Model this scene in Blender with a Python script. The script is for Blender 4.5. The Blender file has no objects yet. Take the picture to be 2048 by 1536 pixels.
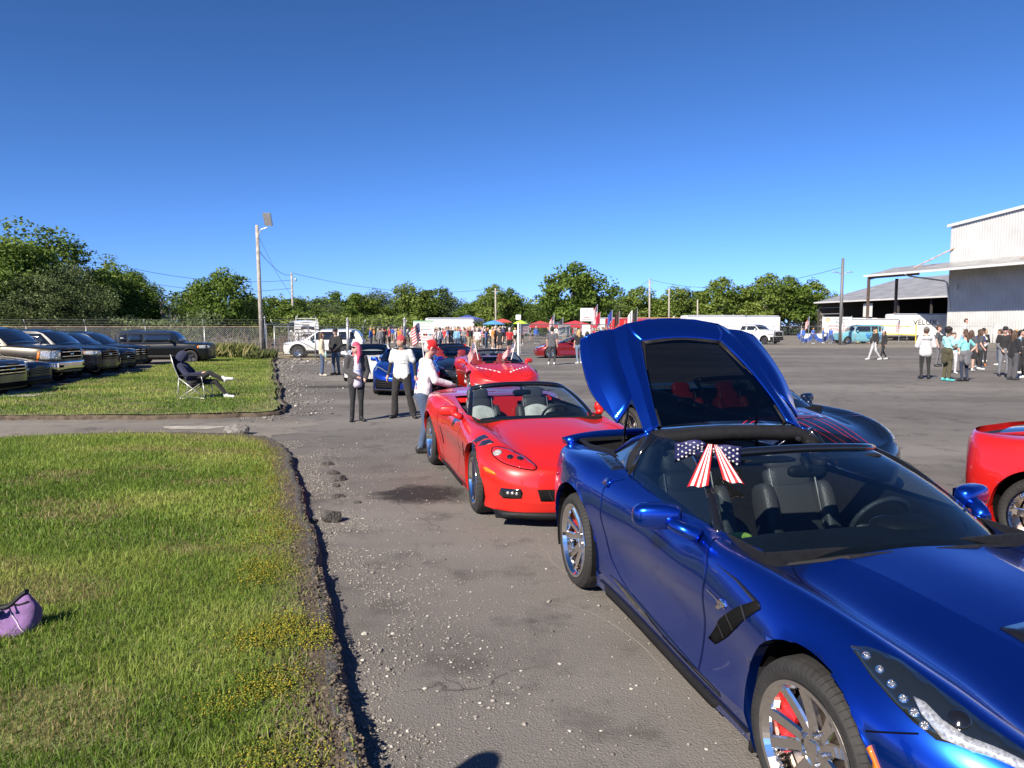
import bpy, bmesh, math, random
import numpy as np
from mathutils import Vector, Matrix
from mathutils.bvhtree import BVHTree
from mathutils.geometry import delaunay_2d_cdt
S = bpy.context.scene
COL = S.collection
R = math.radians
# ---------------------------------------------------------------- camera, sky, sun, exposure
cam = bpy.data.objects.new('camera', bpy.data.cameras.new('camera'))
COL.objects.link(cam)
cam.data.sensor_width = 36.0
cam.data.lens = 36.0 * 1453.5 / 2048.0
cam.data.clip_start = 0.05
cam.data.clip_end = 6000
cam.location = (0, 0, 1.917)
cam.rotation_euler = (R(90) - math.atan(117 / 1453.5), 0, 0)
S.camera = cam
SUN_EL, SUN_AZ = R(36), R(213)            # azimuth clockwise from +Y
W = bpy.data.worlds.new('World'); S.world = W; W.use_nodes = True
_nt = W.node_tree; _bg = _nt.nodes['Background']
_sky = _nt.nodes.new('ShaderNodeTexSky'); _sky.sky_type = 'NISHITA'; _sky.sun_disc = False
_sky.sun_elevation = SUN_EL; _sky.sun_rotation = SUN_AZ
_sky.altitude = 0; _sky.air_density = 1.0; _sky.dust_density = 0.0; _sky.ozone_density = 1.0
# one contrast curve and colour matrix over the whole sky (the photograph's deep, clear blue)
_gm = _nt.nodes.new('ShaderNodeGamma'); _gm.inputs['Gamma'].default_value = 1.3; _nt.links.new(_sky.outputs[0], _gm.inputs['Color'])
_cb = _nt.nodes.new('ShaderNodeCombineXYZ')
for _i, _row in enumerate(((.104, .026, -.001), (.0, .228, .009), (.0, .335, .215))):
    _dp = _nt.nodes.new('ShaderNodeVectorMath'); _dp.operation = 'DOT_PRODUCT'; _dp.inputs[1].default_value = _row
    _nt.links.new(_gm.outputs[0], _dp.inputs[0]); _nt.links.new(_dp.outputs['Value'], _cb.inputs[_i])
_nt.links.new(_cb.outputs[0], _bg.inputs['Color'])
_bg.inputs['Strength'].default_value = 0.104
sun = bpy.data.objects.new('sun', bpy.data.lights.new('sun', 'SUN')); COL.objects.link(sun)
sun.data.energy = 5.0; sun.data.angle = R(0.53); sun.data.color = (1.0, 0.90, 0.77)
_d = Vector((-math.sin(SUN_AZ) * math.cos(SUN_EL), -math.cos(SUN_AZ) * math.cos(SUN_EL), -math.sin(SUN_EL)))
sun.rotation_euler = _d.to_track_quat('-Z', 'Y').to_euler()
S.view_settings.view_transform = 'Standard'; S.view_settings.look = 'None'
S.view_settings.gamma = 1.0; S.view_settings.exposure = 0.8; S.view_settings.use_curve_mapping = False
S.render.engine = 'CYCLES'
S.cycles.max_bounces = 6; S.cycles.transparent_max_bounces = 12
S.cycles.caustics_reflective = False; S.cycles.caustics_refractive = False
S.cycles.use_denoising = True
# ---------------------------------------------------------------- helpers
rnd = random.Random(7)
nrg = np.random.default_rng(11)
MATS = {}
def lin(c): return tuple(((v / 255) / 12.92 if v / 255 <= .04045 else ((v / 255 + .055) / 1.055) ** 2.4) for v in c)
def mat(name, col=(.5, .5, .5), rough=.6, metal=0, coat=0, var=0, vscale=8, bump=0, bscale=60, spec=.5, attr=None, trans=0, alpha=1, emit=0, sheen=0, coatr=.03):
    if name in MATS: return MATS[name]
    m = bpy.data.materials.new(name); m.use_nodes = True; nt = m.node_tree; b = nt.nodes['Principled BSDF']
    b.inputs['Base Color'].default_value = (*col, 1); b.inputs['Roughness'].default_value = rough
    b.inputs['Metallic'].default_value = metal; b.inputs['Coat Weight'].default_value = coat
    b.inputs['Coat Roughness'].default_value = coatr; b.inputs['Specular IOR Level'].default_value = spec
    b.inputs['Sheen Weight'].default_value = sheen
    if emit: b.inputs['Emission Color'].default_value = (*col, 1); b.inputs['Emission Strength'].default_value = emit
    csrc = None
    if attr:
        a = nt.nodes.new('ShaderNodeAttribute'); a.attribute_name = attr; csrc = a.outputs['Color']
    if var:
        tc = nt.nodes.new('ShaderNodeTexCoord'); n = nt.nodes.new('ShaderNodeTexNoise')
        n.inputs['Scale'].default_value = vscale; n.inputs['Detail'].default_value = 6
        nt.links.new(tc.outputs['Object'], n.inputs['Vector'])
        mr = nt.nodes.new('ShaderNodeMapRange'); mr.inputs['From Min'].default_value = .3; mr.inputs['From Max'].default_value = .7
        mr.inputs['To Min'].default_value = 1 - var; mr.inputs['To Max'].default_value = 1 + var
        nt.links.new(n.outputs['Fac'], mr.inputs['Value'])
        mx = nt.nodes.new('ShaderNodeVectorMath'); mx.operation = 'SCALE'
        if csrc: nt.links.new(csrc, mx.inputs[0])
        else: mx.inputs[0].default_value = col
        nt.links.new(mr.outputs[0], mx.inputs['Scale']); csrc = mx.outputs[0]
    if csrc: nt.links.new(csrc, b.inputs['Base Color'])
    if bump:
        tc = nt.nodes.new('ShaderNodeTexCoord'); n = nt.nodes.new('ShaderNodeTexNoise')
        n.inputs['Scale'].default_value = bscale; n.inputs['Detail'].default_value = 8
        nt.links.new(tc.outputs['Object'], n.inputs['Vector'])
        bp = nt.nodes.new('ShaderNodeBump'); bp.inputs['Strength'].default_value = bump; bp.inputs['Distance'].default_value = .02
        nt.links.new(n.outputs['Fac'], bp.inputs['Height']); nt.links.new(bp.outputs[0], b.inputs['Normal'])
    if trans:      # thin leaves: part of the light passes through
        t = nt.nodes.new('ShaderNodeBsdfTranslucent'); ms = nt.nodes.new('ShaderNodeMixShader'); ms.inputs[0].default_value = trans
        if csrc: nt.links.new(csrc, t.inputs['Color'])
        else: t.inputs['Color'].default_value = (*col, 1)
        nt.links.new(b.outputs[0], ms.inputs[1]); nt.links.new(t.outputs[0], ms.inputs[2])
        nt.links.new(ms.outputs[0], nt.nodes['Material Output'].inputs['Surface'])
    MATS[name] = m
    return m
def glass(name, tint=(.55, .62, .66), refl=1.0):
    if name in MATS: return MATS[name]
    m = bpy.data.materials.new(name); m.use_nodes = True; nt = m.node_tree
    nt.nodes.remove(nt.nodes['Principled BSDF'])
    t = nt.nodes.new('ShaderNodeBsdfTransparent'); t.inputs[0].default_value = (*tint, 1)
    g = nt.nodes.new('ShaderNodeBsdfGlossy'); g.inputs['Roughness'].default_value = .015; g.inputs['Color'].default_value = (refl, refl, refl, 1)
    lw = nt.nodes.new('ShaderNodeLayerWeight'); lw.inputs['Blend'].default_value = .5      # Schlick, the same from both faces
    pw = nt.nodes.new('ShaderNodeMath'); pw.operation = 'POWER'; pw.inputs[1].default_value = 5; nt.links.new(lw.outputs['Facing'], pw.inputs[0])
    f = nt.nodes.new('ShaderNodeMath'); f.operation = 'MULTIPLY_ADD'; f.inputs[1].default_value = .93; f.inputs[2].default_value = .07; nt.links.new(pw.outputs[0], f.inputs[0])
    ms = nt.nodes.new('ShaderNodeMixShader')
    nt.links.new(f.outputs[0], ms.inputs[0]); nt.links.new(t.outputs[0], ms.inputs[1]); nt.links.new(g.outputs[0], ms.inputs[2])
    nt.links.new(ms.outputs[0], nt.nodes['Material Output'].inputs['Surface'])
    MATS[name] = m
    return m
def link(o, parent=None):
    COL.objects.link(o)
    if parent is not None: o.parent = parent
    return o
def tag(o, label=None, cat=None, group=None, kind=None):
    if label: o['label'] = label
    if cat: o['category'] = cat
    if group: o['group'] = group
    if kind: o['kind'] = kind
    return o
def empty(name, loc=(0, 0, 0), rz=0, label=None, cat=None, group=None, scale=1):
    o = bpy.data.objects.new(name, None); o.empty_display_size = .2; link(o)
    o.location = loc; o.rotation_euler = (0, 0, rz); o.scale = (scale,) * 3
    return tag(o, label, cat, group)
def mesh_obj(name, verts, faces, m=None, parent=None, smooth=False, mats=None, midx=None):
    me = bpy.data.meshes.new(name); me.from_pydata([tuple(v) for v in verts], [], [tuple(f) for f in faces])
    for x in (mats or [m]):
        if x is not None: me.materials.append(x)
    if midx is not None: me.polygons.foreach_set('material_index', np.array(midx, dtype=np.int32))
    if smooth: me.polygons.foreach_set('use_smooth', np.ones(len(me.polygons), dtype=bool))
    me.update()
    return link(bpy.data.objects.new(name, me), parent)
def np_mesh(name, V, F, m, parent=None, smooth=False, col=None):
    """V (n,3) array, F (k,c) array of equal sized faces"""
    me = bpy.data.meshes.new(name); V = np.asarray(V, dtype=np.float32); F = np.asarray(F, dtype=np.int32); k, c = F.shape
    me.vertices.add(len(V)); me.vertices.foreach_set('co', V.ravel())
    me.loops.add(k * c); me.loops.foreach_set('vertex_index', F.ravel())
    me.polygons.add(k); me.polygons.foreach_set('loop_start', np.arange(0, k * c, c, dtype=np.int32))
    if smooth: me.polygons.foreach_set('use_smooth', np.ones(k, dtype=bool))
    if col is not None:
        a = me.attributes.new('Col', 'FLOAT_COLOR', 'POINT'); cc = np.ones((len(V), 4), dtype=np.float32); cc[:, :3] = col
        a.data.foreach_set('color', cc.ravel())
    if m: me.materials.append(m)
    me.update(); me.validate()
    return link(bpy.data.objects.new(name, me), parent)
class MB:
    """collects simple solids, builds ONE mesh object"""
    def __init__(s): s.v = []; s.f = []
    def add(s, v, f):
        n = len(s.v); s.v += [tuple(p) for p in v]; s.f += [tuple(i + n for i in q) for q in f]; return s
    def box(s, c, d, rz=0, M=None):
        x, y, z = d[0] / 2, d[1] / 2, d[2] / 2; cs, sn = math.cos(rz), math.sin(rz); vs = []
        for a in (-x, x):
            for b in (-y, y):
                for e in (-z, z):
                    p = Vector((c[0] + a * cs - b * sn, c[1] + a * sn + b * cs, c[2] + e)); vs.append(M @ p if M else p)
        return s.add(vs, [(0, 1, 3, 2), (4, 6, 7, 5), (0, 4, 5, 1), (2, 3, 7, 6), (0, 2, 6, 4), (1, 5, 7, 3)])
    def tube(s, pts, r, n=8, cap=True, sq=None):
        pts = [Vector(p) for p in pts]; k = len(pts); rs = r if isinstance(r, (list, tuple)) else [r] * k
        rings = []; prev = None
        for i, p in enumerate(pts):
            t = (pts[min(i + 1, k - 1)] - pts[max(i - 1, 0)]).normalized()
            if prev is None:
                u = t.cross(Vector((0, 0, 1)));
                if u.length < 1e-3: u = t.cross(Vector((1, 0, 0)))
            else: u = prev - t * prev.dot(t)
            u.normalize(); prev = u; w = t.cross(u)
            rings.append([p + u * rs[i] * math.cos(2 * math.pi * j / n) + w * rs[i] * (sq or 1) * math.sin(2 * math.pi * j / n) for j in range(n)])
        vs = [q for rg in rings for q in rg]; fs = []
        for i in range(k - 1):
            for j in range(n): fs.append((i * n + j, i * n + (j + 1) % n, (i + 1) * n + (j + 1) % n, (i + 1) * n + j))
        if cap: fs += [tuple(range(n))[::-1], tuple((k - 1) * n + j for j in range(n))]
        return s.add(vs, fs)
    def lathe(s, prof, n=24, M=None, closed=False, cap=True):
        """prof: (radius, height) along local z"""
        vs = []
        for r, h in prof:
            for j in range(n):
                a = 2 * math.pi * j / n; p = Vector((r * math.cos(a), r * math.sin(a), h)); vs.append(M @ p if M else p)
        k = len(prof); fs = []
        for i in range(k if closed else k - 1):
            i2 = (i + 1) % k
            for j in range(n): fs.append((i * n + j, i * n + (j + 1) % n, i2 * n + (j + 1) % n, i2 * n + j))
        if not closed and cap:
            if prof[0][0] > 1e-4: fs.append(tuple(range(n))[::-1])
            if prof[-1][0] > 1e-4: fs.append(tuple((k - 1) * n + j for j in range(n)))
        return s.add(vs, fs)
    def prism(s, poly, axis, a, b, M=None):
        """poly 2d outline extruded along axis from a to b; axis 'x': (y,z) 'y': (x,z) 'z': (x,y)"""
        def P(q, t):
            p = Vector({'x': (t, q[0], q[1]), 'y': (q[0], t, q[1]), 'z': (q[0], q[1], t)}[axis]); return M @ p if M else p
        n = len(poly); vs = [P(q, a) for q in poly] + [P(q, b) for q in poly]
        fs = [tuple(range(n))[::-1], tuple(range(n, 2 * n))] + [(i, (i + 1) % n, n + (i + 1) % n, n + i) for i in range(n)]
        return s.add(vs, fs)
    def build(s, name, m=None, parent=None, smooth=False, mats=None, midx=None):
        return mesh_obj(name, s.v, s.f, m, parent, smooth, mats, midx)
def copy_tree(o, parent=None):
    c = o.copy(); COL.objects.link(c); c.parent = parent
    for ch in list(o.children): copy_tree(ch, c)
    return c
def vnoise(x, y, seed=0):
    x = np.asarray(x, dtype=float); y = np.asarray(y, dtype=float); xi = np.floor(x).astype(int); yi = np.floor(y).astype(int); xf = x - xi; yf = y - yi
    def h(a, b):
        n = (a * 374761393 + b * 668265263 + seed * 1442695041) & 0xFFFFFFFF
        n = ((n ^ (n >> 13)) * 1274126177) & 0xFFFFFFFF
        return ((n ^ (n >> 16)) & 0xFFFF) / 65535.0
    u = xf * xf * (3 - 2 * xf); v = yf * yf * (3 - 2 * yf)
    return (h(xi, yi) * (1 - u) + h(xi + 1, yi) * u) * (1 - v) + (h(xi, yi + 1) * (1 - u) + h(xi + 1, yi + 1) * u) * v
def fbm(x, y, seed=0, o=4):
    t = 0; a = .5
    for k in range(o): t = t + a * vnoise(x * 2 ** k, y * 2 ** k, seed + k); a *= .5
    return t / (1 - .5 ** o)
def inpoly(px, py, poly):
    r = np.zeros(len(px), dtype=bool); n = len(poly)
    for i in range(n):
        x1, y1 = poly[i]; x2, y2 = poly[(i + 1) % n]
        if y1 == y2: continue
        c = ((y1 > py) != (y2 > py)) & (px < (x2 - x1) * (py - y1) / (y2 - y1) + x1); r ^= c
    return r
def polydist(px, py, line):
    d = np.full(len(px), 1e9)
    for (x1, y1), (x2, y2) in zip(line[:-1], line[1:]):
        dx, dy = x2 - x1, y2 - y1; t = np.clip(((px - x1) * dx + (py - y1) * dy) / (dx * dx + dy * dy), 0, 1)
        d = np.minimum(d, np.hypot(px - x1 - t * dx, py - y1 - t * dy))
    return d
def crom(pts, per):
    """Catmull-Rom through points -> denser list"""
    P = [np.array(p, dtype=float) for p in pts]; out = []
    for i in range(len(P) - 1):
        a = P[max(i - 1, 0)]; b = P[i]; c = P[i + 1]; d = P[min(i + 2, len(P) - 1)]
        for k in range(per):
            t = k / per; out.append(.5 * ((2 * b) + (c - a) * t + (2 * a - 5 * b + 4 * c - d) * t * t + (3 * b - a - 3 * c + d) * t ** 3))
    out.append(P[-1]); return out
# ---------------------------------------------------------------- car tools
def spline_rows(P, sub, m0=False, m1=False, crease=()):
    """P (n,3) -> dense (n-1)*sub+1 ; chord weighted Catmull-Rom ; m0/m1 mirror in x at the ends"""
    P = np.asarray(P, float); n = len(P); mir = np.array([-1, 1, 1])
    Q = np.vstack([P[1] * mir if m0 else 2 * P[0] - P[1], P, P[-2] * mir if m1 else 2 * P[-1] - P[-2]])
    h = np.maximum(np.linalg.norm(np.diff(Q, axis=0), axis=1), 1e-5); s = np.diff(Q, axis=0) / h[:, None]
    m = (s[:-1] * h[1:, None] + s[1:] * h[:-1, None]) / (h[:-1] + h[1:])[:, None]
    out = []; ts = np.arange(sub) / sub
    for i in range(n - 1):
        hh = h[i + 1]; a = P[i]; b = P[i + 1]; ma = (s[i + 1] if i in crease else m[i]) * hh; mb = (s[i + 1] if i + 1 in crease else m[i + 1]) * hh
        for t in ts: out.append((2 * t ** 3 - 3 * t * t + 1) * a + (t ** 3 - 2 * t * t + t) * ma + (3 * t * t - 2 * t ** 3) * b + (t ** 3 - t * t) * mb)
    out.append(P[-1]); return np.array(out)
def net_grid(P, si, sj, crease=(), m_end=True):
    A = np.array([spline_rows(r, si, abs(r[0][0]) < 1e-6, abs(r[-1][0]) < 1e-6) for r in P])
    return np.array([spline_rows(A[:, i], sj, False, m_end, crease) for i in range(A.shape[1])]).transpose(1, 0, 2)
def full_mesh(G, dele=None, arches=(), crease_rows=(), lip=.05, snap=None):
    """G (nj,ni,3) half grid -> bmesh (both sides), faces deleted by dele(center, jfrac), arches cut"""
    nj, ni = G.shape[:2]; bm = bmesh.new()
    for sgn in (1, -1):
        vs = [[bm.verts.new((sgn * p[0], p[1], p[2])) for p in row] for row in G]
        for j in range(nj - 1):
            for i in range(ni - 1):
                c = (G[j, i] + G[j, i + 1] + G[j + 1, i] + G[j + 1, i + 1]) / 4
                if dele and dele(c, j): continue
                q = [vs[j][i], vs[j][i + 1], vs[j + 1][i + 1], vs[j + 1][i]]
                if sgn > 0: q.reverse()
                f = bm.faces.new(q); f.smooth = True
        for j in crease_rows:
            for i in range(ni - 1):
                e = bm.edges.get((vs[j][i], vs[j][i + 1]))
                if e: e.smooth = False
    bmesh.ops.remove_doubles(bm, verts=bm.verts, dist=2e-4)
    bmesh.ops.dissolve_degenerate(bm, dist=1e-5, edges=bm.edges)
    if snap:
        for v in bm.verts: snap(v)
    for (ya, za, ra) in arches:
        ins = lambda v: (v.co.y - ya) ** 2 + (v.co.z - za) ** 2 < ra * ra and abs(v.co.x) > .45
        kill = [f for f in bm.faces if all(ins(v) for v in f.verts)]
        bmesh.ops.delete(bm, geom=kill, context='FACES')
        for v in bm.verts:
            if ins(v):
                dy, dz = v.co.y - ya, v.co.z - za; r = math.hypot(dy, dz) or 1; v.co.y = ya + dy * ra / r; v.co.z = za + dz * ra / r
        near = lambda v: abs(math.hypot(v.co.y - ya, v.co.z - za) - ra) < 2e-3 and abs(v.co.x) > .45
        ed = [e for e in bm.edges if len(e.link_faces) == 1 and near(e.verts[0]) and near(e.verts[1])]
        if ed and lip:
            r = bmesh.ops.extrude_edge_only(bm, edges=ed)
            for v in [g for g in r['geom'] if isinstance(g, bmesh.types.BMVert)]: v.co.x -= math.copysign(lip, v.co.x)
            for e in ed: e.smooth = False
    bmesh.ops.delete(bm, geom=[v for v in bm.verts if not v.link_faces], context='VERTS')
    bmesh.ops.recalc_face_normals(bm, faces=bm.faces)
    fx = max(bm.faces, key=lambda f: abs(f.calc_center_median().x))
    if fx.normal.x * fx.calc_center_median().x < 0: bmesh.ops.reverse_faces(bm, faces=bm.faces)
    return bm
def split_parts(bm, classify, m, parent, mats=None):
    me = bpy.data.meshes.new('t'); bm.to_mesh(me); me.update()
    cn = np.zeros(len(me.loops) * 3, dtype=np.float32); me.corner_normals.foreach_get('vector', cn); cn = cn.reshape(-1, 3)
    groups = {}
    for p in me.polygons: groups.setdefault(classify(p.center), []).append(p.index)
    out = {}
    for nm, idx in groups.items():
        mp = {}; vs = []; fs = []; nl = []
        for i in idx:
            p = me.polygons[i]; f = []
            for li in p.loop_indices:
                v = me.loops[li].vertex_index
                if v not in mp: mp[v] = len(vs); vs.append(tuple(me.vertices[v].co))
                f.append(mp[v]); nl.append(tuple(cn[li]))
            fs.append(f)
        o = mesh_obj(nm.split('|')[0], vs, fs, (mats or {}).get(nm, m), parent, smooth=True)
        o.data.normals_split_custom_set(nl); out[nm] = o
    bpy.data.meshes.remove(me)
    return out
class Proj:
    def __init__(s, bm): s.b = BVHTree.FromBMesh(bm)
    def hit(s, u, v, plane):
        o, d = {'R': ((4, u, v), (-1, 0, 0)), 'L': ((-4, u, v), (1, 0, 0)), 'T': ((u, v, 4), (0, 0, -1)), 'F': ((u, 6, v), (0, -1, 0)), 'B': ((u, -6, v), (0, 1, 0))}[plane]
        o, d = Vector(o), Vector(d); p, n, i, q = s.b.ray_cast(o, d)
        if p is None:
            p, n, i, q = s.b.find_nearest(o + d * 4)
            k = {'R': 0, 'L': 0, 'T': 2, 'F': 1, 'B': 1}[plane]; p = Vector((o.x if k != 0 else p.x, o.y if k != 1 else p.y, o.z if k != 2 else p.z))
        if n.dot(d) > 0: n = -n
        return p, n
def patch(pr, poly, plane, m, name, parent, off=.004, res=.05, thick=.006, smooth=True):
    pts = []
    for a, b in zip(poly, poly[1:] + poly[:1]):
        k = max(1, int(math.hypot(b[0] - a[0], b[1] - a[1]) / res))
        for t in range(k): pts.append((a[0] + (b[0] - a[0]) * t / k, a[1] + (b[1] - a[1]) * t / k))
    B = np.array(pts); nb = len(pts)
    gx, gy = np.meshgrid(np.arange(B[:, 0].min(), B[:, 0].max(), res), np.arange(B[:, 1].min(), B[:, 1].max(), res)); gx, gy = gx.ravel(), gy.ravel()
    if len(gx):
        ok = inpoly(gx, gy, pts) & (polydist(gx, gy, pts + pts[:1]) > res * .45); pts += list(zip(gx[ok], gy[ok]))
    r = delaunay_2d_cdt([Vector(p) for p in pts], [(i, (i + 1) % nb) for i in range(nb)], [], 1, 1e-6)
    top = []; low = []
    for v in r[0]:
        p, n = pr.hit(v.x, v.y, plane); top.append(p + n * off); low.append(p + n * (off - thick))
    nv = len(top); F = [tuple(f) for f in r[2]]; cnt = {}
    for f in F:
        for a, b in zip(f, f[1:] + f[:1]): cnt[(a, b)] = 1
    F2 = list(F)
    for (a, b) in cnt:
        if (b, a) not in cnt: F2.append((b, a, a + nv, b + nv))
    o = mesh_obj(name, top + low, F2, m, parent, smooth=False)
    if smooth:
        sm = np.zeros(len(F2), dtype=bool); sm[:len(F)] = True; o.data.polygons.foreach_set('use_smooth', sm)
    # outward normals
    if F:
        d = {'R': (1, 0, 0), 'L': (-1, 0, 0), 'T': (0, 0, 1), 'F': (0, 1, 0), 'B': (0, -1, 0)}[plane]
        if sum(Vector(o.data.polygons[i].normal).dot(Vector(d)) * o.data.polygons[i].area for i in range(len(F))) < 0: o.data.flip_normals()
    return o
def seam(pr, pts, plane, m, name, parent, w=.005, off=.0015, per=6, ret=None):
    P = [pr.hit(u, v, plane) for u, v in crom(pts, per)] if len(pts) > 2 else [pr.hit(pts[0][0] + (pts[1][0] - pts[0][0]) * t / 10, pts[0][1] + (pts[1][1] - pts[0][1]) * t / 10, plane) for t in range(11)]
    vs = []; fs = []
    for i, (p, n) in enumerate(P):
        t = (P[min(i + 1, len(P) - 1)][0] - P[max(i - 1, 0)][0]).normalized(); s = t.cross(n).normalized() * w / 2
        vs += [p - s + n * off, p + n * (off + .001), p + s + n * off]
        if i: k = i * 3; fs += [(k - 3, k - 2, k + 1, k), (k - 2, k - 1, k + 2, k + 1)]
    return mesh_obj(name, vs, fs, m, parent, smooth=True)
def pad(c, d, e=.35, nu=16, nv=10, M=None):
    """superellipsoid cushion"""
    sg = lambda x, p: math.copysign(abs(x) ** p, x); vs = []; fs = []
    for i in range(nv + 1):
        v = -math.pi / 2 + math.pi * i / nv
        for j in range(nu):
            u = 2 * math.pi * j / nu; p = Vector((d[0] / 2 * sg(math.cos(v), e) * sg(math.cos(u), e), d[1] / 2 * sg(math.cos(v), e) * sg(math.sin(u), e), d[2] / 2 * sg(math.sin(v), e)))
            if M: p = M @ p
            vs.append(p + Vector(c))
    for i in range(nv):
        for j in range(nu): fs.append((i * nu + j, i * nu + (j + 1) % nu, (i + 1) * nu + (j + 1) % nu, (i + 1) * nu + j))
    return vs, fs
# ---- materials shared by the cars
M_TYRE = mat('tyre_rubber', (.022, .021, .02), .75, var=.25, vscale=20, bump=.15, bscale=120)
M_CHROME = mat('chrome', (.84, .80, .75), .10, 1)
M_ALLOY = mat('alloy', (.58, .58, .6), .22, 1)
M_DALLOY = mat('dark_alloy', (.10, .10, .11), .3, .8)
M_BLK = mat('black_plastic', (.013, .013, .014), .6, var=.2, vscale=30, spec=.25)
M_GLOSSBLK = mat('gloss_black', (.008, .008, .009), .12, coat=1)
M_WELL = mat('wheel_well', (.009, .009, .009), .95, spec=.05)
M_DISC = mat('brake_disc', (.32, .27, .24), .35, .9, var=.3, vscale=20)
M_CALR = mat('red_caliper', (.62, .012, .012), .35, coat=.6)
M_SEAM = mat('panel_gap', (.004, .004, .005), .9, spec=0)
M_LEATH = mat('black_leather', (.045, .045, .048), .42, bump=.25, bscale=140)
M_STITCH = mat('grey_stitching', (.3, .3, .31), .8)
M_DGLASS = mat('dark_window', (.012, .015, .018), .06, coat=1, spec=.8)
M_GLASS = glass('windshield_glass', (.50, .60, .62))
M_SGLASS = glass('side_glass', (.35, .42, .44))
M_LENS = mat('headlight_glass', (.01, .013, .016), .04, coat=1, spec=.9)
M_LED = mat('led_lens', (.55, .57, .6), .15, .5, coat=1, var=.5, vscale=90)
M_BEAD = mat('led_bead', (.30, .31, .33), .12, .6, coat=1, var=.6, vscale=160)
M_AMBER = mat('amber_lens', (.75, .2, .01), .2, coat=1)
M_REDL = mat('tail_lens', (.45, .01, .01), .15, coat=1)
M_CLEAR = mat('clear_lamp', (.62, .6, .55), .1, .5, coat=1, var=.5, vscale=25)
def paint(name, col, metal=.0, rough=.35, coat=1.):
    if name in MATS: return MATS[name]
    m = mat(name, col, rough, metal, coat, coatr=.02)
    nt = m.node_tree; b = nt.nodes['Principled BSDF']; tc = nt.nodes.new('ShaderNodeTexCoord')
    # faint dust and orange peel on the clear coat
    n = nt.nodes.new('ShaderNodeTexNoise'); n.inputs['Scale'].default_value = 420; n.inputs['Detail'].default_value = 2; bp = nt.nodes.new('ShaderNodeBump'); bp.inputs['Strength'].default_value = .012; bp.inputs['Distance'].default_value = .002
    nt.links.new(tc.outputs['Object'], n.inputs['Vector']); nt.links.new(n.outputs['Fac'], bp.inputs['Height']); nt.links.new(bp.outputs[0], b.inputs['Coat Normal'])
    n2 = nt.nodes.new('ShaderNodeTexNoise'); n2.inputs['Scale'].default_value = 5; n2.inputs['Detail'].default_value = 8; mr = nt.nodes.new('ShaderNodeMapRange'); mr.inputs['From Min'].default_value = .45; mr.inputs['From Max'].default_value = .8; mr.inputs['To Min'].default_value = .008; mr.inputs['To Max'].default_value = .045
    nt.links.new(tc.outputs['Object'], n2.inputs['Vector']); nt.links.new(n2.outputs['Fac'], mr.inputs['Value']); nt.links.new(mr.outputs[0], b.inputs['Coat Roughness'])
    return m
_wheels = {}
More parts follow.
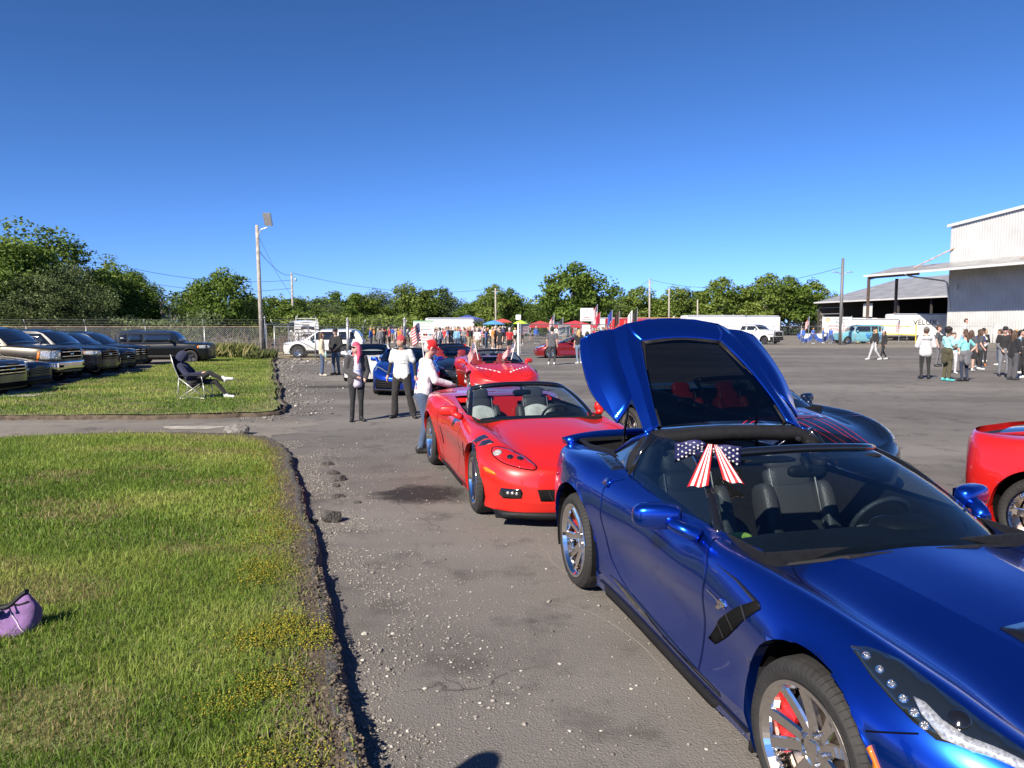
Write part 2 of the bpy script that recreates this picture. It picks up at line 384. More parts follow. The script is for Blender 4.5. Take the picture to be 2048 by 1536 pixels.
def wheel_proto(key, Rt, Wd, Rr, spokes, finish, caliper=None, nseg=72, tread=True):
    """wheel with its axle along +x (outer face at x=+Wd/2); tyre is the parent mesh"""
    if key in _wheels: return _wheels[key]
    h = Wd / 2; sw = Rt - Rr
    prof = [(Rr - .012, h * .80), (Rr + .004, h * .92), (Rr + sw * .3, h * 1.0), (Rr + sw * .62, h * 1.0), (Rt - .022, h * .93), (Rt - .008, h * .82), (Rt - .001, h * .62), (Rt, h * .2), (Rt, -h * .2), (Rt - .001, -h * .62), (Rt - .01, -h * .84), (Rt - .03, -h * .96), (Rr, -h * .85)]
    vs = []; fs = []; k = len(prof)
    # tread blocks : every groove is a narrow pair of depressed columns
    cols = []
    if tread:
        nb = nseg
        for q in range(nb):
            a = 2 * math.pi * q / nb; d = 2 * math.pi / nb; cols += [(a, 0), (a + d * .86, 0), (a + d * .90, 1), (a + d * .97, 1)]
    else: cols = [(2 * math.pi * q / nseg, 0) for q in range(nseg)]
    for a, gv in cols:
        for i, (r, x) in enumerate(prof):
            rr = r - (.005 if gv and 4 <= i <= 6 or gv and 9 <= i <= 10 else 0); vs.append((x, rr * math.cos(a), rr * math.sin(a)))
    nc = len(cols)
    for c in range(nc):
        c2 = (c + 1) % nc
        for i in range(k - 1): fs.append((c * k + i, c * k + i + 1, c2 * k + i + 1, c2 * k + i))
    w = mesh_obj('wheel', vs, fs, M_TYRE, None, smooth=False); COL.objects.unlink(w)
    sm = np.array([not (tread and 3 <= q % (k - 1) <= 10) for q in range(len(fs))]); w.data.polygons.foreach_set('use_smooth', sm)
    kids = []
    MX = Matrix.Rotation(R(90), 4, 'Y')
    mb = MB(); mb.lathe([(Rr - .004, h * .90), (Rr + .006, h * .95), (Rr + .004, h * .99), (Rr - .012, h * .98), (Rr - .03, h * .80), (Rr - .045, h * .2), (Rr - .03, -h * .9), (Rr - .01, -h * .9)], 64, MX, cap=False)
    nsp, kind = spokes; hubx = h * .52; rimx = h * .86
    def bar(r0, r1, a0, a1, w0, w1, x0, x1, t):
        A0, A1 = R(a0), R(a1); p0 = Vector((0, r0 * math.cos(A0), r0 * math.sin(A0))); p1 = Vector((0, r1 * math.cos(A1), r1 * math.sin(A1))); dr = (p1 - p0).normalized(); n = Vector((0, -dr.z, dr.y)); vv = []
        for f in (0, .25, .5, .75, 1):
            p = p0.lerp(p1, f); x = x0 + (x1 - x0) * (f ** 1.6); ww = w0 + (w1 - w0) * f
            vv += [p + n * ww / 2 * .72 + Vector((x, 0, 0)), p - n * ww / 2 * .72 + Vector((x, 0, 0)), p - n * ww / 2 + Vector((x - .010, 0, 0)), p - n * ww / 2 * .8 + Vector((x - t, 0, 0)), p + n * ww / 2 * .8 + Vector((x - t, 0, 0)), p + n * ww / 2 + Vector((x - .010, 0, 0))]
        ff = [(q * 6 + e, q * 6 + (e + 1) % 6, q * 6 + 6 + (e + 1) % 6, q * 6 + 6 + e) for q in range(4) for e in range(6)]; mb.add(vv, ff)
    for s in range(nsp):
        a = 360 / nsp * s + 90
        if kind == 'split':
            for sg in (-1, 1): bar(.045, Rr - .012, a + sg * 14, a + sg * 15.5, .05, .05, hubx, rimx, .035)
        elif kind == 'star': bar(.04, Rr - .012, a, a, .085, .062, hubx, rimx, .04)
        elif kind == 'wide': bar(.03, Rr - .012, a, a, .14, .10, hubx, rimx, .045)
        elif kind == 'y':
            bar(.04, Rr * .55, a, a, .06, .055, hubx, rimx * .95, .035)
            for sg in (-1, 1): bar(Rr * .5, Rr - .012, a + sg * 2, a + sg * 17, .035, .035, rimx * .93, rimx, .03)
        else: bar(.04, Rr - .012, a, a, .045, .04, hubx, rimx, .03)
    mb.lathe([(.0, hubx - .03), (.075, hubx - .03), (.078, hubx), (.05, hubx + .006), (.0, hubx + .006)], 20, MX)
    rim = mb.build('rim', finish); COL.objects.unlink(rim); kids.append(rim)
    hub = MB().lathe([(.0, hubx + .004), (.036, hubx + .004), (.033, hubx + .014), (0, hubx + .016)], 16, MX)
    for s in range(5):
        a = R(72 * s + 54); M2 = Matrix.Translation((0, .056 * math.cos(a), .056 * math.sin(a))) @ MX; hub.lathe([(.0, hubx), (.011, hubx), (.011, hubx + .018), (0, hubx + .02)], 8, M2)
    ho = hub.build('hub_cap', M_CHROME if finish is M_CHROME else M_DALLOY); COL.objects.unlink(ho); kids.append(ho)
    dk = MB().lathe([(.06, .0), (Rr * .78, .0), (Rr * .78, .028), (.06, .028)], 48, MX, closed=True); do = dk.build('brake_disc', M_DISC); COL.objects.unlink(do); kids.append(do)
    bk = MB().lathe([(.0, -h * .5), (Rr - .035, -h * .5), (Rr - .035, -h * .45), (0, -h * .45)], 24, MX).build('backing_plate', M_WELL); COL.objects.unlink(bk); kids.append(bk)
    if caliper:
        cb = MB(); pl = [(Rr * (.52 if 0 < t < 12 else .58) * math.cos(R(118 + t * 6)), Rr * .52 * math.sin(R(118 + t * 6))) for t in range(13)] + [(Rr * .86 * math.cos(R(190 - t * 6)), Rr * .86 * math.sin(R(190 - t * 6))) for t in range(13)]
        cb.prism(pl, 'x', -.03, .055); co = cb.build('caliper', caliper); COL.objects.unlink(co); kids.append(co)
    for q in kids: q.parent = w
    _wheels[key] = w
    return w
def put_wheel(proto, parent, loc, side, spin=0, steer=0):
    w = copy_tree(proto, parent); w.location = loc; w.rotation_euler = (R(spin) * side, 0, (0 if side > 0 else math.pi) + R(steer)); return w
def well(parent, y, z, r, x0, x1, side):
    n = 20; mb = MB(); vs = []; fs = []
    for i in range(n + 1):
        a = math.pi * (-.12 + 1.24 * i / n)
        for x in (x0, x1): vs.append((side * x, y + r * math.cos(a), z + r * math.sin(a)))
    for i in range(n): fs.append((2 * i, 2 * i + 1, 2 * i + 3, 2 * i + 2))
    c = len(vs); vs.append((side * x0, y, z)); fs += [(c, 2 * i, 2 * i + 2) for i in range(n)]
    return mb.add(vs, fs).build('wheel_well', M_WELL, parent)
def sweep(mb, path, prof, up=(0, 0, 1)):
    """prof [(a,b)] a along side, b along up"""
    path = [Vector(p) for p in path]; k = len(prof); vs = []; fs = []
    for i, p in enumerate(path):
        t = (path[min(i + 1, len(path) - 1)] - path[max(i - 1, 0)]).normalized(); u = Vector(up); s = t.cross(u).normalized(); u = s.cross(t)
        vs += [p + s * a + u * b for a, b in prof]
    for i in range(len(path) - 1):
        for j in range(k): fs.append((i * k + j, i * k + (j + 1) % k, (i + 1) * k + (j + 1) % k, (i + 1) * k + j))
    fs += [tuple(range(k))[::-1], tuple((len(path) - 1) * k + j for j in range(k))]
    return mb.add(vs, fs)
# ---------------------------------------------------------------- ground
def asphalt_mat(name, c0, c1, c2, seed=0., gravel=0.):
    m = bpy.data.materials.new(name); m.use_nodes = True; nt = m.node_tree; b = nt.nodes['Principled BSDF']; N = nt.nodes.new; L = nt.links.new
    tc = N('ShaderNodeTexCoord'); mp = N('ShaderNodeMapping'); mp.inputs['Location'].default_value = (seed, seed * .7, 0); L(tc.outputs['Object'], mp.inputs[0])
    def noise(sc, det=6, rough=.6, stretch=None):
        n = N('ShaderNodeTexNoise'); n.inputs['Scale'].default_value = sc; n.inputs['Detail'].default_value = det; n.inputs['Roughness'].default_value = rough
        if stretch:
            q = N('ShaderNodeMapping'); q.inputs['Scale'].default_value = stretch; L(mp.outputs[0], q.inputs[0]); L(q.outputs[0], n.inputs['Vector'])
        else: L(mp.outputs[0], n.inputs['Vector'])
        return n.outputs['Fac']
    def ramp(src, a, c, ca=(0, 0, 0, 1), cc=(1, 1, 1, 1)):
        r = N('ShaderNodeValToRGB'); r.color_ramp.elements[0].position = a; r.color_ramp.elements[1].position = c
        r.color_ramp.elements[0].color = ca; r.color_ramp.elements[1].color = cc; L(src, r.inputs[0]); return r.outputs[0]
    def mix(f, a, c, typ='MIX'):
        x = N('ShaderNodeMix'); x.data_type = 'RGBA'; x.blend_type = typ
        if isinstance(f, float): x.inputs[0].default_value = f
        else: L(f, x.inputs[0])
        for s, v in ((6, a), (7, c)):
            if isinstance(v, tuple): x.inputs[s].default_value = (*v, 1)
            else: L(v, x.inputs[s])
        return x.outputs[2]
    col = mix(ramp(noise(.35, 5, .6), .38, .62), c0, c1)
    col = mix(ramp(noise(.16, 4, .55, (.35, 1.6, 1)), .47, .6), col, c2)          # long worn lanes across the lot
    col = mix(ramp(noise(1.7, 6, .7), .52, .72), col, tuple(v * .62 for v in c0))  # oil and tar blotches
    # aggregate: light and dark chips
    v = N('ShaderNodeTexVoronoi'); v.inputs['Scale'].default_value = 95; L(mp.outputs[0], v.inputs['Vector'])
    chips = mix(ramp(v.outputs['Distance'], .1, .5), (.30, .29, .27), (.03, .028, .027))
    col = mix(.30, col, chips, 'OVERLAY')
    v2 = N('ShaderNodeTexVoronoi'); v2.inputs['Scale'].default_value = 33; L(mp.outputs[0], v2.inputs['Vector'])
    sp = ramp(v2.outputs['Distance'], .13, .17, (1, 1, 1, 1), (0, 0, 0, 1)); pm = ramp(noise(2.2, 4), .50, .64)
    mm = N('ShaderNodeMath'); mm.operation = 'MULTIPLY'; L(sp, mm.inputs[0]); L(pm, mm.inputs[1])
    col = mix(mm.outputs[0], col, (.36, .34, .31))
    # hair cracks
    v3 = N('ShaderNodeTexVoronoi'); v3.feature = 'DISTANCE_TO_EDGE'; v3.inputs['Scale'].default_value = .42; v3.inputs['Randomness'].default_value = 1
    q = N('ShaderNodeVectorMath'); q.operation = 'ADD'; nz = N('ShaderNodeTexNoise'); nz.inputs['Scale'].default_value = 1.6; nz.inputs['Detail'].default_value = 5
    L(mp.outputs[0], nz.inputs['Vector']); sc = N('ShaderNodeVectorMath'); sc.operation = 'SCALE'; sc.inputs['Scale'].default_value = .9
    L(nz.outputs['Color'], sc.inputs[0]); L(mp.outputs[0], q.inputs[0]); L(sc.outputs[0], q.inputs[1]); L(q.outputs[0], v3.inputs['Vector'])
    cr = ramp(v3.outputs['Distance'], .0, .0055, (1, 1, 1, 1), (0, 0, 0, 1)); cm = ramp(noise(.5, 2), .5, .56)
    m2 = N('ShaderNodeMath'); m2.operation = 'MULTIPLY'; L(cr, m2.inputs[0]); L(cm, m2.inputs[1])
    col = mix(m2.outputs[0], col, (.06, .055, .05))
    L(col, b.inputs['Base Color']); b.inputs['Roughness'].default_value = .86; b.inputs['Specular IOR Level'].default_value = .35
    bp = N('ShaderNodeBump'); bp.inputs['Strength'].default_value = .55; bp.inputs['Distance'].default_value = .008
    ad = N('ShaderNodeMath'); ad.operation = 'ADD'; L(v.outputs['Distance'], ad.inputs[0]); L(noise(14, 8, .75), ad.inputs[1]); L(ad.outputs[0], bp.inputs['Height']); L(bp.outputs[0], b.inputs['Normal'])
    MATS[name] = m
    return m
M_ASPH = asphalt_mat('asphalt', (.163, .150, .137), (.216, .200, .183), (.268, .250, .229))
M_ROAD = asphalt_mat('gravel_lot', (.22, .2, .17), (.27, .25, .21), (.33, .3, .25), 13.)
g = 3000
_xs = [-g, -60, -20, -8, -3, 3, 8, 20, 60, g]; _ys = [-g, -10, 0, 4, 8, 16, 30, 60, 120, g]
ground = mesh_obj('ground', [(x, y, 0) for y in _ys for x in _xs], [(j * 10 + i, j * 10 + i + 1, j * 10 + i + 11, j * 10 + i + 10) for j in range(9) for i in range(9)], M_ASPH)
tag(ground, 'worn grey asphalt parking lot', 'parking lot', kind='structure')
# lawns: raised turf with a broken asphalt edge
EDGE_N = [tuple(p) for p in crom([(-.25, 1.6), (-.42, 2.3), (-.66, 3.01), (-.80, 3.4), (-.98, 3.98), (-1.31, 4.95), (-1.78, 6.38), (-2.27, 7.75), (-2.9, 9.5), (-3.45, 10.9), (-4.2, 12.0), (-5.6, 12.35), (-7.2, 12.2), (-8.7, 11.75), (-14, 10.6), (-24, 8.6)], 14)]
EDGE_F = [tuple(p) for p in crom([(-28, 12.2), (-16, 13.7), (-10.2, 14.6), (-7.3, 14.75), (-5.6, 15.1), (-4.98, 15.9), (-5.9, 18.67), (-8.25, 25.6), (-12.3, 37.7), (-13.4, 41.2)], 14)]
def jag(line, amp, seed):
    out = []
    for i in range(len(line) - 1):
        (x1, y1), (x2, y2) = line[i], line[i + 1]; n = max(1, int(math.hypot(x2 - x1, y2 - y1) / .045))
        if y1 > 16: n = max(1, n // 4)
        for k in range(n): out.append((x1 + (x2 - x1) * k / n, y1 + (y2 - y1) * k / n))
    out.append(line[-1]); P = np.array(out); T = np.gradient(P, axis=0); T /= np.linalg.norm(T, axis=1)[:, None] + 1e-9; Nn = np.c_[T[:, 1], -T[:, 0]]
    s = np.arange(len(P)) * .045; a = (fbm(s * 2.2, s * 0 + 3, seed, 3) - .5) * amp * 2 + (fbm(s * 6, s * 0 + 9, seed + 5, 3) - .5) * amp * .8
    return P + Nn * a[:, None], Nn
M_SOIL = mat('soil', (.085, .064, .044), .95, var=.5, vscale=9, bump=.8, bscale=40)
M_TURF = mat('turf_ground', (.13, .15, .045), .95, var=.45, vscale=3.5, bump=.6, bscale=50)
M_EDGE = mat('broken_asphalt', (.105, .097, .09), .9, var=.6, vscale=45, bump=1.0, bscale=70)
def lawn(name, edge, far, amp, seed, label, kh=1.0):
    P, Nn = jag(edge, amp, seed)
    poly = [(p[0] - n[0] * .19, p[1] - n[1] * .19) for p, n in zip(P, Nn)] + far
    # turf sheet : constrained triangulation with interior points so that it can undulate
    b = np.array(poly); x0, x1, y0, y1 = b[:, 0].min(), b[:, 0].max(), b[:, 1].min(), b[:, 1].max(); st = .5
    gx, gy = np.meshgrid(np.arange(x0, x1, st), np.arange(y0, y1, st)); gx, gy = gx.ravel(), gy.ravel()
    ok = inpoly(gx, gy, poly) & (polydist(gx, gy, poly + [poly[0]]) > .15); pts = [Vector(p) for p in poly] + [Vector((a, c)) for a, c in zip(gx[ok], gy[ok])]
    n = len(poly); r = delaunay_2d_cdt(pts, [(i, (i + 1) % n) for i in range(n)], [], 1, 1e-5)
    V = np.array([(v.x, v.y) for v in r[0]]); Z = lawn_z(V[:, 0], V[:, 1])
    o = mesh_obj(name, np.c_[V, Z], r[2], M_TURF, smooth=True); tag(o, label, 'lawn', kind='structure')
    # kerb of broken asphalt
    k = len(P); prof = [(-.24, .088), (-.085, .104), (-.035, .098), (.0, .07), (.012, .03), (.03, -.02)]; vs = []; q = len(prof)
    s = np.arange(k)
    for j, (off, z) in enumerate(prof):
        off *= kh; z = z * kh + .085 * (1 - kh) * (j < 2)
        wob = (fbm(s * .33, s * 0 + j * 7.3, seed + 20 + j, 3) - .5)
        vs.append(np.c_[P[:, 0] + Nn[:, 0] * (off + wob * .03 * (1 < j < 5)), P[:, 1] + Nn[:, 1] * (off + wob * .03 * (1 < j < 5)), z + wob * .035 * (0 < j < 5)])
    V = np.concatenate(vs); F = [(j * k + i, (j + 1) * k + i, (j + 1) * k + i + 1, j * k + i + 1) for j in range(q - 1) for i in range(k - 1)]
    e = np_mesh('kerb', V, F, M_EDGE); e.data.materials.append(M_SOIL); e.data.polygons.foreach_set('material_index', (np.arange(len(F)) < (k - 1) * (1 if kh > .9 else 5)).astype(np.int32)); tag(e, 'broken black asphalt edge along ' + name.replace('_', ' '), 'kerb', kind='structure')
    return P
def lawn_z(x, y): return .085 + (fbm(np.asarray(x) * .25, np.asarray(y) * .25, 3, 2) - .5) * .05 + (fbm(np.asarray(x) * 1.3, np.asarray(y) * 1.3, 4, 2) - .5) * .02
E1 = lawn('near_lawn', EDGE_N, [(-24, 1.0), (-.2, 1.0)], .045, 1, 'near mown lawn with yellow stonecrop along its edge')
E2 = lawn('far_lawn', EDGE_F, [(-16.5, 41.4), (-16.3, 33), (-15.0, 30), (-14.2, 24), (-13.2, 20), (-13.2, 17.6), (-28, 16.2)], .13, 2, 'far mown lawn below the row of parked cars', .28)
# drive between the lawns, car park under the parked cars, verge and road beyond the fence: sheets a few mm up
def sheet(name, poly, z, m, label, cat):
    o = mesh_obj(name, [(x, y, z) for x, y in poly], [tuple(range(len(poly)))], m); return tag(o, label, cat, kind='structure')
M_CONC = mat('old_concrete', (.36, .33, .28), .9, var=.35, vscale=4, bump=.4, bscale=30)
M_DRIVE = asphalt_mat('drive_gravel', (.18, .162, .142), (.245, .222, .19), (.31, .28, .24), 31.)
sheet('drive', [(-30, 8.0), (-9, 11.4), (-4.6, 12.5), (-4.05, 12.1), (-4.2, 12.6), (-3.8, 12.9), (-4.1, 13.4), (-3.7, 14.0), (-4.2, 14.6), (-4.7, 15.3), (-7, 15.0), (-16, 14.1), (-30, 12.4)], .004, M_DRIVE, 'patchy grey drive between the two lawns', 'driveway')
_cp = [(-6.0 + .55 * math.cos(a) * (1 + .2 * math.sin(3 * a)), 13.55 + .28 * math.sin(a) * (1 + .25 * math.cos(2 * a))) for a in np.linspace(0, 6.1, 18)]
sheet('concrete_patch', _cp, .009, M_CONC, 'pale concrete patch beside the stone on the drive', 'concrete patch')
sheet('car_park', [(-60, 17.5), (-13.0, 17.4), (-13.0, 20), (-14.1, 24.0), (-15, 30), (-16.4, 33), (-16.5, 41), (-60, 41)], .004, M_ROAD, 'gravel lot under the row of dark parked vehicles', 'car park')
sheet('concrete_slab', [(-19, 18.35), (-12.4, 18.6), (-12.2, 19.5), (-19, 19.4)], .10, M_CONC, 'pale concrete slab in front of the car bumpers', 'concrete slab')
M_DRY = mat('dry_verge', (.30, .25, .14), .95, var=.4, vscale=1.5, bump=.5, bscale=10)
sheet('verge', [(-90, 41.6), (-14.2, 43.6), (-10.5, 39.6), (-9.9, 43.2), (-16, 53), (-90, 53)], .006, M_DRY, 'dry grass verge behind the chain link fence', 'verge')
sheet('far_lot', [(-14, 60), (60, 62), (130, 66), (130, 140), (-60, 140), (-40, 70)], .005, M_ROAD, 'pale gravel field where the crowd gathers', 'field')
M_WOOD = mat('wood_floor', (.05, .06, .02), .95, var=.5, vscale=.5)
sheet('wood_floor', [(-140, 53), (-16, 53), (-40, 70), (-60, 140), (130, 140), (400, 160), (400, 420), (-420, 420), (-420, 60)], .008, M_WOOD, 'weedy ground below the far trees', 'ground')
# rough strip where the fence line crosses the lot
M_GRV = mat('gravel_stone', (.34, .32, .29), .9, var=.4, vscale=30)
def stones(name, pts, sizes, m, label, cols=None, seed=0):
    rg = np.random.default_rng(seed); n = len(pts)
    base = np.array([(1, 0, 0), (-1, 0, 0), (0, 1, 0), (0, -1, 0), (0, 0, 1), (0, 0, -.6)]); tri = np.array([(0, 2, 4), (2, 1, 4), (1, 3, 4), (3, 0, 4), (2, 0, 5), (1, 2, 5), (3, 1, 5), (0, 3, 5)])
    V = base[None] * (1 + rg.uniform(-.35, .35, (n, 6, 3))) + rg.uniform(-.18, .18, (n, 6, 3)); a = rg.uniform(0, 6.28, n); ca, sa = np.cos(a), np.sin(a)
    X = V[..., 0] * ca[:, None] - V[..., 1] * sa[:, None]; Y = V[..., 0] * sa[:, None] + V[..., 1] * ca[:, None]; sz = np.asarray(sizes)[:, None]
    P = np.stack([X * sz + pts[:, :1], Y * sz * .85 + pts[:, 1:2], (V[..., 2] * .6 + .25) * sz + pts[:, 2:3]], -1).reshape(-1, 3)
    F = (tri[None] + (np.arange(n) * 6)[:, None, None]).reshape(-1, 3); c = None
    if cols is not None: c = np.repeat(cols, 6, axis=0)
    return tag(np_mesh(name, P, F, m, col=c), label, 'gravel', kind='stuff')
M_STC = mat('stone_chips', (.3, .28, .26), .9, attr='Col')
def gravel():
    P = [];
    e = np.array(E1); T = np.gradient(e, axis=0); T /= np.linalg.norm(T, axis=1)[:, None] + 1e-9; Nn = np.c_[T[:, 1], -T[:, 0]]
    w = np.linalg.norm(np.gradient(e, axis=0), axis=1) * (e[:, 1] < 11.8) * (e[:, 1] > 2); w = w / w.sum()
    i = nrg.choice(len(e), 40000, p=w); off = np.abs(nrg.normal(0, .42, 40000)) + .03; P = e[i] + Nn[i] * off[:, None] + nrg.normal(0, .05, (40000, 2))
    kp = vnoise(P[:, 0] * 2.2, P[:, 1] * 2.2, 8) > .35; P = P[kp]
    s = nrg.gamma(2.0, .0018, len(P)) + .0019
    Q = np.c_[nrg.uniform(-2.6, 3.2, 5200), nrg.uniform(2.6, 13, 5200)]; Q = Q[~inpoly(Q[:, 0], Q[:, 1], [tuple(p) for p in E1] + [(-24, 1), (-.2, 1)])]
    s2 = nrg.gamma(1.7, .0022, len(Q)) + .0018
    # rough strip by the far fence and along the far kerb
    U = np.c_[nrg.uniform(-12, -5.5, 1500), nrg.normal(38.2, .9, 1500)]; s3 = nrg.gamma(2, .018, 1500) + .01
    f = np.array(E2); T = np.gradient(f, axis=0); T /= np.linalg.norm(T, axis=1)[:, None] + 1e-9; N2 = np.c_[T[:, 1], -T[:, 0]]
    w = (f[:, 1] > 15) * (f[:, 0] > -14) * np.linalg.norm(np.gradient(f, axis=0), axis=1); j = nrg.choice(len(f), 2600, p=w / w.sum()); U2 = f[j] + N2[j] * (np.abs(nrg.normal(0, .6, 2600)) + .05)[:, None]; s4 = nrg.gamma(2, .007, 2600) + .006
    A = np.concatenate([P, Q, U, U2]); sz = np.concatenate([s, s2, s3, s4]); n = len(A)
    t = nrg.uniform(0, 1, (n, 1)); c = (1 - t) * np.array([.12, .108, .097]) + t * np.array([.36, .335, .30]); c[len(P) + len(Q):] *= .75; wh = nrg.uniform(0, 1, n) < .07; c[wh] = (.52, .50, .46)
    stones('gravel', np.c_[A, np.zeros(n)], sz, M_STC, 'loose grey gravel scattered along the broken kerb', c, 3)
gravel()
def rock(name, loc, dim, m, label, seed, cat='rock'):
    bm = bmesh.new(); bmesh.ops.create_icosphere(bm, subdivisions=4, radius=1); rg = np.random.default_rng(seed); off = rg.uniform(0, 50, 3)
    planes = [Vector(rg.normal(0, 1, 3)).normalized() for _ in range(9)]
    for v in bm.verts:
        p = v.co.copy(); k = 1.0
        for q in planes:
            dd = p.dot(q)
            if dd > .72: k = min(k, .72 / dd)
        n = float(fbm(np.array([p.x * 2.4 + p.z * 1.3 + off[0]]), np.array([p.y * 2.4 + p.z + off[1]]), seed, 5)[0]); p = p * (k + (n - .5) * .5)
        v.co = (p.x * dim[0] / 2, p.y * dim[1] / 2, max(p.z * dim[2] * .6 + dim[2] * .42, -.02))
    me = bpy.data.meshes.new(name); bm.to_mesh(me); bm.free(); me.materials.append(m); o = link(bpy.data.objects.new(name, me)); o.location = loc
    return tag(o, label, cat)
M_LUMP = mat('tar_lump', (.075, .068, .064), .95, var=.5, vscale=25, bump=1.2, bscale=55)
M_BOULD = mat('field_stone', (.17, .16, .145), .95, var=.5, vscale=12, bump=1.0, bscale=30)
rock('asphalt_lump', (-1.77, 6.98, 0), (.20, .17, .13), M_LUMP, 'dark asphalt lump lying on the lot beside the kerb', 4)
rock('small_boulder', (-4.83, 12.68, 0), (.46, .32, .19), M_BOULD, 'grey boulder at the end of the near lawn by the drive', 9, 'boulder')
for k, (x, y, s) in enumerate([(-1.96, 6.98, .15), (-2.32, 9.3, .16), (-2.15, 8.9, .2), (-2.55, 9.9, .17), (-1.95, 8.0, .15), (-2.1, 8.55, .12), (-1.68, 7.75, .1)]):
    rock('asphalt_chunk', (x, y, -.02), (s, s * .8, s * .45), M_LUMP, 'small dark chunk broken off the kerb', 30 + k, 'chunk')['group'] = 'chunks beside the kerb'
M_PEB = mat('white_pebble', (.48, .45, .40), .8, var=.25, vscale=20)
for k, (x, y, s) in enumerate([(-.46, 3.70, .035), (-.92, 4.38, .05), (-.74, 4.38, .042), (.27, 5.6, .028), (.27, 3.98, .036), (.63, 3.7, .025), (-.02, 3.55, .028), (.05, 3.9, .024), (.88, 3.15, .026), (1.15, 4.2, .03), (-.35, 3.35, .03), (-.3, 5.1, .024), (.42, 3.3, .024)]):
    rock('pebble', (x, y, 0), (s * .75, s * .55, s * .35), M_PEB, 'small pale pebble lying on the asphalt', 60 + k, 'pebble')['group'] = 'pale pebbles on the asphalt'
# oil stain and tyre scuffs : thin sheets with their own ragged outline
def blot(name, cx, cy, rx, ry, z, m, label, seed):
    s = np.linspace(0, 2 * math.pi, 60, endpoint=False); r = 1 + (fbm(np.cos(s) * 2 + 9, np.sin(s) * 2 + 9, seed, 4) - .5) * 1.3
    V = [(cx, cy, z)] + [(cx + rx * r[i] * math.cos(s[i]), cy + ry * r[i] * math.sin(s[i]), z) for i in range(60)]
    return tag(mesh_obj(name, V, [(0, i + 1, (i + 1) % 60 + 1) for i in range(60)], m), label, 'stain', kind='stuff')
def soft_stain(name, col, amt):
    m = bpy.data.materials.new(name); m.use_nodes = True; nt = m.node_tree; b = nt.nodes['Principled BSDF']; b.inputs['Base Color'].default_value = (*col, 1); b.inputs['Roughness'].default_value = .8
    tc = nt.nodes.new('ShaderNodeTexCoord'); gr = nt.nodes.new('ShaderNodeTexGradient'); gr.gradient_type = 'SPHERICAL'; nz = nt.nodes.new('ShaderNodeTexNoise'); nz.inputs['Scale'].default_value = 9; nz.inputs['Detail'].default_value = 6
    mp = nt.nodes.new('ShaderNodeMapping'); mp.inputs['Location'].default_value = (-1, -1, -.5); mp.inputs['Scale'].default_value = (2, 2, 1)
    nt.links.new(tc.outputs['Generated'], mp.inputs[0]); nt.links.new(mp.outputs[0], gr.inputs[0]); nt.links.new(tc.outputs['Object'], nz.inputs[0])
    mu = nt.nodes.new('ShaderNodeMath'); mu.operation = 'MULTIPLY'; nt.links.new(gr.outputs['Fac'], mu.inputs[0]); nt.links.new(nz.outputs['Fac'], mu.inputs[1])
    mr = nt.nodes.new('ShaderNodeMapRange'); mr.inputs['From Min'].default_value = .08; mr.inputs['From Max'].default_value = .34; mr.inputs['To Max'].default_value = amt; nt.links.new(mu.outputs[0], mr.inputs[0]); nt.links.new(mr.outputs[0], b.inputs['Alpha'])
    return m
blot('oil_stain', -.88, 8.1, .62, .62, .004, soft_stain('oil', (.022, .02, .019), .92), 'dark oil stain in front of the red convertible', 5)
blot('damp_stain', -5.3, 22.6, 1.6, .6, .004, soft_stain('damp', (.05, .047, .045), .6), 'dark damp stain on the lot by the white car', 6)
M_CHALK = mat('scuff', (.215, .198, .178), .9)
def arc(pts, w, label):
    P = crom(pts, 12); mb = MB()
    for i in range(len(P) - 1):
        a, b = np.array(P[i]), np.array(P[i + 1]); t = b - a; t /= np.linalg.norm(t); n = np.array((-t[1], t[0])) * w * (.4 + .6 * math.sin(math.pi * i / len(P)))
        mb.add([(*(a - n), .003), (*(a + n), .003), (*(b + n), .003), (*(b - n), .003)], [(0, 1, 2, 3)])
    tag(mb.build('scuff_mark', M_CHALK), label, 'scuff', kind='stuff')
arc([(.03, 6.25), (.28, 6.05), (.33, 5.75), (.42, 5.5)], .007, 'faint curved scuff near the rear wheel of the blue car')
arc([(.1, 5.0), (.5, 4.75), (.75, 4.3), (.85, 3.9)], .006, 'long pale arc scuffed across the asphalt beside the blue car')
arc([(.42, 5.62), (.55, 5.45), (.62, 5.2), (.5, 5.05), (.35, 5.1)], .006, 'small loop scuffed by the blue rear wheel')
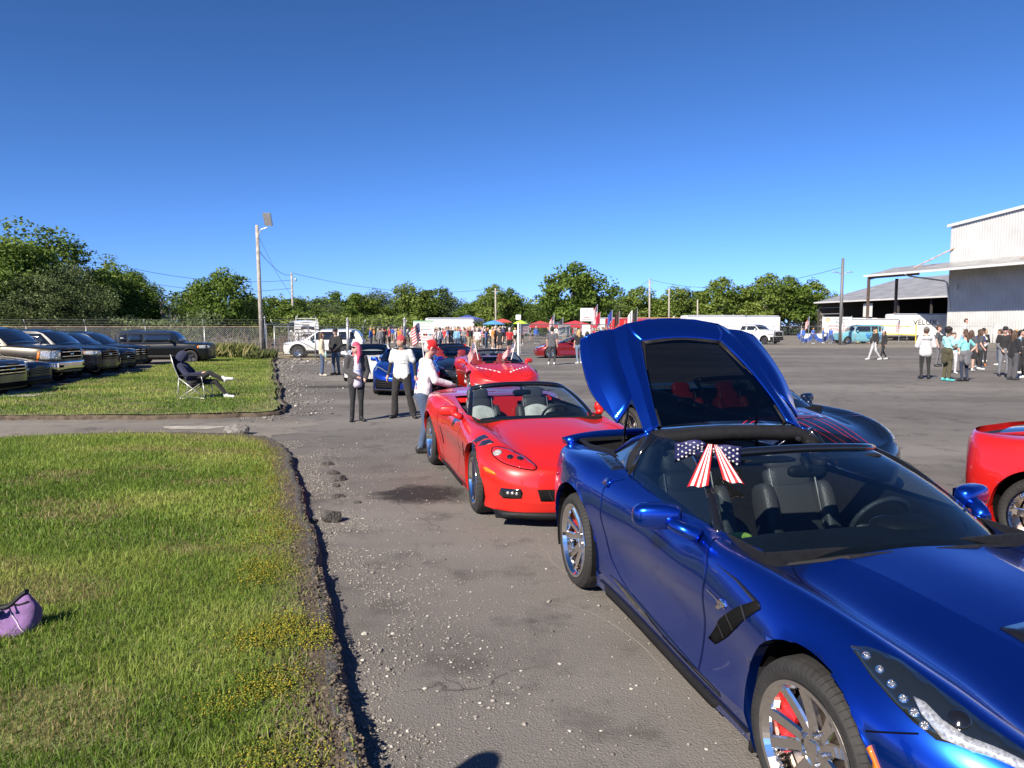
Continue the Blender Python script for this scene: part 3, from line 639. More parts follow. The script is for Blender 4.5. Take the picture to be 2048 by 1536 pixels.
# ---------------------------------------------------------------- grass
M_GRASS = mat('grass_blade', (.1, .15, .03), .55, attr='Col', trans=.35, spec=.3)
def grass(name, X, Y, edge, h0, w0, label, seed, thin=1.0):
    rg = np.random.default_rng(seed); d = polydist(X, Y, [tuple(p) for p in edge[::14]])
    bald = fbm(X * .9 + 4, Y * 1.9, 21, 3); dead = (bald > .60)
    keep = rg.uniform(0, 1, len(X)) < np.clip((d - .06) / .5, .05, 1) * np.where(dead, .95, 1.)
    X, Y, d, bald = X[keep], Y[keep], d[keep], bald[keep]; n = len(X); Z = lawn_z(X, Y)
    t1 = fbm(X * .55, Y * .8, 31, 3); t2 = rg.uniform(0, 1, n); t3 = fbm(X * 4, Y * 4, 33, 2)
    g1 = np.array([.12, .205, .024]); g2 = np.array([.225, .32, .050]); g3 = np.array([.36, .395, .098]); st = np.array([.33, .28, .12])
    m = np.clip((t1 - .35) * 2.6 + (t2 - .5) * .55 + (t3 - .5) * .5, 0, 1)[:, None]
    c = np.where(m < .5, g1 + (g2 - g1) * m * 2, g2 + (g3 - g2) * (m * 2 - 1)); s = np.clip((bald - .56) * 4.5, 0, .55) + .06
    s = np.where(d < .35, np.maximum(s, .35), s); sm = rg.uniform(0, 1, n) < s; c[sm] = st * rg.uniform(.6, 1.15, (sm.sum(), 1))
    c = c * rg.uniform(.75, 1.2, (n, 1))
    h = h0 * rg.gamma(6, 1 / 6, n) * (1 - .25 * np.clip((bald - .5) * 5, 0, 1)) * (.8 + .5 * t3); w = w0 * rg.uniform(.7, 1.3, n)
    a = rg.uniform(0, 6.283, n); ux, uy = np.cos(a), np.sin(a); la = rg.uniform(0, 6.283, n); ln = np.abs(rg.normal(.45, .28, n)) * h; lx, ly = np.cos(la) * ln, np.sin(la) * ln
    z0 = Z - .006
    def row(f, wf, hz): return [np.stack([X + lx * f * f + sgn * ux * w * wf, Y + ly * f * f + sgn * uy * w * wf, z0 + hz * h], -1) for sgn in (-1, 1)]
    r0 = row(0, .5, 0); r1 = row(.55, .42, .6); tip = np.stack([X + lx, Y + ly, z0 + h * .95], -1)
    V = np.stack([r0[0], r0[1], r1[1], r1[0], tip], 1).reshape(-1, 3); b = np.arange(n)[:, None] * 5
    F = np.concatenate([b + np.array([[0, 1, 2]]), b + np.array([[0, 2, 3]]), b + np.array([[3, 2, 4]])])
    return tag(np_mesh(name, V, F, M_GRASS, col=np.repeat(c, 5, 0)), label, 'grass', kind='stuff')
def scatter(poly, n, x0, x1, y0, y1, seed, cone=True):
    rg = np.random.default_rng(seed); X = rg.uniform(x0, x1, n); Y = rg.uniform(y0, y1, n); ok = inpoly(X, Y, poly)
    if cone: ok &= (X > -.72 * Y - 1.3)
    return X[ok], Y[ok]
PN = [(p[0] - .03, p[1]) for p in E1] + [(-24, 1), (-.2, 1)]; PF = [(p[0] - .04, p[1]) for p in E2] + [(-16.5, 41.4), (-16.3, 33), (-15.0, 30), (-14.2, 24), (-13.2, 20), (-13.2, 17.6), (-28, 16.2)]
X, Y = scatter(PN, 200000, -5.2, 0, 2.3, 6.0, 1); grass('grass', X, Y, E1, .039, .0042, 'short green grass of the near lawn close to the camera', 1)
X, Y = scatter(PN, 330000, -11, -1.3, 6.0, 12.6, 2); grass('grass', X, Y, E1, .042, .0068, 'short green grass at the back of the near lawn', 2)
X, Y = scatter(PF, 190000, -18, -4.8, 14.2, 41.5, 3); grass('grass', X, Y, E2, .046, .016, 'short green grass of the far lawn', 3)
# weeds, tall verge grass
rg_ = np.random.default_rng(5)
X = rg_.uniform(-24, -14.9, 16000); Y = 41.9 + rg_.normal(.3, .45, 16000) + (X + 14) * .02
def tall(name, X, Y, h, w, label, seed, c1, c2):
    rg = np.random.default_rng(seed); n = len(X); hh = h * np.clip(rg.gamma(5, .2, n), .3, 1.5) * (.35 + 1.15 * fbm(X * .9, Y * .9, seed, 3)); a = rg.uniform(0, 6.28, n); la = rg.uniform(0, 6.28, n); ln = hh * np.abs(rg.normal(.3, .2, n)); ux, uy = np.cos(a) * w, np.sin(a) * w
    V = np.stack([np.stack([X - ux, Y - uy, X * 0], -1), np.stack([X + ux, Y + uy, X * 0], -1), np.stack([X + np.cos(la) * ln * .3 + ux * .7, Y + np.sin(la) * ln * .3 + uy * .7, hh * .6], -1), np.stack([X + np.cos(la) * ln, Y + np.sin(la) * ln, hh], -1)], 1).reshape(-1, 3)
    b = np.arange(n)[:, None] * 4; t = rg.uniform(0, 1, (n, 1)); c = np.array(c1) * (1 - t) + np.array(c2) * t
    return tag(np_mesh(name, V, np.concatenate([b + np.array([[0, 1, 2]]), b + np.array([[0, 2, 3]])]), M_GRASS, col=np.repeat(c, 4, 0)), label, 'grass', kind='stuff')
tall('tall_grass', X, Y, .62, .009, 'tall seeding grass at the foot of the chain link fence', 6, (.10, .16, .03), (.34, .30, .13))
X = rg_.uniform(-14.6, -13.7, 1400); Y = rg_.uniform(39.5, 42.6, 1400) ; tall('tall_grass', X, Y, .45, .010, 'tall weeds growing beside the floodlight pole', 8, (.06, .1, .02), (.2, .2, .08))
# stonecrop : low yellow cushions near the kerb
M_SED = mat('stonecrop', (.5, .42, .03), .6, attr='Col', trans=.2)
def stonecrop():
    rg = np.random.default_rng(4); e = np.array(E1); pts = []; cols = []
    for (y, o, rx, ry, n) in [(3.55, .38, .16, .14, 420), (3.35, .62, .12, .1, 200), (4.08, .12, .1, .12, 330), (4.12, .42, .17, .14, 620), (4.28, .28, .12, .12, 300), (5.15, .45, .16, .2, 420), (5.4, .42, .15, .2, 330), (6.2, .36, .2, .28, 460), (6.75, .34, .2, .25, 330), (7.5, .33, .16, .3, 260), (8.4, .3, .15, .3, 260), (9.2, .32, .2, .4, 300), (10.2, .38, .25, .4, 300), (11, .45, .3, .4, 240), (2.9, .4, .2, .15, 350)]:
        i = int(np.argmin(np.abs(e[:, 1] - y) + (e[:, 0] < -4.6) * 9)); cx, cy = e[i]; n = int(n * 2.4); X = cx - o + rg.normal(0, rx * .68, n); Y = cy + rg.normal(0, ry * .8, n)
        pts.append(np.c_[X, Y]); t = rg.uniform(0, 1, (n, 1)); cols.append(np.array([.56, .46, .03]) * (.35 + .65 * t) * np.where(rg.uniform(0, 1, (n, 1)) < .5, [[.40, .62, .8]], [[.92, .92, 1]]))
    A = np.concatenate(pts); c = np.concatenate(cols); ok = inpoly(A[:, 0], A[:, 1], PN); A, c = A[ok], c[ok]; n = len(A); z = lawn_z(A[:, 0], A[:, 1]) + rg.uniform(.004, .042, n)
    stones('stonecrop', np.c_[A, z], rg.uniform(.0035, .0085, n), M_SED, 'yellow flowering stonecrop cushions along the near lawn edge', c, 7)['category'] = 'stonecrop'
stonecrop()
# crumbs of soil between turf and kerb
def soil():
    rg = np.random.default_rng(14); e = np.array(E1); T = np.gradient(e, axis=0); T /= np.linalg.norm(T, axis=1)[:, None] + 1e-9; Nn = np.c_[T[:, 1], -T[:, 0]]
    w = np.linalg.norm(T, axis=1) * (e[:, 1] < 12) * (e[:, 0] > -4.6) / (e[:, 1] ** .7); i = rg.choice(len(e), 9000, p=w / w.sum()); P = e[i] - Nn[i] * np.abs(rg.normal(.03, .20, (9000, 1))) + T[i] * rg.uniform(-.06, .06, (9000, 1))
    t = rg.uniform(0, 1, (9000, 1)); c = np.array([.05, .038, .028]) * (1 - t) + np.array([.17, .135, .1]) * t
    stones('soil_crumbs', np.c_[P, lawn_z(P[:, 0], P[:, 1]) + .004], rg.gamma(2, .0028, 9000) + .002, M_STC, 'brown soil crumbs and bark along the kerb', c, 15)
soil()
# ---------------------------------------------------------------- trees
M_LEAF = mat('leaves', (.06, .10, .02), .6, attr='Col', trans=.3, spec=.25)
M_BARK = mat('bark', (.14, .12, .10), .95, var=.35, vscale=4, bump=.5, bscale=12)
def leaf_cloud(seed, h, w, zb, nclump, per, size, c1, c2, c3, top=1.0, lean=0):
    """crown of many small leaf faces gathered in clumps; returns V, F(quads), colours"""
    rg = np.random.default_rng(seed); C = []
    while len(C) < nclump:
        p = rg.uniform(-1, 1, 3); r = np.linalg.norm(p)
        if r > 1 or r < .35 and rg.uniform() < .7: continue
        C.append(p)
    C = np.array(C); a = np.arctan2(C[:, 1], C[:, 0]); bul = 1 + .28 * np.sin(a * 3 + seed) + .18 * np.sin(a * 5 + seed * 2.3 + C[:, 2] * 3)
    ctr = np.stack([C[:, 0] * w / 2 * bul * (1 - .25 * C[:, 2] * (C[:, 2] > 0)), C[:, 1] * w / 2 * bul * (1 - .25 * C[:, 2] * (C[:, 2] > 0)), zb + (h - zb) * (.5 + .5 * C[:, 2]) * (1 + .07 * np.sin(a * 4 + seed))], -1)
    cr = rg.uniform(.09, .19, nclump) * (w + h - zb) / 2
    n = nclump * per; ci = np.repeat(np.arange(nclump), per); d = rg.normal(0, 1, (n, 3)); d /= np.linalg.norm(d, axis=1)[:, None]; rad = rg.uniform(.25, 1, (n, 1)) ** .6
    P = ctr[ci] + d * rad * cr[ci][:, None] * np.array([1, 1, .75]); P[:, 2] = np.maximum(P[:, 2], .15)
    nr = d * .55 + rg.normal(0, .6, (n, 3)) + np.array([0, 0, .35]); nr /= np.linalg.norm(nr, axis=1)[:, None]
    t = np.cross(nr, rg.normal(0, 1, (n, 3))); t /= np.linalg.norm(t, axis=1)[:, None]; b = np.cross(nr, t); s = size * rg.uniform(.6, 1.35, (n, 1))
    V = np.stack([P - t * s, P - b * s * .55 + nr * s * .12, P + t * s, P + b * s * .55 + nr * s * .12], 1).reshape(-1, 3); F = np.arange(n * 4).reshape(-1, 4)
    q = rg.uniform(0, 1, (n, 1)); cq = rg.uniform(0, 1, nclump)[ci][:, None]; m = np.clip(.5 * q + .7 * cq - .1, 0, 1)
    c = np.where(m < .5, np.array(c1) + (np.array(c2) - np.array(c1)) * m * 2, np.array(c2) + (np.array(c3) - np.array(c2)) * (m * 2 - 1)) * rg.uniform(.8, 1.2, (n, 1))
    return V, F, np.repeat(c, 4, 0), ctr
GRN = ((0.058, 0.109, 0.018), (0.109, 0.179, 0.028), (0.192, 0.256, 0.051))
OLV = ((0.061, 0.098, 0.029), (0.118, 0.161, 0.057), (0.189, 0.236, 0.109))
YGR = ((0.079, 0.134, 0.02), (0.146, 0.213, 0.037), (0.244, 0.299, 0.073))
def tree_proto(seed, h, w, zb, cols, size, nclump=90, per=90, trunk=.22, bare=False):
    V, F, c, ctr = leaf_cloud(seed, h, w, zb, nclump, per, size, *cols)
    o = np_mesh('crown', V, F, M_LEAF, col=c); COL.objects.unlink(o); rg = random.Random(seed); mb = MB()
    mb.tube([(0, 0, -.1), (.08 * rg.uniform(-1, 1), .05, zb * .6 + .3), (.15 * rg.uniform(-1, 1), .1 * rg.uniform(-1, 1), zb + (h - zb) * .35), (.2 * rg.uniform(-1, 1), 0, zb + (h - zb) * .75)], [trunk, trunk * .8, trunk * .5, trunk * .15], 8)
    for k in range(9):
        q = ctr[rg.randrange(len(ctr))]; z0 = zb * .7 + (q[2] - zb) * .35; mb.tube([(0, 0, max(.4, z0)), (q[0] * .5, q[1] * .5, z0 + (q[2] - z0) * .6), tuple(q)], [trunk * .38, trunk * .22, trunk * .07], 5)
    t = mb.build('trunk', M_BARK); COL.objects.unlink(t)
    return o, t
PROT = [tree_proto(1, 10, 9, 1.6, GRN, .22), tree_proto(2, 10, 8, 1.2, YGR, .22), tree_proto(3, 10, 10, 1.4, GRN, .24), tree_proto(4, 10, 7, 1.0, YGR, .21), tree_proto(5, 10, 9.5, .8, ((.05, .09, .015), (.095, .15, .026), (.165, .215, .048)), .22), tree_proto(6, 10, 8.5, 1.0, OLV, .17, 90, 70)]
NEAR = [tree_proto(11, 10, 8, 1.0, GRN, .15, 150, 110, .3), tree_proto(12, 10, 7, .9, GRN, .14, 140, 110, .28), tree_proto(13, 8, 8, .5, OLV, .10, 150, 100, .16), tree_proto(14, 6, 6.5, .7, GRN, .13, 120, 100, .2)]
def tree(pr, x, y, sz, sxy, rz, label, group=None, name='leafy_tree'):
    o = empty(name, (x, y, 0), rz, label, 'tree', group); o.scale = (sxy, sxy, sz)
    for q in pr: c = q.copy(); COL.objects.link(c); c.parent = o
    return o
def at(px, d): return (px - 1024) / 1453.5 * d
# woods on the left
for k, (pt, px, d, h, w, lab) in enumerate([
    (0, 20, 53, 8.7, 9.2, 'tallest dark green tree at the left edge of the wood'), (1, 105, 56, 8.7, 7.6, 'tall dark green tree with rounded top, second in the wood'),
    (2, 60, 50, 5.4, 6.5, 'olive-brown bushy tree in front of the tall pair'), (2, 150, 53, 6.4, 5.6, 'pale olive half-leafed tree right of the tall pair'),
    (3, 205, 62, 6.8, 6.5, 'round green tree behind the leftmost wooden pole'), (0, 238, 66, 7.4, 6.0, 'green tree just right of the leftmost wooden pole'),
    (1, 278, 63, 5.8, 5.6, 'dark shrubby tree beside the dead twigs'), (3, 440, 68, 6.9, 6.9, 'round dark green tree left of the floodlight pole'),
    (1, -60, 52, 8.4, 8.5, 'green tree cropped by the left edge'), (3, 395, 72, 5.4, 4.6, 'small green tree left of the round dark tree'), (3, 500, 80, 5.2, 5.0, 'low green tree behind the floodlight pole'), (2, 315, 70, 4.2, 4.8, 'low olive thicket beside the dead twigs')]):
    b = [10, 10, 8, 6][pt]; bw = [8, 7, 8, 6.5][pt]; tree(NEAR[pt], at(px, d), d, h / b, w / bw, k * 1.9, lab, 'trees of the wood on the left')
# belt of trees behind the field
rt = random.Random(5)
big = tree(PROT[2], at(1150, 118), 118, 1.18, 1.28, .4, 'largest rounded green tree, centre of the far tree line')
belt = [(560, 92, 5.0, 7), (600, 100, 5.8, 8), (640, 120, 6.6, 9), (680, 140, 8.2, 9.5), (720, 145, 7.8, 9), (765, 150, 9.4, 10), (815, 148, 9.9, 10), (862, 150, 9.7, 10), (905, 150, 8.4, 9), (945, 140, 6.2, 7), (985, 130, 8.6, 6.5), (1020, 132, 8.5, 6), (1048, 140, 5.4, 6), (1095, 125, 7.4, 7), (1200, 130, 7.6, 8), (1235, 150, 8.2, 8.5), (1270, 145, 9.0, 9), (1312, 150, 7.4, 8), (1350, 142, 9.0, 9), (1395, 150, 9.4, 9.5), (1440, 140, 10.4, 10.5), (1490, 150, 9.2, 9.5), (1530, 138, 10.9, 10), (1575, 142, 11.2, 10.5), (1620, 145, 10.4, 9.5), (1665, 155, 9.0, 9), (1705, 160, 8.6, 9), (1750, 165, 8.0, 9), (1160, 150, 8, 9), (1060, 160, 6.4, 8), (960, 165, 7.5, 9), (840, 165, 9.0, 10), (740, 165, 8.6, 10), (1800, 170, 8, 9), (2075, 175, 12, 10)]
for k, (px, d, h, w) in enumerate(belt):
    p = PROT[(k * 7 + 3) % 6 if k % 5 else 5 if k % 2 else 1]; tree(p, at(px, d), d, h / 10, w / 8.7, rt.uniform(0, 6), 'green leafy tree in the far tree line behind the crowd', 'far tree line')
def undergrowth(name, n, xr, yr_, hz, size, cols, label, seed):
    rg = np.random.default_rng(seed); X = rg.uniform(*xr, n); Y = rg.uniform(*yr_, n); hh = hz * (.45 + .75 * fbm(X * .3, Y * .1, seed, 3)); Z = rg.uniform(0, 1, n) ** .8 * hh
    P = np.stack([X, Y, Z + .05], -1); nr = rg.normal(0, 1, (n, 3)) + np.array([0, -.3, .4]); nr /= np.linalg.norm(nr, axis=1)[:, None]; t = np.cross(nr, rg.normal(0, 1, (n, 3))); t /= np.linalg.norm(t, axis=1)[:, None]; b = np.cross(nr, t); s = size * rg.uniform(.6, 1.4, (n, 1))
    V = np.stack([P - t * s, P - b * s * .5, P + t * s, P + b * s * .5], 1).reshape(-1, 3); q = rg.uniform(0, 1, (n, 1)); c = np.array(cols[0]) * (1 - q) + np.array(cols[2]) * q
    return tag(np_mesh(name, V, np.arange(n * 4).reshape(-1, 4), M_LEAF, col=np.repeat(c, 4, 0)), label, 'undergrowth', kind='stuff')
undergrowth('undergrowth', 46000, (-75, 130), (150, 158), 8.2, .27, YGR, 'dense green undergrowth at the foot of the far trees', 2)
undergrowth('undergrowth', 9000, (-34, -8), (86, 92), 3.2, .18, YGR, 'green bushes behind the white crossover', 3)
undergrowth('undergrowth', 14000, (-48, -22), (52, 56), 3.2, .11, OLV, 'shaded brush at the foot of the left wood', 4)
def twigs():
    rg = np.random.default_rng(8); mb = MB()
    for k in range(420):
        x = rg.uniform(-36, -13); y = rg.uniform(52, 57); h = rg.uniform(.6, 2.3); dx, dy = rg.normal(0, .6, 2); mb.tube([(x, y, 0), (x + dx * .4, y + dy * .4, h * .6), (x + dx, y + dy, h * rg.uniform(.7, 1))], [.035, .022, .008], 4, cap=False)
    tag(mb.build('brush_twigs', mat('dry_twig', (.17, .13, .10), .95)), 'tangle of bare brown twigs behind the fence', 'brush', kind='stuff')
twigs()
def dead_tree(px, d, h, label):
    o = empty('dead_tree', (at(px, d), d, 0), 0, label, 'tree'); rg = random.Random(px); mb = MB()
    for k in range(7):
        a = rg.uniform(0, 6.28); l = rg.uniform(.6, 1) * h; sx = rg.uniform(-.28, .28); mb.tube([(sx * .3, 0, 0), (sx * l * .5, .1, l * .5), (sx * l * 1.1, .2, l)], [.09, .06, .015], 5)
        for q in range(4): t = rg.uniform(.4, .9); mb.tube([(sx * l * t, .1, l * t), (sx * l * t + rg.uniform(-.5, .5), .1, l * t + rg.uniform(.3, .9))], [.03, .008], 4)
    mb.build('trunk', mat('dead_wood', (.26, .23, .20), .9), o); return o
dead_tree(342, 62, 4.6, 'bare dead tree with thin upright limbs at the end of the wood')
# ---------------------------------------------------------------- chain link fence, gates
M_GALV = mat('galvanised', (.46, .47, .47), .45, .7, var=.2, vscale=3)
M_WIRE = mat('fence_wire', (.30, .30, .30), .5, .6)
M_RUST = mat('rusty_rail', (.30, .21, .15), .7, .3, var=.4, vscale=3)
def fence(name, pts, label, post=3.1, h=1.85, sp=.12, arm=True, wire=.005, rail=M_GALV, thick=()):
    root = empty(name, (pts[0][0], pts[0][1], 0), 0, label, 'fence'); ox, oy = pts[0]; ms = MB(); bw = MB(); tr = MB()
    for (x1, y1), (x2, y2) in zip(pts[:-1], pts[1:]):
        x1, x2, y1, y2 = x1 - ox, x2 - ox, y1 - oy, y2 - oy; L = math.hypot(x2 - x1, y2 - y1); ux, uy = (x2 - x1) / L, (y2 - y1) / L; nx, ny = -uy, ux
        n = max(1, round(L / post))
        for k in range(n + 1):
            if k == n and (x2 + ox, y2 + oy) != pts[-1]: continue
            px_, py_ = x1 + ux * L * k / n, y1 + uy * L * k / n; mb = MB(); mb.tube([(px_, py_, -.05), (px_, py_, h + .04)], .032, 8)
            if arm: mb.tube([(px_, py_, h), (px_ + ux * .0 - nx * .22, py_ - ny * .22, h + .42)], .016, 6)
            mb.build('post', M_GALV, root, smooth=True)
        tr.tube([(x1, y1, h), (x2, y2, h)], .02, 6)
        nn = int((L + h) / sp)
        for sg in (1, -1):
            for k in range(nn):
                a = k * sp; p0 = (max(0, a - h) if sg > 0 else min(L, a), max(0, 0)); 
                if sg > 0: s0, z0 = (a, 0) if a <= L else (L, a - L); s1, z1 = (a - h, h) if a >= h else (0, a)
                else: s0, z0 = (a - h, 0) if a >= h else (0, h - a); s1, z1 = (a, h) if a <= L else (L, h - (a - L))
                if abs(s1 - s0) < .02: continue
                A = Vector((x1 + ux * s0, y1 + uy * s0, z0 + .03)); B = Vector((x1 + ux * s1, y1 + uy * s1, z1 - .0)); w = wire
                ms.add([A + Vector((-ux * w, -uy * w, 0)), A + Vector((ux * w, uy * w, 0)), B + Vector((ux * w, uy * w, 0)), B + Vector((-ux * w, -uy * w, 0))], [(0, 1, 2, 3)])
        if arm:
            for q in range(3): f = .3 + .33 * q; bw.tube([(x1 - nx * .22 * f, y1 - ny * .22 * f, h + .42 * f), (x2 - nx * .22 * f, y2 - ny * .22 * f, h + .42 * f)], .005, 4)
    tr.build('top_rail', rail, root); m_ = ms.build('chain_link_mesh', M_WIRE, root); m_['kind'] = 'stuff'
    if arm: bw.build('barbed_wire', M_WIRE, root)
    return root
fence('chain_link_fence', [(-62, 40.6), (-14.75, 43.1)], 'long chain link fence with barbed wire behind the parked cars', 3.3, sp=.13, wire=.006, rail=M_RUST)
fence('chain_link_fence', [(-13.9, 42.6), (-10.67, 39.5), (-6.75, 45.7)], 'chain link fence corner in front of the white crossover', 4.2, sp=.14, wire=.0045)
fence('chain_link_fence', [(6.9, 52.2), (17, 70.5), (41, 75.6), (50.6, 76.6)], 'far chain link fence with angled barbed wire arms on the right', 3.05, sp=.35, wire=.006)
def gate(name, a, b, h, label, sp=.11, brace=True, rust=False):
    root = empty(name, (a[0], a[1], 0), 0, label, 'gate'); L = math.hypot(b[0] - a[0], b[1] - a[1]); ux, uy = (b[0] - a[0]) / L, (b[1] - a[1]) / L; m = M_GALV
    f = MB(); P = lambda s, z: (ux * s, uy * s, z)
    for p, q in ((P(0, .12), P(0, h)), (P(L, .12), P(L, h)), (P(0, .12), P(L, .12)), (P(0, h), P(L, h)), (P(L / 2, .12), P(L / 2, h))): f.tube([p, q], .028, 6)
    f.build('gate_frame', m, root)
    if brace: MB().tube([P(0, .12), P(L / 2, h)], .014, 5).build('brace', m, root); MB().tube([P(L / 2, h), P(L, .12)], .014, 5).build('brace', m, root)
    ms = MB(); H_ = h - .12
    for k in range(int((L + H_) / sp)):
        a_ = k * sp
        for sg in (1, -1):
            if sg > 0: s0, z0 = (a_, 0) if a_ <= L else (L, a_ - L); s1, z1 = (a_ - H_, H_) if a_ >= H_ else (0, a_)
            else: s0, z0 = (a_ - H_, 0) if a_ >= H_ else (0, H_ - a_); s1, z1 = (a_, H_) if a_ <= L else (L, H_ - (a_ - L))
            A = Vector(P(s0, z0 + .12)); B = Vector(P(s1, z1 + .12)); w = Vector((ux, uy, 0)) * .006; ms.add([A - w, A + w, B + w, B - w], [(0, 1, 2, 3)])
    ms.build('chain_link_mesh', M_RUST if rust else M_WIRE, root)['kind'] = 'stuff'
    return root
gate('chain_link_gate', (.55, 46.6), (6.75, 51.9), 2.0, 'open chain link gate leaf carrying two white notices')
gate('chain_link_gate', (-14.5, 43.0), (-13.3, 47.6), 2.0, 'brown slatted gate leaf beside the floodlight pole', rust=True)
for x, y, hh, lab in ((-9.7, 43.0, 2.25, 'thick gate post between the white crossover and the couple'), (-6.75, 45.8, 2.3, 'thick gate post behind the man in the bandana'), (32.3, 71.3, 2.5, 'thick fence post below the double-arm street light'), (-14.62, 43.1, 2.35, 'fence corner post beside the floodlight pole')):
    o = empty('fence_post', (x, y, 0), 0, lab, 'post'); MB().tube([(0, 0, -.05), (0, 0, hh)], .085 if x < 0 and x > -12 else .05, 12).build('tube', M_GALV, o, smooth=True); MB().lathe([(.09, 0), (.08, .05), (.03, .09), (.025, .16), (0, .17)], 12, Matrix.Translation((0, 0, hh))).build('cap', M_GALV, o, smooth=True)
o = empty('gate_post', (.40, 45.6, 0), 0, 'white gate post topped by a square white box', 'post'); MB().tube([(0, 0, -.05), (0, 0, 2.1)], .07, 12).build('tube', mat('white_enamel', (.7, .7, .68), .5), o); MB().add(*pad((0, 0, 2.42), (.34, .22, .34), .25)).build('post_box', MATS['white_enamel'], o, smooth=True)
# ---------------------------------------------------------------- poles and wires
M_POLE = mat('weathered_pole', (.36, .33, .29), .9, var=.3, vscale=5, bump=.4, bscale=25)
M_POLE2 = mat('brown_pole', (.15, .12, .10), .9, var=.3, vscale=5)
fp = empty('floodlight_pole', (-14.88, 43.0, 0), 0, 'tall pale wooden pole with a square floodlight on top', 'light pole')
MB().tube([(.12, 0, -.1), (.05, 0, 4), (0, 0, 7.75)], [.135, .115, .095], 12).build('pole', M_POLE, fp, smooth=True)
MB().tube([(.08, -.02, 7.2), (.25, -.02, 7.5), (.60, -.02, 7.62), (.62, -.02, 7.68)], .03, 8).build('arm', M_GALV, fp)
hd = MB(); Mh = Matrix.Translation((.66, -.05, 8.08)) @ Matrix.Rotation(R(-62), 4, 'X') @ Matrix.Rotation(R(12), 4, 'Y'); hd.box((0, 0, 0), (.46, .74, .14), 0, Mh); h_ = hd.build('flood_lamp', M_GALV, fp); MB().box((0, 0, .075), (.38, .64, .02), 0, Mh).build('lamp_glass', mat('lamp_glass', (.55, .56, .55), .2), h_)
MB().tube([(.13, 0, 7.0), (.5, 2, 5.0), (1.2, 6, 2.2)], .012, 4).build('stay_wire', M_WIRE, fp)
UP = [(219, 78, 8.6, 'leftmost brown wooden utility pole rising from the wood'), (587, 92, 8.5, 'grey utility pole with a small lamp behind the white van'), (991, 118, 7.9, 'thin wooden pole in the tree line left of the largest tree'), (1297, 108, 8.7, 'pale wooden pole right of the largest tree'), (1336, 122, 8.1, 'shorter pale pole next to the pole right of the largest tree'), (1393, 132, 6.6, 'thin short pole before the right tree line')]
for px, d, h, lab in UP:
    o = empty('utility_pole', (at(px, d), d, 0), 0, lab, 'pole'); MB().tube([(.1, 0, 0), (0, 0, h)], [.17, .12], 8).build('pole', M_POLE2 if px == 219 else M_POLE, o, smooth=True)
    if px == 587: MB().tube([(0, 0, h - .6), (.3, 0, h - .5), (.45, 0, h - .7)], .03, 5).build('arm', M_GALV, o); MB().add(*pad((.5, 0, h - .85), (.22, .3, .4), .5)).build('lamp', M_GALV, o)
    if px in (991, 1297): MB().box((0, 0, h - .5), (1.0, .1, .1)).build('cross_arm', M_POLE, o)
sl = empty('street_light', (at(1679, 71.6), 71.6, 0), 0, 'grey double-arm street light by the far fence', 'street light'); MB().tube([(0, 0, 0), (0, 0, 8.45)], [.16, .13], 10).build('pole', mat('grey_pole', (.17, .17, .17), .6, .3), sl, smooth=True)
for s in (-1, 1): MB().tube([(0, 0, 6.85), (s * .35, 0, 7.05), (s * .55, 0, 7.1)], .04, 6).build('arm', M_GALV, sl); MB().add(*pad((s * .72, 0, 7.12), (.55, .22, .10), .5)).build('lamp_head', M_GALV, sl, smooth=True)
def wire(a, b, sag, label, n=14, r=.022):
    pts = [tuple(a[i] + (b[i] - a[i]) * t / n - (sag * 4 * (t / n) * (1 - t / n) if i == 2 else 0) for i in range(3)) for t in range(n + 1)]; tag(MB().tube(pts, r, 4).build('overhead_wire', mat('cable', (.05, .05, .055), .7)), label, 'cable')
pt = {px: (at(px, d), d, h) for px, d, h, l in UP}
wire((at(-200, 80), 80, 8.9), pt[219], .4, 'overhead cable from the left edge to the brown pole')
wire(pt[219], (pt[587][0], 92, 7.6), .9, 'upper overhead cable from the brown pole to the grey pole')
wire((pt[219][0], 78, 7.4), (pt[587][0], 92, 6.6), 1.0, 'lower overhead cable from the brown pole to the grey pole')
wire(pt[587], pt[991], 1.4, 'overhead cable from the grey pole towards the tree line pole')
wire((-14.9, 43, 6.4), (pt[587][0], 92, 8.3), .6, 'cable from the floodlight pole to the grey pole')
wire((at(1240, 160), 160, 9.0), pt[1297], .5, 'short cable running left from the pale pole')
wire(pt[1297], (at(1679, 71.6), 71.6, 7.6), 1.6, 'long cable from the pale pole to the street light')
# ---------------------------------------------------------------- buildings on the right
M_CORR = mat('corrugated_white', (.50, .50, .49), .5, var=.10, vscale=.6)
M_CORR2 = mat('corrugated_roof', (.42, .42, .41), .45, .4, var=.25, vscale=.7)
M_TRIM = mat('white_trim', (.60, .60, .58), .5)
M_BROWN = mat('brown_steel', (.10, .07, .055), .7, var=.3, vscale=3)
def corrugated(A, u, L, z0, z1, name, m, parent, pitch=.3, depth=.045, normal=None, ztop=None):
    """vertical ribs along direction u starting at A; ztop(s) optional"""
    n = int(L / pitch); nx, ny = normal; vs = []; fs = []
    for k in range(n):
        for f, d in ((0, 0), (.35, 0), (.45, depth), (.90, depth)):
            s = (k + f) * pitch
            for z in (z0, ztop(s) if ztop else z1): vs.append((A[0] + u[0] * s + nx * d, A[1] + u[1] * s + ny * d, z))
    for i in range(len(vs) // 2 - 1): fs.append((2 * i, 2 * i + 2, 2 * i + 3, 2 * i + 1))
    return mesh_obj(name, vs, fs, m, parent)
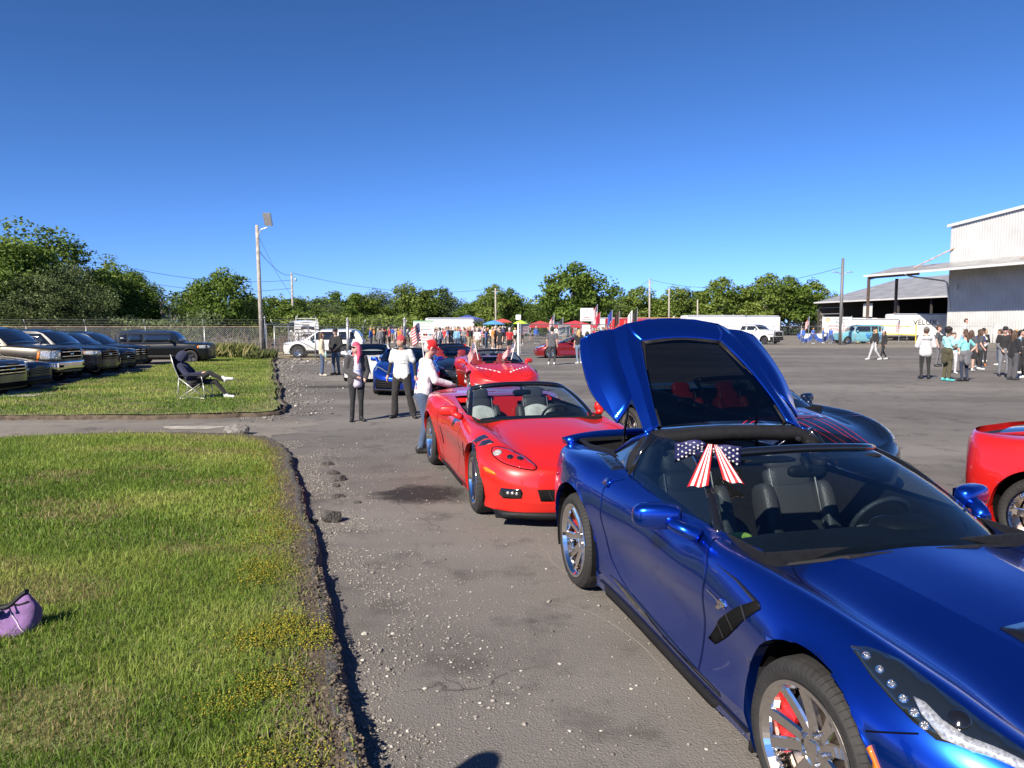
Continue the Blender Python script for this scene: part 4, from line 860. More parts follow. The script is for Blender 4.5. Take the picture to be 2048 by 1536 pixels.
def warehouse():
    u = Vector((.316, -.949)); n = Vector((.949, .316)); C = Vector((51.8, 86.9)); E0 = Vector((44.7, 93.0))
    root = empty('warehouse', (C.x, C.y, 0), 0, 'white corrugated metal warehouse with a lean-to canopy roof', 'building'); off = Vector((C.x, C.y))
    l = lambda p, z: (p.x - off.x, p.y - off.y, z); LEN = 42
    corrugated((0, 0), u, LEN, 0, 9.3, 'wall', M_CORR, root, .32, .05, (-n.x, -n.y))
    corrugated((0, 0), u, LEN, 9.25, 13.5, 'upper_wall', M_CORR, root, .32, .05, (-n.x, -n.y), ztop=lambda s: 13.45 + .099 * s)
    # end wall, back, roof
    p0 = C; p1 = C + n * 34
    corrugated((0, 0), n, 34, 0, 13.45, 'end_wall', M_CORR, root, .32, .05, (-u.x, -u.y))
    mb = MB(); mb.add([l(C, 13.5), l(C + u * LEN, 13.5 + .099 * LEN), l(C + u * LEN + n * 34, 13.5 + .099 * LEN), l(p1, 13.5)], [(0, 1, 2, 3)]); mb.build('roof', M_CORR2, root)
    tr = MB(); sweep(tr, [l(C - u * .3 - n * .2, 13.62), l(C + u * LEN - n * .2, 13.62 + .099 * LEN)], [(-.12, -.16), (.12, -.16), (.12, .16), (-.12, .16)]); tr.build('rake_trim', M_TRIM, root)
    # canopy : corrugated roof, fascia, posts
    n0 = -.3; vs = []; fs = []; k = 0; S = 50
    E = lambda s, t, z: l(E0 + u * s + n * t, z)
    for i in range(int(S / .25)):
        s = i * .25
        for t, z in ((0, 8.22), (4.85, 9.36)): vs.append(E(s, t, z + .03 * (i % 2)))
    fs = [(2 * i, 2 * i + 1, 2 * i + 3, 2 * i + 2) for i in range(len(vs) // 2 - 1)]; mesh_obj('canopy_roof', vs, fs, M_CORR2, root)
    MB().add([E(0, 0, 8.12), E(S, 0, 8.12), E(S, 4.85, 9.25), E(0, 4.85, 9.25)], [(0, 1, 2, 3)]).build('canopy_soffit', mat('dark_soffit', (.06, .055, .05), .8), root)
    f = MB(); sweep(f, [E(-.05, -.05, 8.16), E(S, -.05, 8.16)], [(-.04, -.13), (.04, -.13), (.04, .12), (-.04, .12)]); f.build('fascia', M_TRIM, root)
    bmb = MB(); sweep(bmb, [E(.4, .25, 7.95), E(8, .25, 7.95)], [(-.08, -.16), (.08, -.16), (.08, .16), (-.08, .16)]); bmb.build('canopy_beam', M_BROWN, root)
    for s, t in ((.5, .25), (.5, 4.75)): MB().box((E(s, t, 0)[0], E(s, t, 0)[1], 3.95), (.26, .26, 7.9), .32).build('canopy_post', M_BROWN, root)
    sweep(MB(), [E(.5, .25, 7.8), E(.5, 4.75, 8.7)], [(-.08, -.14), (.08, -.14), (.08, .14), (-.08, .14)]).build('canopy_beam', M_BROWN, root)
    for s in (8.6, 20.8, 33): MB().tube([E(s - 3.2 if s < 10 else s - 2.2, 2.2, 8.85), E(s, 4.8, 11.0)], .09, 6).build('canopy_strut', mat('rusty_strut', (.38, .28, .22), .7, var=.4, vscale=2), root)
    d = MB(); d.tube([E(6.2, -.05, 8.1), E(6.4, .5, 7.75), E(7.6, 4.6, 7.2), E(7.9, 4.7, 7.0), E(8.4, 4.72, 3.9)], .10, 8); d.build('drain_pipe', M_TRIM, root, smooth=True)
    w2 = MB(); w2.box((C.x + u.x * 1.2 - n.x * .12 - off.x, C.y + u.y * 1.2 - n.y * .12 - off.y, 6.3), (.5, .3, .5), .3); w2.build('wall_lamp', M_TRIM, root)
    return root
warehouse()
def shed():
    u = Vector((.217, -.976)); n = Vector((.976, .217)); A = Vector((50.8, 121)); root = empty('open_shed', (A.x, A.y, 0), 0, 'long open-sided shed with a pale grey gable roof', 'shed')
    P = lambda s, t, z: (u.x * s + n.x * t, u.y * s + n.y * t, z); S = 34
    vs = []; k = 0
    for i in range(S * 2 + 1):
        s = i * .5
        for t, z in ((-.8, 5.72), (15.1, 9.75), (31, 5.72)): vs.append(P(s, t, z + .04 * (i % 2)))
    fs = []
    for i in range(S * 2): fs += [(3 * i, 3 * i + 1, 3 * i + 4, 3 * i + 3), (3 * i + 1, 3 * i + 2, 3 * i + 5, 3 * i + 4)]
    mesh_obj('roof', vs, fs, M_CORR2, root)
    sweep(MB(), [P(-.1, -.85, 5.66), P(S, -.85, 5.66)], [(-.05, -.12), (.05, -.12), (.05, .1), (-.05, .1)]).build('eave_trim', M_TRIM, root)
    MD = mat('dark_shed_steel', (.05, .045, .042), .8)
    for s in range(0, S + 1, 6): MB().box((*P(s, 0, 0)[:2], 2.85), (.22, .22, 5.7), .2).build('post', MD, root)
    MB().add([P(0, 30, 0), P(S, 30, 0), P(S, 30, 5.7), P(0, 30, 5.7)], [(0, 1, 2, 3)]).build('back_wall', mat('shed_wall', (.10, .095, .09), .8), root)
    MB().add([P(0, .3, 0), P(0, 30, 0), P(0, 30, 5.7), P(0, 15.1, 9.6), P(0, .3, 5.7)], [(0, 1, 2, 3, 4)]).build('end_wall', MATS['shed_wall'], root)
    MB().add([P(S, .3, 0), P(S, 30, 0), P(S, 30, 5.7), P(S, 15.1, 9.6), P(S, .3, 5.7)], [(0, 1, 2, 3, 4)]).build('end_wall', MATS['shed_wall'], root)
    for k in range(5): sweep(MB(), [P(.2, .1, .8 + k * 1.0), P(6, .1, .8 + k * 1.0)], [(-.04, -.05), (.04, -.05), (.04, .05), (-.04, .05)]).build('girt', mat('girt_grey', (.26, .26, .26), .7), root)
    MB().add([P(11.0, -.2, 3.2), P(13.0, -.2, 3.2), P(13.0, -.2, 5.2), P(11.0, -.2, 5.2)], [(0, 1, 2, 3)]).build('notice_board', M_TRIM, root)
shed()
# ---------------------------------------------------------------- low sports cars (one engine, four body nets)
# local frame: y forward, x to the car's right, z up, origin on the ground at mid wheelbase
def net(ys, rows):
    return [[(x, y + (d[2] if len(d) > 2 else 0), d[1]) for (x, y, d) in ((d[0], y, d) for y, d in zip(ys, row))] for row in rows]
Y7 = [-2.19, -2.13, -1.98, -1.7, -1.355, -.95, -.5, 0, .45, .85, 1.355, 1.72, 2.04, 2.28]
def zipn(xs, zs, dy=None): return [(x, z) if dy is None else (x, z, d) for x, z, d in zip(xs, zs, dy or [0] * len(xs))]
NET7 = net(Y7, [
    zipn([0, .58, .80, .88, .90, .86, .85, .86, .87, .875, .90, .87, .68, 0], [.25, .25, .22, .18, .16, .13, .12, .12, .12, .13, .15, .15, .14, .13], [0, 0, 0, 0, 0, 0, 0, 0, 0, 0, 0, 0, 0, -.06]),
    zipn([0, .62, .84, .93, .945, .89, .875, .885, .90, .91, .925, .895, .72, 0], [.38, .38, .36, .33, .32, .27, .25, .25, .25, .27, .30, .30, .27, .25], [0, 0, 0, 0, 0, 0, 0, 0, 0, 0, 0, 0, 0, -.02]),
    zipn([0, .64, .86, .95, .96, .905, .862, .858, .872, .895, .935, .91, .74, 0], [.55, .55, .55, .55, .55, .52, .48, .48, .49, .50, .52, .50, .43, .39]),
    zipn([0, .64, .85, .935, .955, .92, .893, .893, .900, .912, .92, .885, .71, 0], [.75, .75, .75, .75, .75, .71, .67, .67, .675, .69, .69, .645, .55, .49], [0, 0, 0, 0, 0, 0, 0, 0, 0, 0, 0, 0, 0, -.02]),
    zipn([0, .60, .79, .86, .865, .82, .80, .805, .81, .81, .775, .72, .60, 0], [.92, .92, .94, .95, .955, .94, .91, .89, .88, .872, .845, .775, .65, .56], [0, 0, 0, 0, 0, 0, 0, 0, 0, 0, 0, 0, 0, -.06]),
    zipn([0, .55, .75, .77, .75, .73, .745, .77, .775, .655, .60, .54, .44, 0], [.95, .95, .96, .965, .98, .975, .94, .915, .895, .832, .782, .725, .628, .585], [0, 0, 0, 0, 0, 0, 0, 0, 0, 0, 0, 0, 0, -.07]),
    zipn([0, .50, .70, .69, .64, .65, .69, .735, .74, .385, .285, .20, .13, 0], [.97, .97, .97, .97, .985, .985, .955, .93, .905, .876, .826, .755, .65, .60], [0, 0, 0, 0, 0, 0, 0, 0, 0, 0, 0, 0, 0, -.085]),
    zipn([0] * 14, [.97, .97, .97, .97, .98, .98, .96, .93, .915, .894, .836, .762, .654, .605], [0, 0, 0, 0, 0, 0, 0, 0, 0, 0, 0, 0, 0, -.09])])
def windshield(root, base, top, nu=16, nv=8, bulge=.05, m=None, frame_m=None, fw=.028, name='windshield', header=True):
    """base/top: centre, mid and corner points on the +x side; mirrored"""
    def row(pts):
        P = [(-p[0], p[1], p[2]) for p in reversed(pts[1:])] + list(pts); return spline_rows(np.array(P, float), nu // 2)
    a, b = row(base), row(top); n = len(a); vs = []
    for j in range(nv + 1):
        t = j / nv
        for i in range(n):
            p = a[i] * (1 - t) + b[i] * t; p = p + np.array([0, .45, .9]) * bulge * 4 * t * (1 - t) * .6; vs.append(p)
    fs = [(j * n + i, j * n + i + 1, (j + 1) * n + i + 1, (j + 1) * n + i) for j in range(nv) for i in range(n - 1)]
    o = mesh_obj(name, vs, fs, m or M_GLASS, root, smooth=True)
    pr = [(-fw, -.012), (fw * .4, -.018), (fw * .7, .006), (-fw * .4, .014)]
    for sgn, i in ((1, n - 1), (-1, 0)):
        mb = MB(); path = [vs[j * n + i] for j in range(nv + 1)]; mb.tube([Vector(p) for p in path], [fw] * len(path), 8, sq=.6); mb.build('pillar', frame_m or M_GLOSSBLK, root, smooth=True)
    if header:
        mb = MB(); path = [vs[nv * n + i] for i in range(n)]; mb.tube([Vector(p) for p in path], fw * 1.05, 8); mb.build('header', frame_m or M_GLOSSBLK, root, smooth=True)
    return vs, n, nv
def seat(root, x, y, m=None, z0=.22, tilt=22, hr=True, sc=1, stitch=True):
    m = m or M_LEATH; mb = MB(); Mt = Matrix.Rotation(R(tilt), 3, 'X')
    mb.add(*pad((x, y + .20, z0 + .12), (.44, .50, .16), .45)); 
    for s in (-1, 1): mb.add(*pad((x + s * .22, y + .18, z0 + .17), (.10, .48, .15), .5))
    def bk(dx, dz, d, dy=0): mb.add(*pad(Vector((x, y - .06, z0 + .14)) + Mt @ Vector((dx, dy, dz)), d, .5, M=Mt))
    bk(0, .30, (.40, .12, .58)); bk(-.215, .28, (.11, .20, .50), .03); bk(.215, .28, (.11, .20, .50), .03); bk(0, .56, (.34, .12, .16))
    o = mb.build('seat', m, root, smooth=True)
    if hr:
        hb = MB(); hb.add(*pad(Vector((x, y - .06, z0 + .14)) + Mt @ Vector((0, -.01, .70)), (.29, .11, .18), .6, M=Mt)); hb.build('headrest', m, o, smooth=True)
    if stitch:
        for s in (-1, 1):
            st = MB(); st.tube([Vector((x, y - .06, z0 + .14)) + Mt @ Vector((s * .165, .075, t)) for t in (.08, .3, .5, .62)], .004, 5); st.build('stitching', M_STITCH, o)
    return o
def interior(root, y0, y1, x, zf, belt, seats, seatm=None, wheel=True, dash=True, dz=0):
    mb = MB(); mb.box((0, (y0 + y1) / 2, zf), (2 * x, y1 - y0, .02))
    for s in (-1, 1): mb.box((s * (x + .01), (y0 + y1) / 2, (zf + belt) / 2), (.02, y1 - y0, belt - zf))
    mb.box((0, y0, (zf + belt) / 2), (2 * x, .02, belt - zf)); mb.box((0, y1, (zf + belt) / 2), (2 * x, .02, belt - zf)); mb.box((0, (y0 + y1) / 2, zf + .16), (.22, (y1 - y0) * .9, .3))
    mb.build('cabin_tub', M_BLK, root)
    for sx, sy in seats: seat(root, sx, sy, seatm)
    if dash:
        d = MB(); d.add(*pad((0, y1 - .22, .78 + dz), (2 * x - .04, .52, .17), .5, 24, 10)); d.add(*pad((-.38, y1 - .40, .83 + dz), (.38, .24, .13), .6)); d.add(*pad((.36, y1 - .40, .76 + dz), (.6, .22, .14), .5)); d.add(*pad((0, y1 - .50, .62 + dz), (.30, .30, .35), .5)); d.build('dashboard', M_BLK, root, smooth=True)
    if wheel:
        w = MB(); c = Vector((-.38, y1 - .60, .80 + dz)); Mt = Matrix.Translation(c) @ Matrix.Rotation(R(65), 4, 'X')
        ring = [Mt @ Vector((.18 * math.cos(a), .18 * math.sin(a), 0)) for a in np.linspace(0, 2 * math.pi, 33)]; w.tube(ring, .016, 8, cap=False)
        for a in (0, 180, 270): w.tube([Mt @ Vector((0, 0, -.02)), Mt @ Vector((.17 * math.cos(R(a)), .17 * math.sin(R(a)), 0))], .016, 6)
        w.add(*pad(c, (.13, .06, .11), .6)); w.build('steering_wheel', M_LEATH, root, smooth=True)
def mirror(root, s, loc, arm, m, dim=(.22, .11, .135), yaw=12):
    mb = MB(); Mz = Matrix.Rotation(R(-yaw * s), 3, 'Z'); v, f = pad((0, 0, 0), dim, .62, 20, 12); v = [Mz @ Vector((p[0], p[1] * (1 if p[1] > 0 else .45), p[2])) + Vector((s * loc[0], loc[1], loc[2])) for p in v]; mb.add(v, f)
    mb.tube([Vector((s * arm[0], arm[1], arm[2])), Vector((s * (arm[0] * .45 + loc[0] * .55), (arm[1] + loc[1]) / 2 + .01, (arm[2] + loc[2]) / 2 + .0)), Vector((s * (loc[0] - .05), loc[1], loc[2] - .01))], [.046, .042, .055], 10, sq=.8)
    o = mb.build('mirror', m, root, smooth=True)
    g = MB(); g.add([Mz @ Vector((a * dim[0] * .42, -dim[1] * .24, b * dim[2] * .36)) + Vector((s * loc[0], loc[1], loc[2])) for a, b in ((-1, -1), (1, -1), (1, 1), (-1, 1))], [(0, 1, 2, 3)]); g.build('mirror_glass', M_CHROME, o)
    return o
def side_poly(p, s): return ('R' if s > 0 else 'L'), p
def mod(N, fn):
    return [[fn(j, i, *p) for i, p in enumerate(r)] for j, r in enumerate(N)]
def _six(j, i, x, y, z):
    y = y * .987
    if i >= 9:      # softer front: rounder fenders, long sloping hood
        z = {5: [.852, .806, .735, .632, .57], 6: [.882, .818, .742, .632, .575], 7: [.895, .822, .745, .632, .575]}.get(j, [None] * 5)[i - 9] or z
        if j == 4: z = [.868, .838, .765, .63, .545][i - 9]; x = [.80, .77, .72, .60, 0][i - 9]
        if j == 6: x = [.40, .36, .31, .24, 0][i - 9]
        if j == 3: z -= .01 * (i == 12)
    if j == 2: x += .012
    if j == 3: x += .008
    return (x, y, z)
NET6 = mod(NET7, _six)
def _five(j, i, x, y, z):
    y = y * 1.0 + (.05 if i == 13 else 0)
    if i >= 9:
        z = {4: [.86, .80, .72, .58, .47], 5: [.855, .795, .715, .58, .48], 6: [.875, .80, .715, .58, .485], 7: [.885, .80, .715, .58, .485]}.get(j, [None] * 5)[i - 9] or z
        if j == 4: x = [.79, .76, .73, .64, 0][i - 9]
        if j == 3: z = [.66, .65, .60, .46, .40][i - 9]
        if j == 2: z = [.49, .5, .46, .36, .32][i - 9]
        if j == 6: x = [.40, .38, .35, .30, 0][i - 9]
    if i <= 4 and j <= 4: x *= .985
    return (x, y, z)
NET5 = mod(NET6, _five)
def _eight(j, i, x, y, z):
    if i >= 8:   # cab forward, short pointed nose
        z = {4: [.90, .885, .83, .735, .60, .48], 5: [.91, .885, .815, .72, .60, .49], 6: [.925, .89, .80, .70, .59, .495], 7: [.93, .90, .80, .69, .58, .50]}.get(j, [None] * 6)[i - 8] or z
        if j == 6: x = [.74, .60, .40, .34, .26, 0][i - 8]
        if j == 5: x = [.775, .70, .60, .53, .42, 0][i - 8]
    if i <= 6 and j >= 4: z += .03
    return (x, y, z)
NET8 = mod(NET7, _eight)
CUT7 = ([0, .25, .34, .38, .45, .54, .66, .735, .75], [.845, .85, .868, .875, .85, .80, .68, .50, -9])
CUT6 = ([0, .3, .5, .62, .70, .735, .75], [.83, .82, .77, .70, .60, .48, -9])
CUT8 = ([0, .3, .5, .62, .70, .735, .75], [1.05, 1.04, .98, .88, .76, .60, -9])
WS7 = ([(0, .90, .868), (.40, .86, .855), (.63, .74, .845), (.755, .46, .872)], [(0, .0, 1.213), (.30, -.015, 1.205), (.50, -.06, 1.188), (.585, -.13, 1.172)])
WS6 = ([(0, .85, .865), (.40, .80, .855), (.62, .68, .848), (.755, .44, .868)], [(0, -.06, 1.222), (.30, -.075, 1.215), (.50, -.12, 1.19), (.59, -.19, 1.165)])
WS8 = ([(0, 1.09, .89), (.40, 1.03, .88), (.62, .88, .87), (.76, .60, .885)], [(0, .12, 1.225), (.30, .10, 1.22), (.50, .05, 1.20), (.60, -.02, 1.18)])
def open_body(root, NET, P, CUT, y_back, arF, arR, door, crease=(1, 6), closed=False, sub=(10, 7), bz=.56, ax=1.355):
    cut = lambda x: np.interp(abs(x), *CUT)
    jF = 6 * sub[1]
    def snap(v):
        if v.co.z > .6 and abs(v.co.x) < .74 and .3 < v.co.y < cut(v.co.x): v.co.y = cut(v.co.x)
    G = net_grid(NET, sub[0], sub[1], crease=crease)
    bm = full_mesh(G, lambda c, j: (j >= jF and y_back < c[1] < .3) or (j >= 5 * sub[1] and .2 < c[1] < cut(c[0]) - .012), [(ax + .008, .338, arF), (-ax, .345, arR)], crease_rows=[k * sub[1] for k in crease], snap=snap)
    def cls(c):
        if abs(c[0]) > .72 and inpoly(np.array([c[1]]), np.array([c[2]]), door)[0]: return 'door|' + ('R' if c[0] > 0 else 'L')
        if c[1] > .72 and c[2] > .5 and abs(c[0]) < .66 - max(0, c[1] - 1.3) * .2 and c[1] < 2.0: return 'hood'
        if c[1] > 1.72: return 'front_bumper'
        if c[1] < -1.85: return 'rear_bumper'
        return 'body'
    parts = split_parts(bm, cls, P, root)
    return bm, Proj(bm), parts
def cowl(root, CUT, z=.835):
    xs = [-.74, -.66, -.54, -.38, -.2, 0, .2, .38, .54, .66, .74]; fy = [float(np.interp(abs(x), CUT[0][:-1], CUT[1][:-1])) + .05 for x in xs]
    MB().add([(x, y - .34, z - .035) for x, y in zip(xs, fy)] + [(x, y, z - .02 * (abs(x) > .5)) for x, y in zip(xs, fy)], [(i, i + 1, i + 12, i + 11) for i in range(10)]).build('cowl', M_BLK, root)
def sports(name, pose, NET, P, CUT, WS, label, wheels, arches=(.395, .41), hole=-1.0, seatm=None, group=None, roof=False, mirr=True, seats=True, ax=1.355, crease=(1,), rearpanel=None, sub=(8, 6), steer=0):
    root = empty(name, (pose[0], pose[1], 0), R(pose[2]), label, 'car', group)
    door = [(.60, .25), (.60, .60), (.52, .95), (-.70, 1.02), (-.82, .80), (-.76, .45), (-.55, .25)]
    bm, pr, parts = open_body(root, NET, P, CUT, hole, arches[0], arches[1], door, crease, sub=sub, ax=ax)
    for s, pl in ((1, 'R'), (-1, 'L')):
        d = parts['door|' + pl]
        seam(pr, [(.50, .87), (.56, .78), (.57, .60), (.54, .40), (.52, .25)], pl, M_SEAM, 'shut_line', d, .006)
        seam(pr, [(-.70, .92), (-.80, .82), (-.79, .62), (-.72, .42), (-.55, .25)], pl, M_SEAM, 'shut_line', d, .006)
        patch(pr, [(-.95, .19), (.95, .18), (.95, .125), (-.95, .125)], pl, M_BLK, 'side_skirt', root, .010, .1, .02)
        seam(pr, [(s * .62, .80), (s * .68, 1.0), (s * .70, 1.355), (s * .66, 1.65), (s * .50, 2.0)], 'T', M_SEAM, 'shut_line', parts['hood'], .004)
        if mirr: mirror(root, s, (.96, .24, .93), (.845, .42, .87), P, (.23, .12, .125), 15)
        f, r = wheels
        put_wheel(f, root, (s * .79, ax, .328), s, 30, steer); put_wheel(r, root, (s * .785, -ax, .342), s, 12)
        well(root, ax, .34, arches[0] + .012, .50, .90, s); well(root, -ax, .345, arches[1] + .012, .48, .92, s)
    windshield(root, *WS, bulge=.06, fw=.03)
    cowl(root, CUT)
    if not roof:
        interior(root, hole + .05, CUT[1][0] - .05, .72, .18, .88, [(-.38, hole + .52), (.38, hole + .52)] if seats else [], seatm)
        mb = MB(); mb.add(*pad((0, WS[1][0][1] + .06, 1.10), (.24, .05, .07), .6)); mb.tube([(0, WS[1][0][1] + .0, 1.19), (0, WS[1][0][1] + .06, 1.10)], .015, 6); mb.build('rear_view_mirror', M_BLK, root, smooth=True)
    return root, bm, pr, parts
# ---------------------------------------------------------------- blue coupe in the foreground
P_BLUE = paint('blue_metallic', (.006, .064, .48), .92, .25)
def c7_body(root, P, hole, seams=True, arch=.385):
    G = net_grid(NET7, 10, 7, crease=(1, 6))
    jF = 6 * 7
    cut = lambda x: np.interp(abs(x), [0, .25, .34, .38, .45, .54, .66, .735, .75], [.845, .85, .868, .875, .85, .80, .68, .50, -9])
    def snap(v):
        if v.co.z > .6 and abs(v.co.x) < .74 and .3 < v.co.y < cut(v.co.x): v.co.y = cut(v.co.x)
    bm = full_mesh(G, lambda c, j: hole(c, j, jF) or (j >= 35 and .2 < c[1] < cut(c[0]) - .012), [(1.365, .338, .395), (-1.355, .35, .42)], crease_rows=(7, 42), snap=snap)
    door = [(.60, .27), (.70, .50), (.62, .72), (.50, .93), (-.66, 1.0), (-.80, .80), (-.72, .45), (-.50, .27)]
    D = lambda c: inpoly(np.array([c[1]]), np.array([c[2]]), door)[0]
    def cls(c):
        if abs(c[0]) > .72 and D(c): return 'door|' + ('R' if c[0] > 0 else 'L')
        if c[1] > .78 and c[2] > .55 and abs(c[0]) < .60 - max(0, c[1] - 1.3) * .28 and c[1] < 2.08: return 'hood'
        if c[1] > 1.72: return 'front_bumper'
        return 'body'
    o = split_parts(bm, cls, P, root)
    pr = Proj(bm)
    return bm, pr, o
def hero():
    root = empty('sports_coupe', (1.656, 4.125, 0), R(193.13), 'shiny blue sports coupe with raised rear hatch and stars-and-stripes bow', 'car')
    P = P_BLUE
    hole = lambda c, j, jF: (j >= jF and -2.03 < c[1] < .3)
    bm, pr, parts = c7_body(root, P, hole)
    for s, pl in ((1, 'R'), (-1, 'L')):
        d = parts['door|' + pl]
        # door shut lines
        seam(pr, [(.49, .885), (.565, .78), (.575, .68), (.55, .52), (.55, .33), (.54, .25)], pl, M_SEAM, 'shut_line', d, .006)
        seam(pr, [(-.70, .93), (-.834, .865), (-.825, .737), (-.795, .608), (-.706, .415), (-.477, .313), (-.149, .268), (.141, .245), (.54, .25)], pl, M_SEAM, 'shut_line', d, .006)
        for dx in (.005, -.005): seam(pr, [(.49 + dx, .885), (.565 + dx, .78), (.575 + dx, .68), (.55 + dx, .52), (.55 + dx, .33), (.54 + dx, .25)], pl, P, 'panel_edge', d, .005, .0025); seam(pr, [(-.70 + dx, .93), (-.834 + dx, .865), (-.825 + dx, .737), (-.795 + dx, .608), (-.706 + dx, .415), (-.477 + dx, .313), (-.149 + dx, .268)], pl, P, 'panel_edge', d, .005, .0025)
        # dark sculpted sill blade and side skirt
        patch(pr, [(-.72, .30), (-.35, .30), (.2, .27), (.75, .25), (.75, .225), (.1, .235), (-.4, .25)], pl, M_GLOSSBLK, 'sill_blade', root, .002, .06)
        patch(pr, [(-.98, .20), (.98, .19), (.98, .125), (-.98, .125)], pl, M_BLK, 'side_skirt', root, .012, .08, .02)
        # gill behind the front wheel
        v = patch(pr, [(.60, .44), (.67, .44), (.78, .52), (.89, .61), (1.046, .755), (1.005, .775), (.90, .71), (.73, .585)], pl, M_WELL, 'fender_vent', root, .005, .04)
        patch(pr, [(1.046, .758), (1.02, .775), (.82, .805), (.63, .812), (.82, .795), (1.0, .762)], pl, M_GLOSSBLK, 'vent_blade', v, .004, .03)
        for k in range(3): seam(pr, [(.71 + .11 * k, .575 + .075 * k), (.77 + .11 * k, .515 + .085 * k)], pl, M_DALLOY, 'vent_slat', v, .010, .012)
        # crossed emblem
        seam(pr, [(.80, .66), (.70, .677), (.62, .683)], pl, M_CHROME, 'emblem', root, .006, .005)
        patch(pr, [(.72, .665), (.75, .69), (.79, .695), (.805, .675), (.77, .655)], pl, M_CHROME, 'emblem', root, .006, .02)
        patch(pr, [(.70, .635), (.73, .63), (.775, .66), (.75, .67)], pl, M_CHROME, 'emblem', root, .006, .02)
        # intake on the rear haunch
        T = [(s * .745, -1.37), (s * .665, -1.19), (s * .70, -1.0), (s * .735, -.84), (s * .80, -.90), (s * .785, -1.1)]
        q = patch(pr, T, 'T', M_GLOSSBLK, 'haunch_intake', root, .004, .04)
        for k in range(5): seam(pr, [(s * (.69 + .008 * k), -1.20 + .075 * k), (s * (.765 + .004 * k), -1.26 + .08 * k)], 'T', M_DALLOY, 'intake_bar', q, .006, .008)
        patch(pr, [(s * .835, -.78), (s * .87, -.80), (s * .87, -.88), (s * .845, -.86)], 'T', P, 'fuel_door_tab', root, .012, .03, .016)
        # headlamp
        H = [(s * .826, 1.495), (s * .790, 1.540), (s * .742, 1.634), (s * .712, 1.769), (s * .672, 1.889), (s * .615, 2.0), (s * .61, 2.07), (s * .66, 2.02), (s * .725, 1.945), (s * .80, 1.86), (s * .825, 1.794), (s * .838, 1.723), (s * .842, 1.63)]
        h = patch(pr, H, 'T', M_LENS, 'headlight', root, .0025, .03)
        for cx, cy in [(.812, 1.567), (.812, 1.630), (.813, 1.687), (.812, 1.738), (.809, 1.782), (.805, 1.82)]:
            p, n = pr.hit(s * cx, cy, 'T')
            Mq = Matrix.Translation(p + n * .004) @ n.to_track_quat('Z', 'Y').to_matrix().to_4x4(); MB().lathe([(.015, -.004), (.016, .003), (.012, .005), (.009, .002)], 8, Mq, cap=False).build('lamp_bezel', M_CHROME, h); MB().lathe([(.011, -.002), (.010, .002), (0, .006)], 10, Mq).build('lamp_lens', M_BEAD, h, smooth=True)
        patch(pr, [(s * .789, 1.752), (s * .772, 1.782), (s * .762, 1.84), (s * .735, 1.90), (s * .67, 1.975), (s * .61, 2.05), (s * .63, 2.055), (s * .70, 1.975), (s * .75, 1.92), (s * .786, 1.87), (s * .798, 1.80)], 'T', M_LED, 'running_light', h, .006, .02)
        p, n = pr.hit(s * .722, 1.865, 'T'); Mq = Matrix.Translation(p + n * .003) @ n.to_track_quat('Z', 'Y').to_matrix().to_4x4(); MB().lathe([(.030, -.004), (.032, .004), (.025, .006), (.016, .012), (0, .013)], 20, Mq).build('projector_lamp', M_GLOSSBLK, h, smooth=True)
        seam(pr, [(1.69, .598), (1.76, .628), (1.82, .652)], pl, M_SEAM, 'shut_line', parts['front_bumper'], .006)
        patch(pr, [(1.69, .53), (1.715, .565), (1.80, .43), (1.785, .40)], pl, M_AMBER, 'side_marker', root, .012, .02, .016)
        seam(pr, [(s * .60, .82), (s * .655, 1.0), (s * .68, 1.355), (s * .645, 1.62), (s * .58, 1.86), (s * .45, 2.08)], 'T', M_SEAM, 'shut_line', parts['hood'], .004)
        mirror(root, s, (.975, .20, .935), (.845, .42, .875), P, (.26, .15, .135), 18)
        # side glass
        gp = MB(); bot = [(.775, .44, .875), (.785, .0, .905), (.775, -.40, .935), (.755, -.68, .955)]; top = [(.63, .12, 1.125), (.575, -.16, 1.195), (.57, -.42, 1.215), (.575, -.70, 1.205)]
        va = [(s * a[0], a[1], a[2]) for a in bot] + [(s * (a[0] + b[0]) / 2 + s * .025, (a[1] + b[1]) / 2, (a[2] + b[2]) / 2) for a, b in zip(bot, top)] + [(s * a[0], a[1], a[2]) for a in top]
        gp.add(va, [(r * 4 + i, r * 4 + i + 1, r * 4 + i + 5, r * 4 + i + 4) for r in range(2) for i in range(3)]); gp.build('side_window', M_SGLASS, d, smooth=True)
        qp = MB(); vq = [(s * .752, -.70, .96), (s * .70, -1.0, .985), (s * .655, -1.24, .99), (s * .60, -.93, 1.15), (s * .585, -.78, 1.195)]; qp.add(vq, [(0, 1, 3, 4), (1, 2, 3)]); qp.build('quarter_window', M_DGLASS, root)
        MB().tube([(s * .757, -.69, .955), (s * .66, -.72, 1.11), (s * .58, -.745, 1.20)], [.022, .022, .03], 8).build('pillar', M_GLOSSBLK, root, smooth=True)
        MB().tube([(s * .58, -.80, 1.20), (s * .61, -1.0, 1.13), (s * .645, -1.25, 1.005)], [.02, .016, .012], 8).build('pillar', P, root, smooth=True)
        # wheels, wells
        put_wheel(wheel_proto('c7f', .333, .25, .248, (5, 'split'), M_CHROME, M_CALR), root, (s * .79, 1.355, .333), s, 24, 4 * s if s > 0 else 4)
        put_wheel(wheel_proto('c7r', .345, .29, .262, (5, 'split'), M_CHROME, M_CALR), root, (s * .785, -1.355, .345), s, 8)
        well(root, 1.355, .34, .40, .50, .90, s); well(root, -1.355, .35, .41, .48, .92, s)
        fl = MB(); fl.prism([(.965, .10), (.98, .30), (1.03, .50), (1.055, .50), (1.01, .30), (.99, .10)], 'x', s * .62, s * .885); fl.build('mud_flap', M_BLK, root)
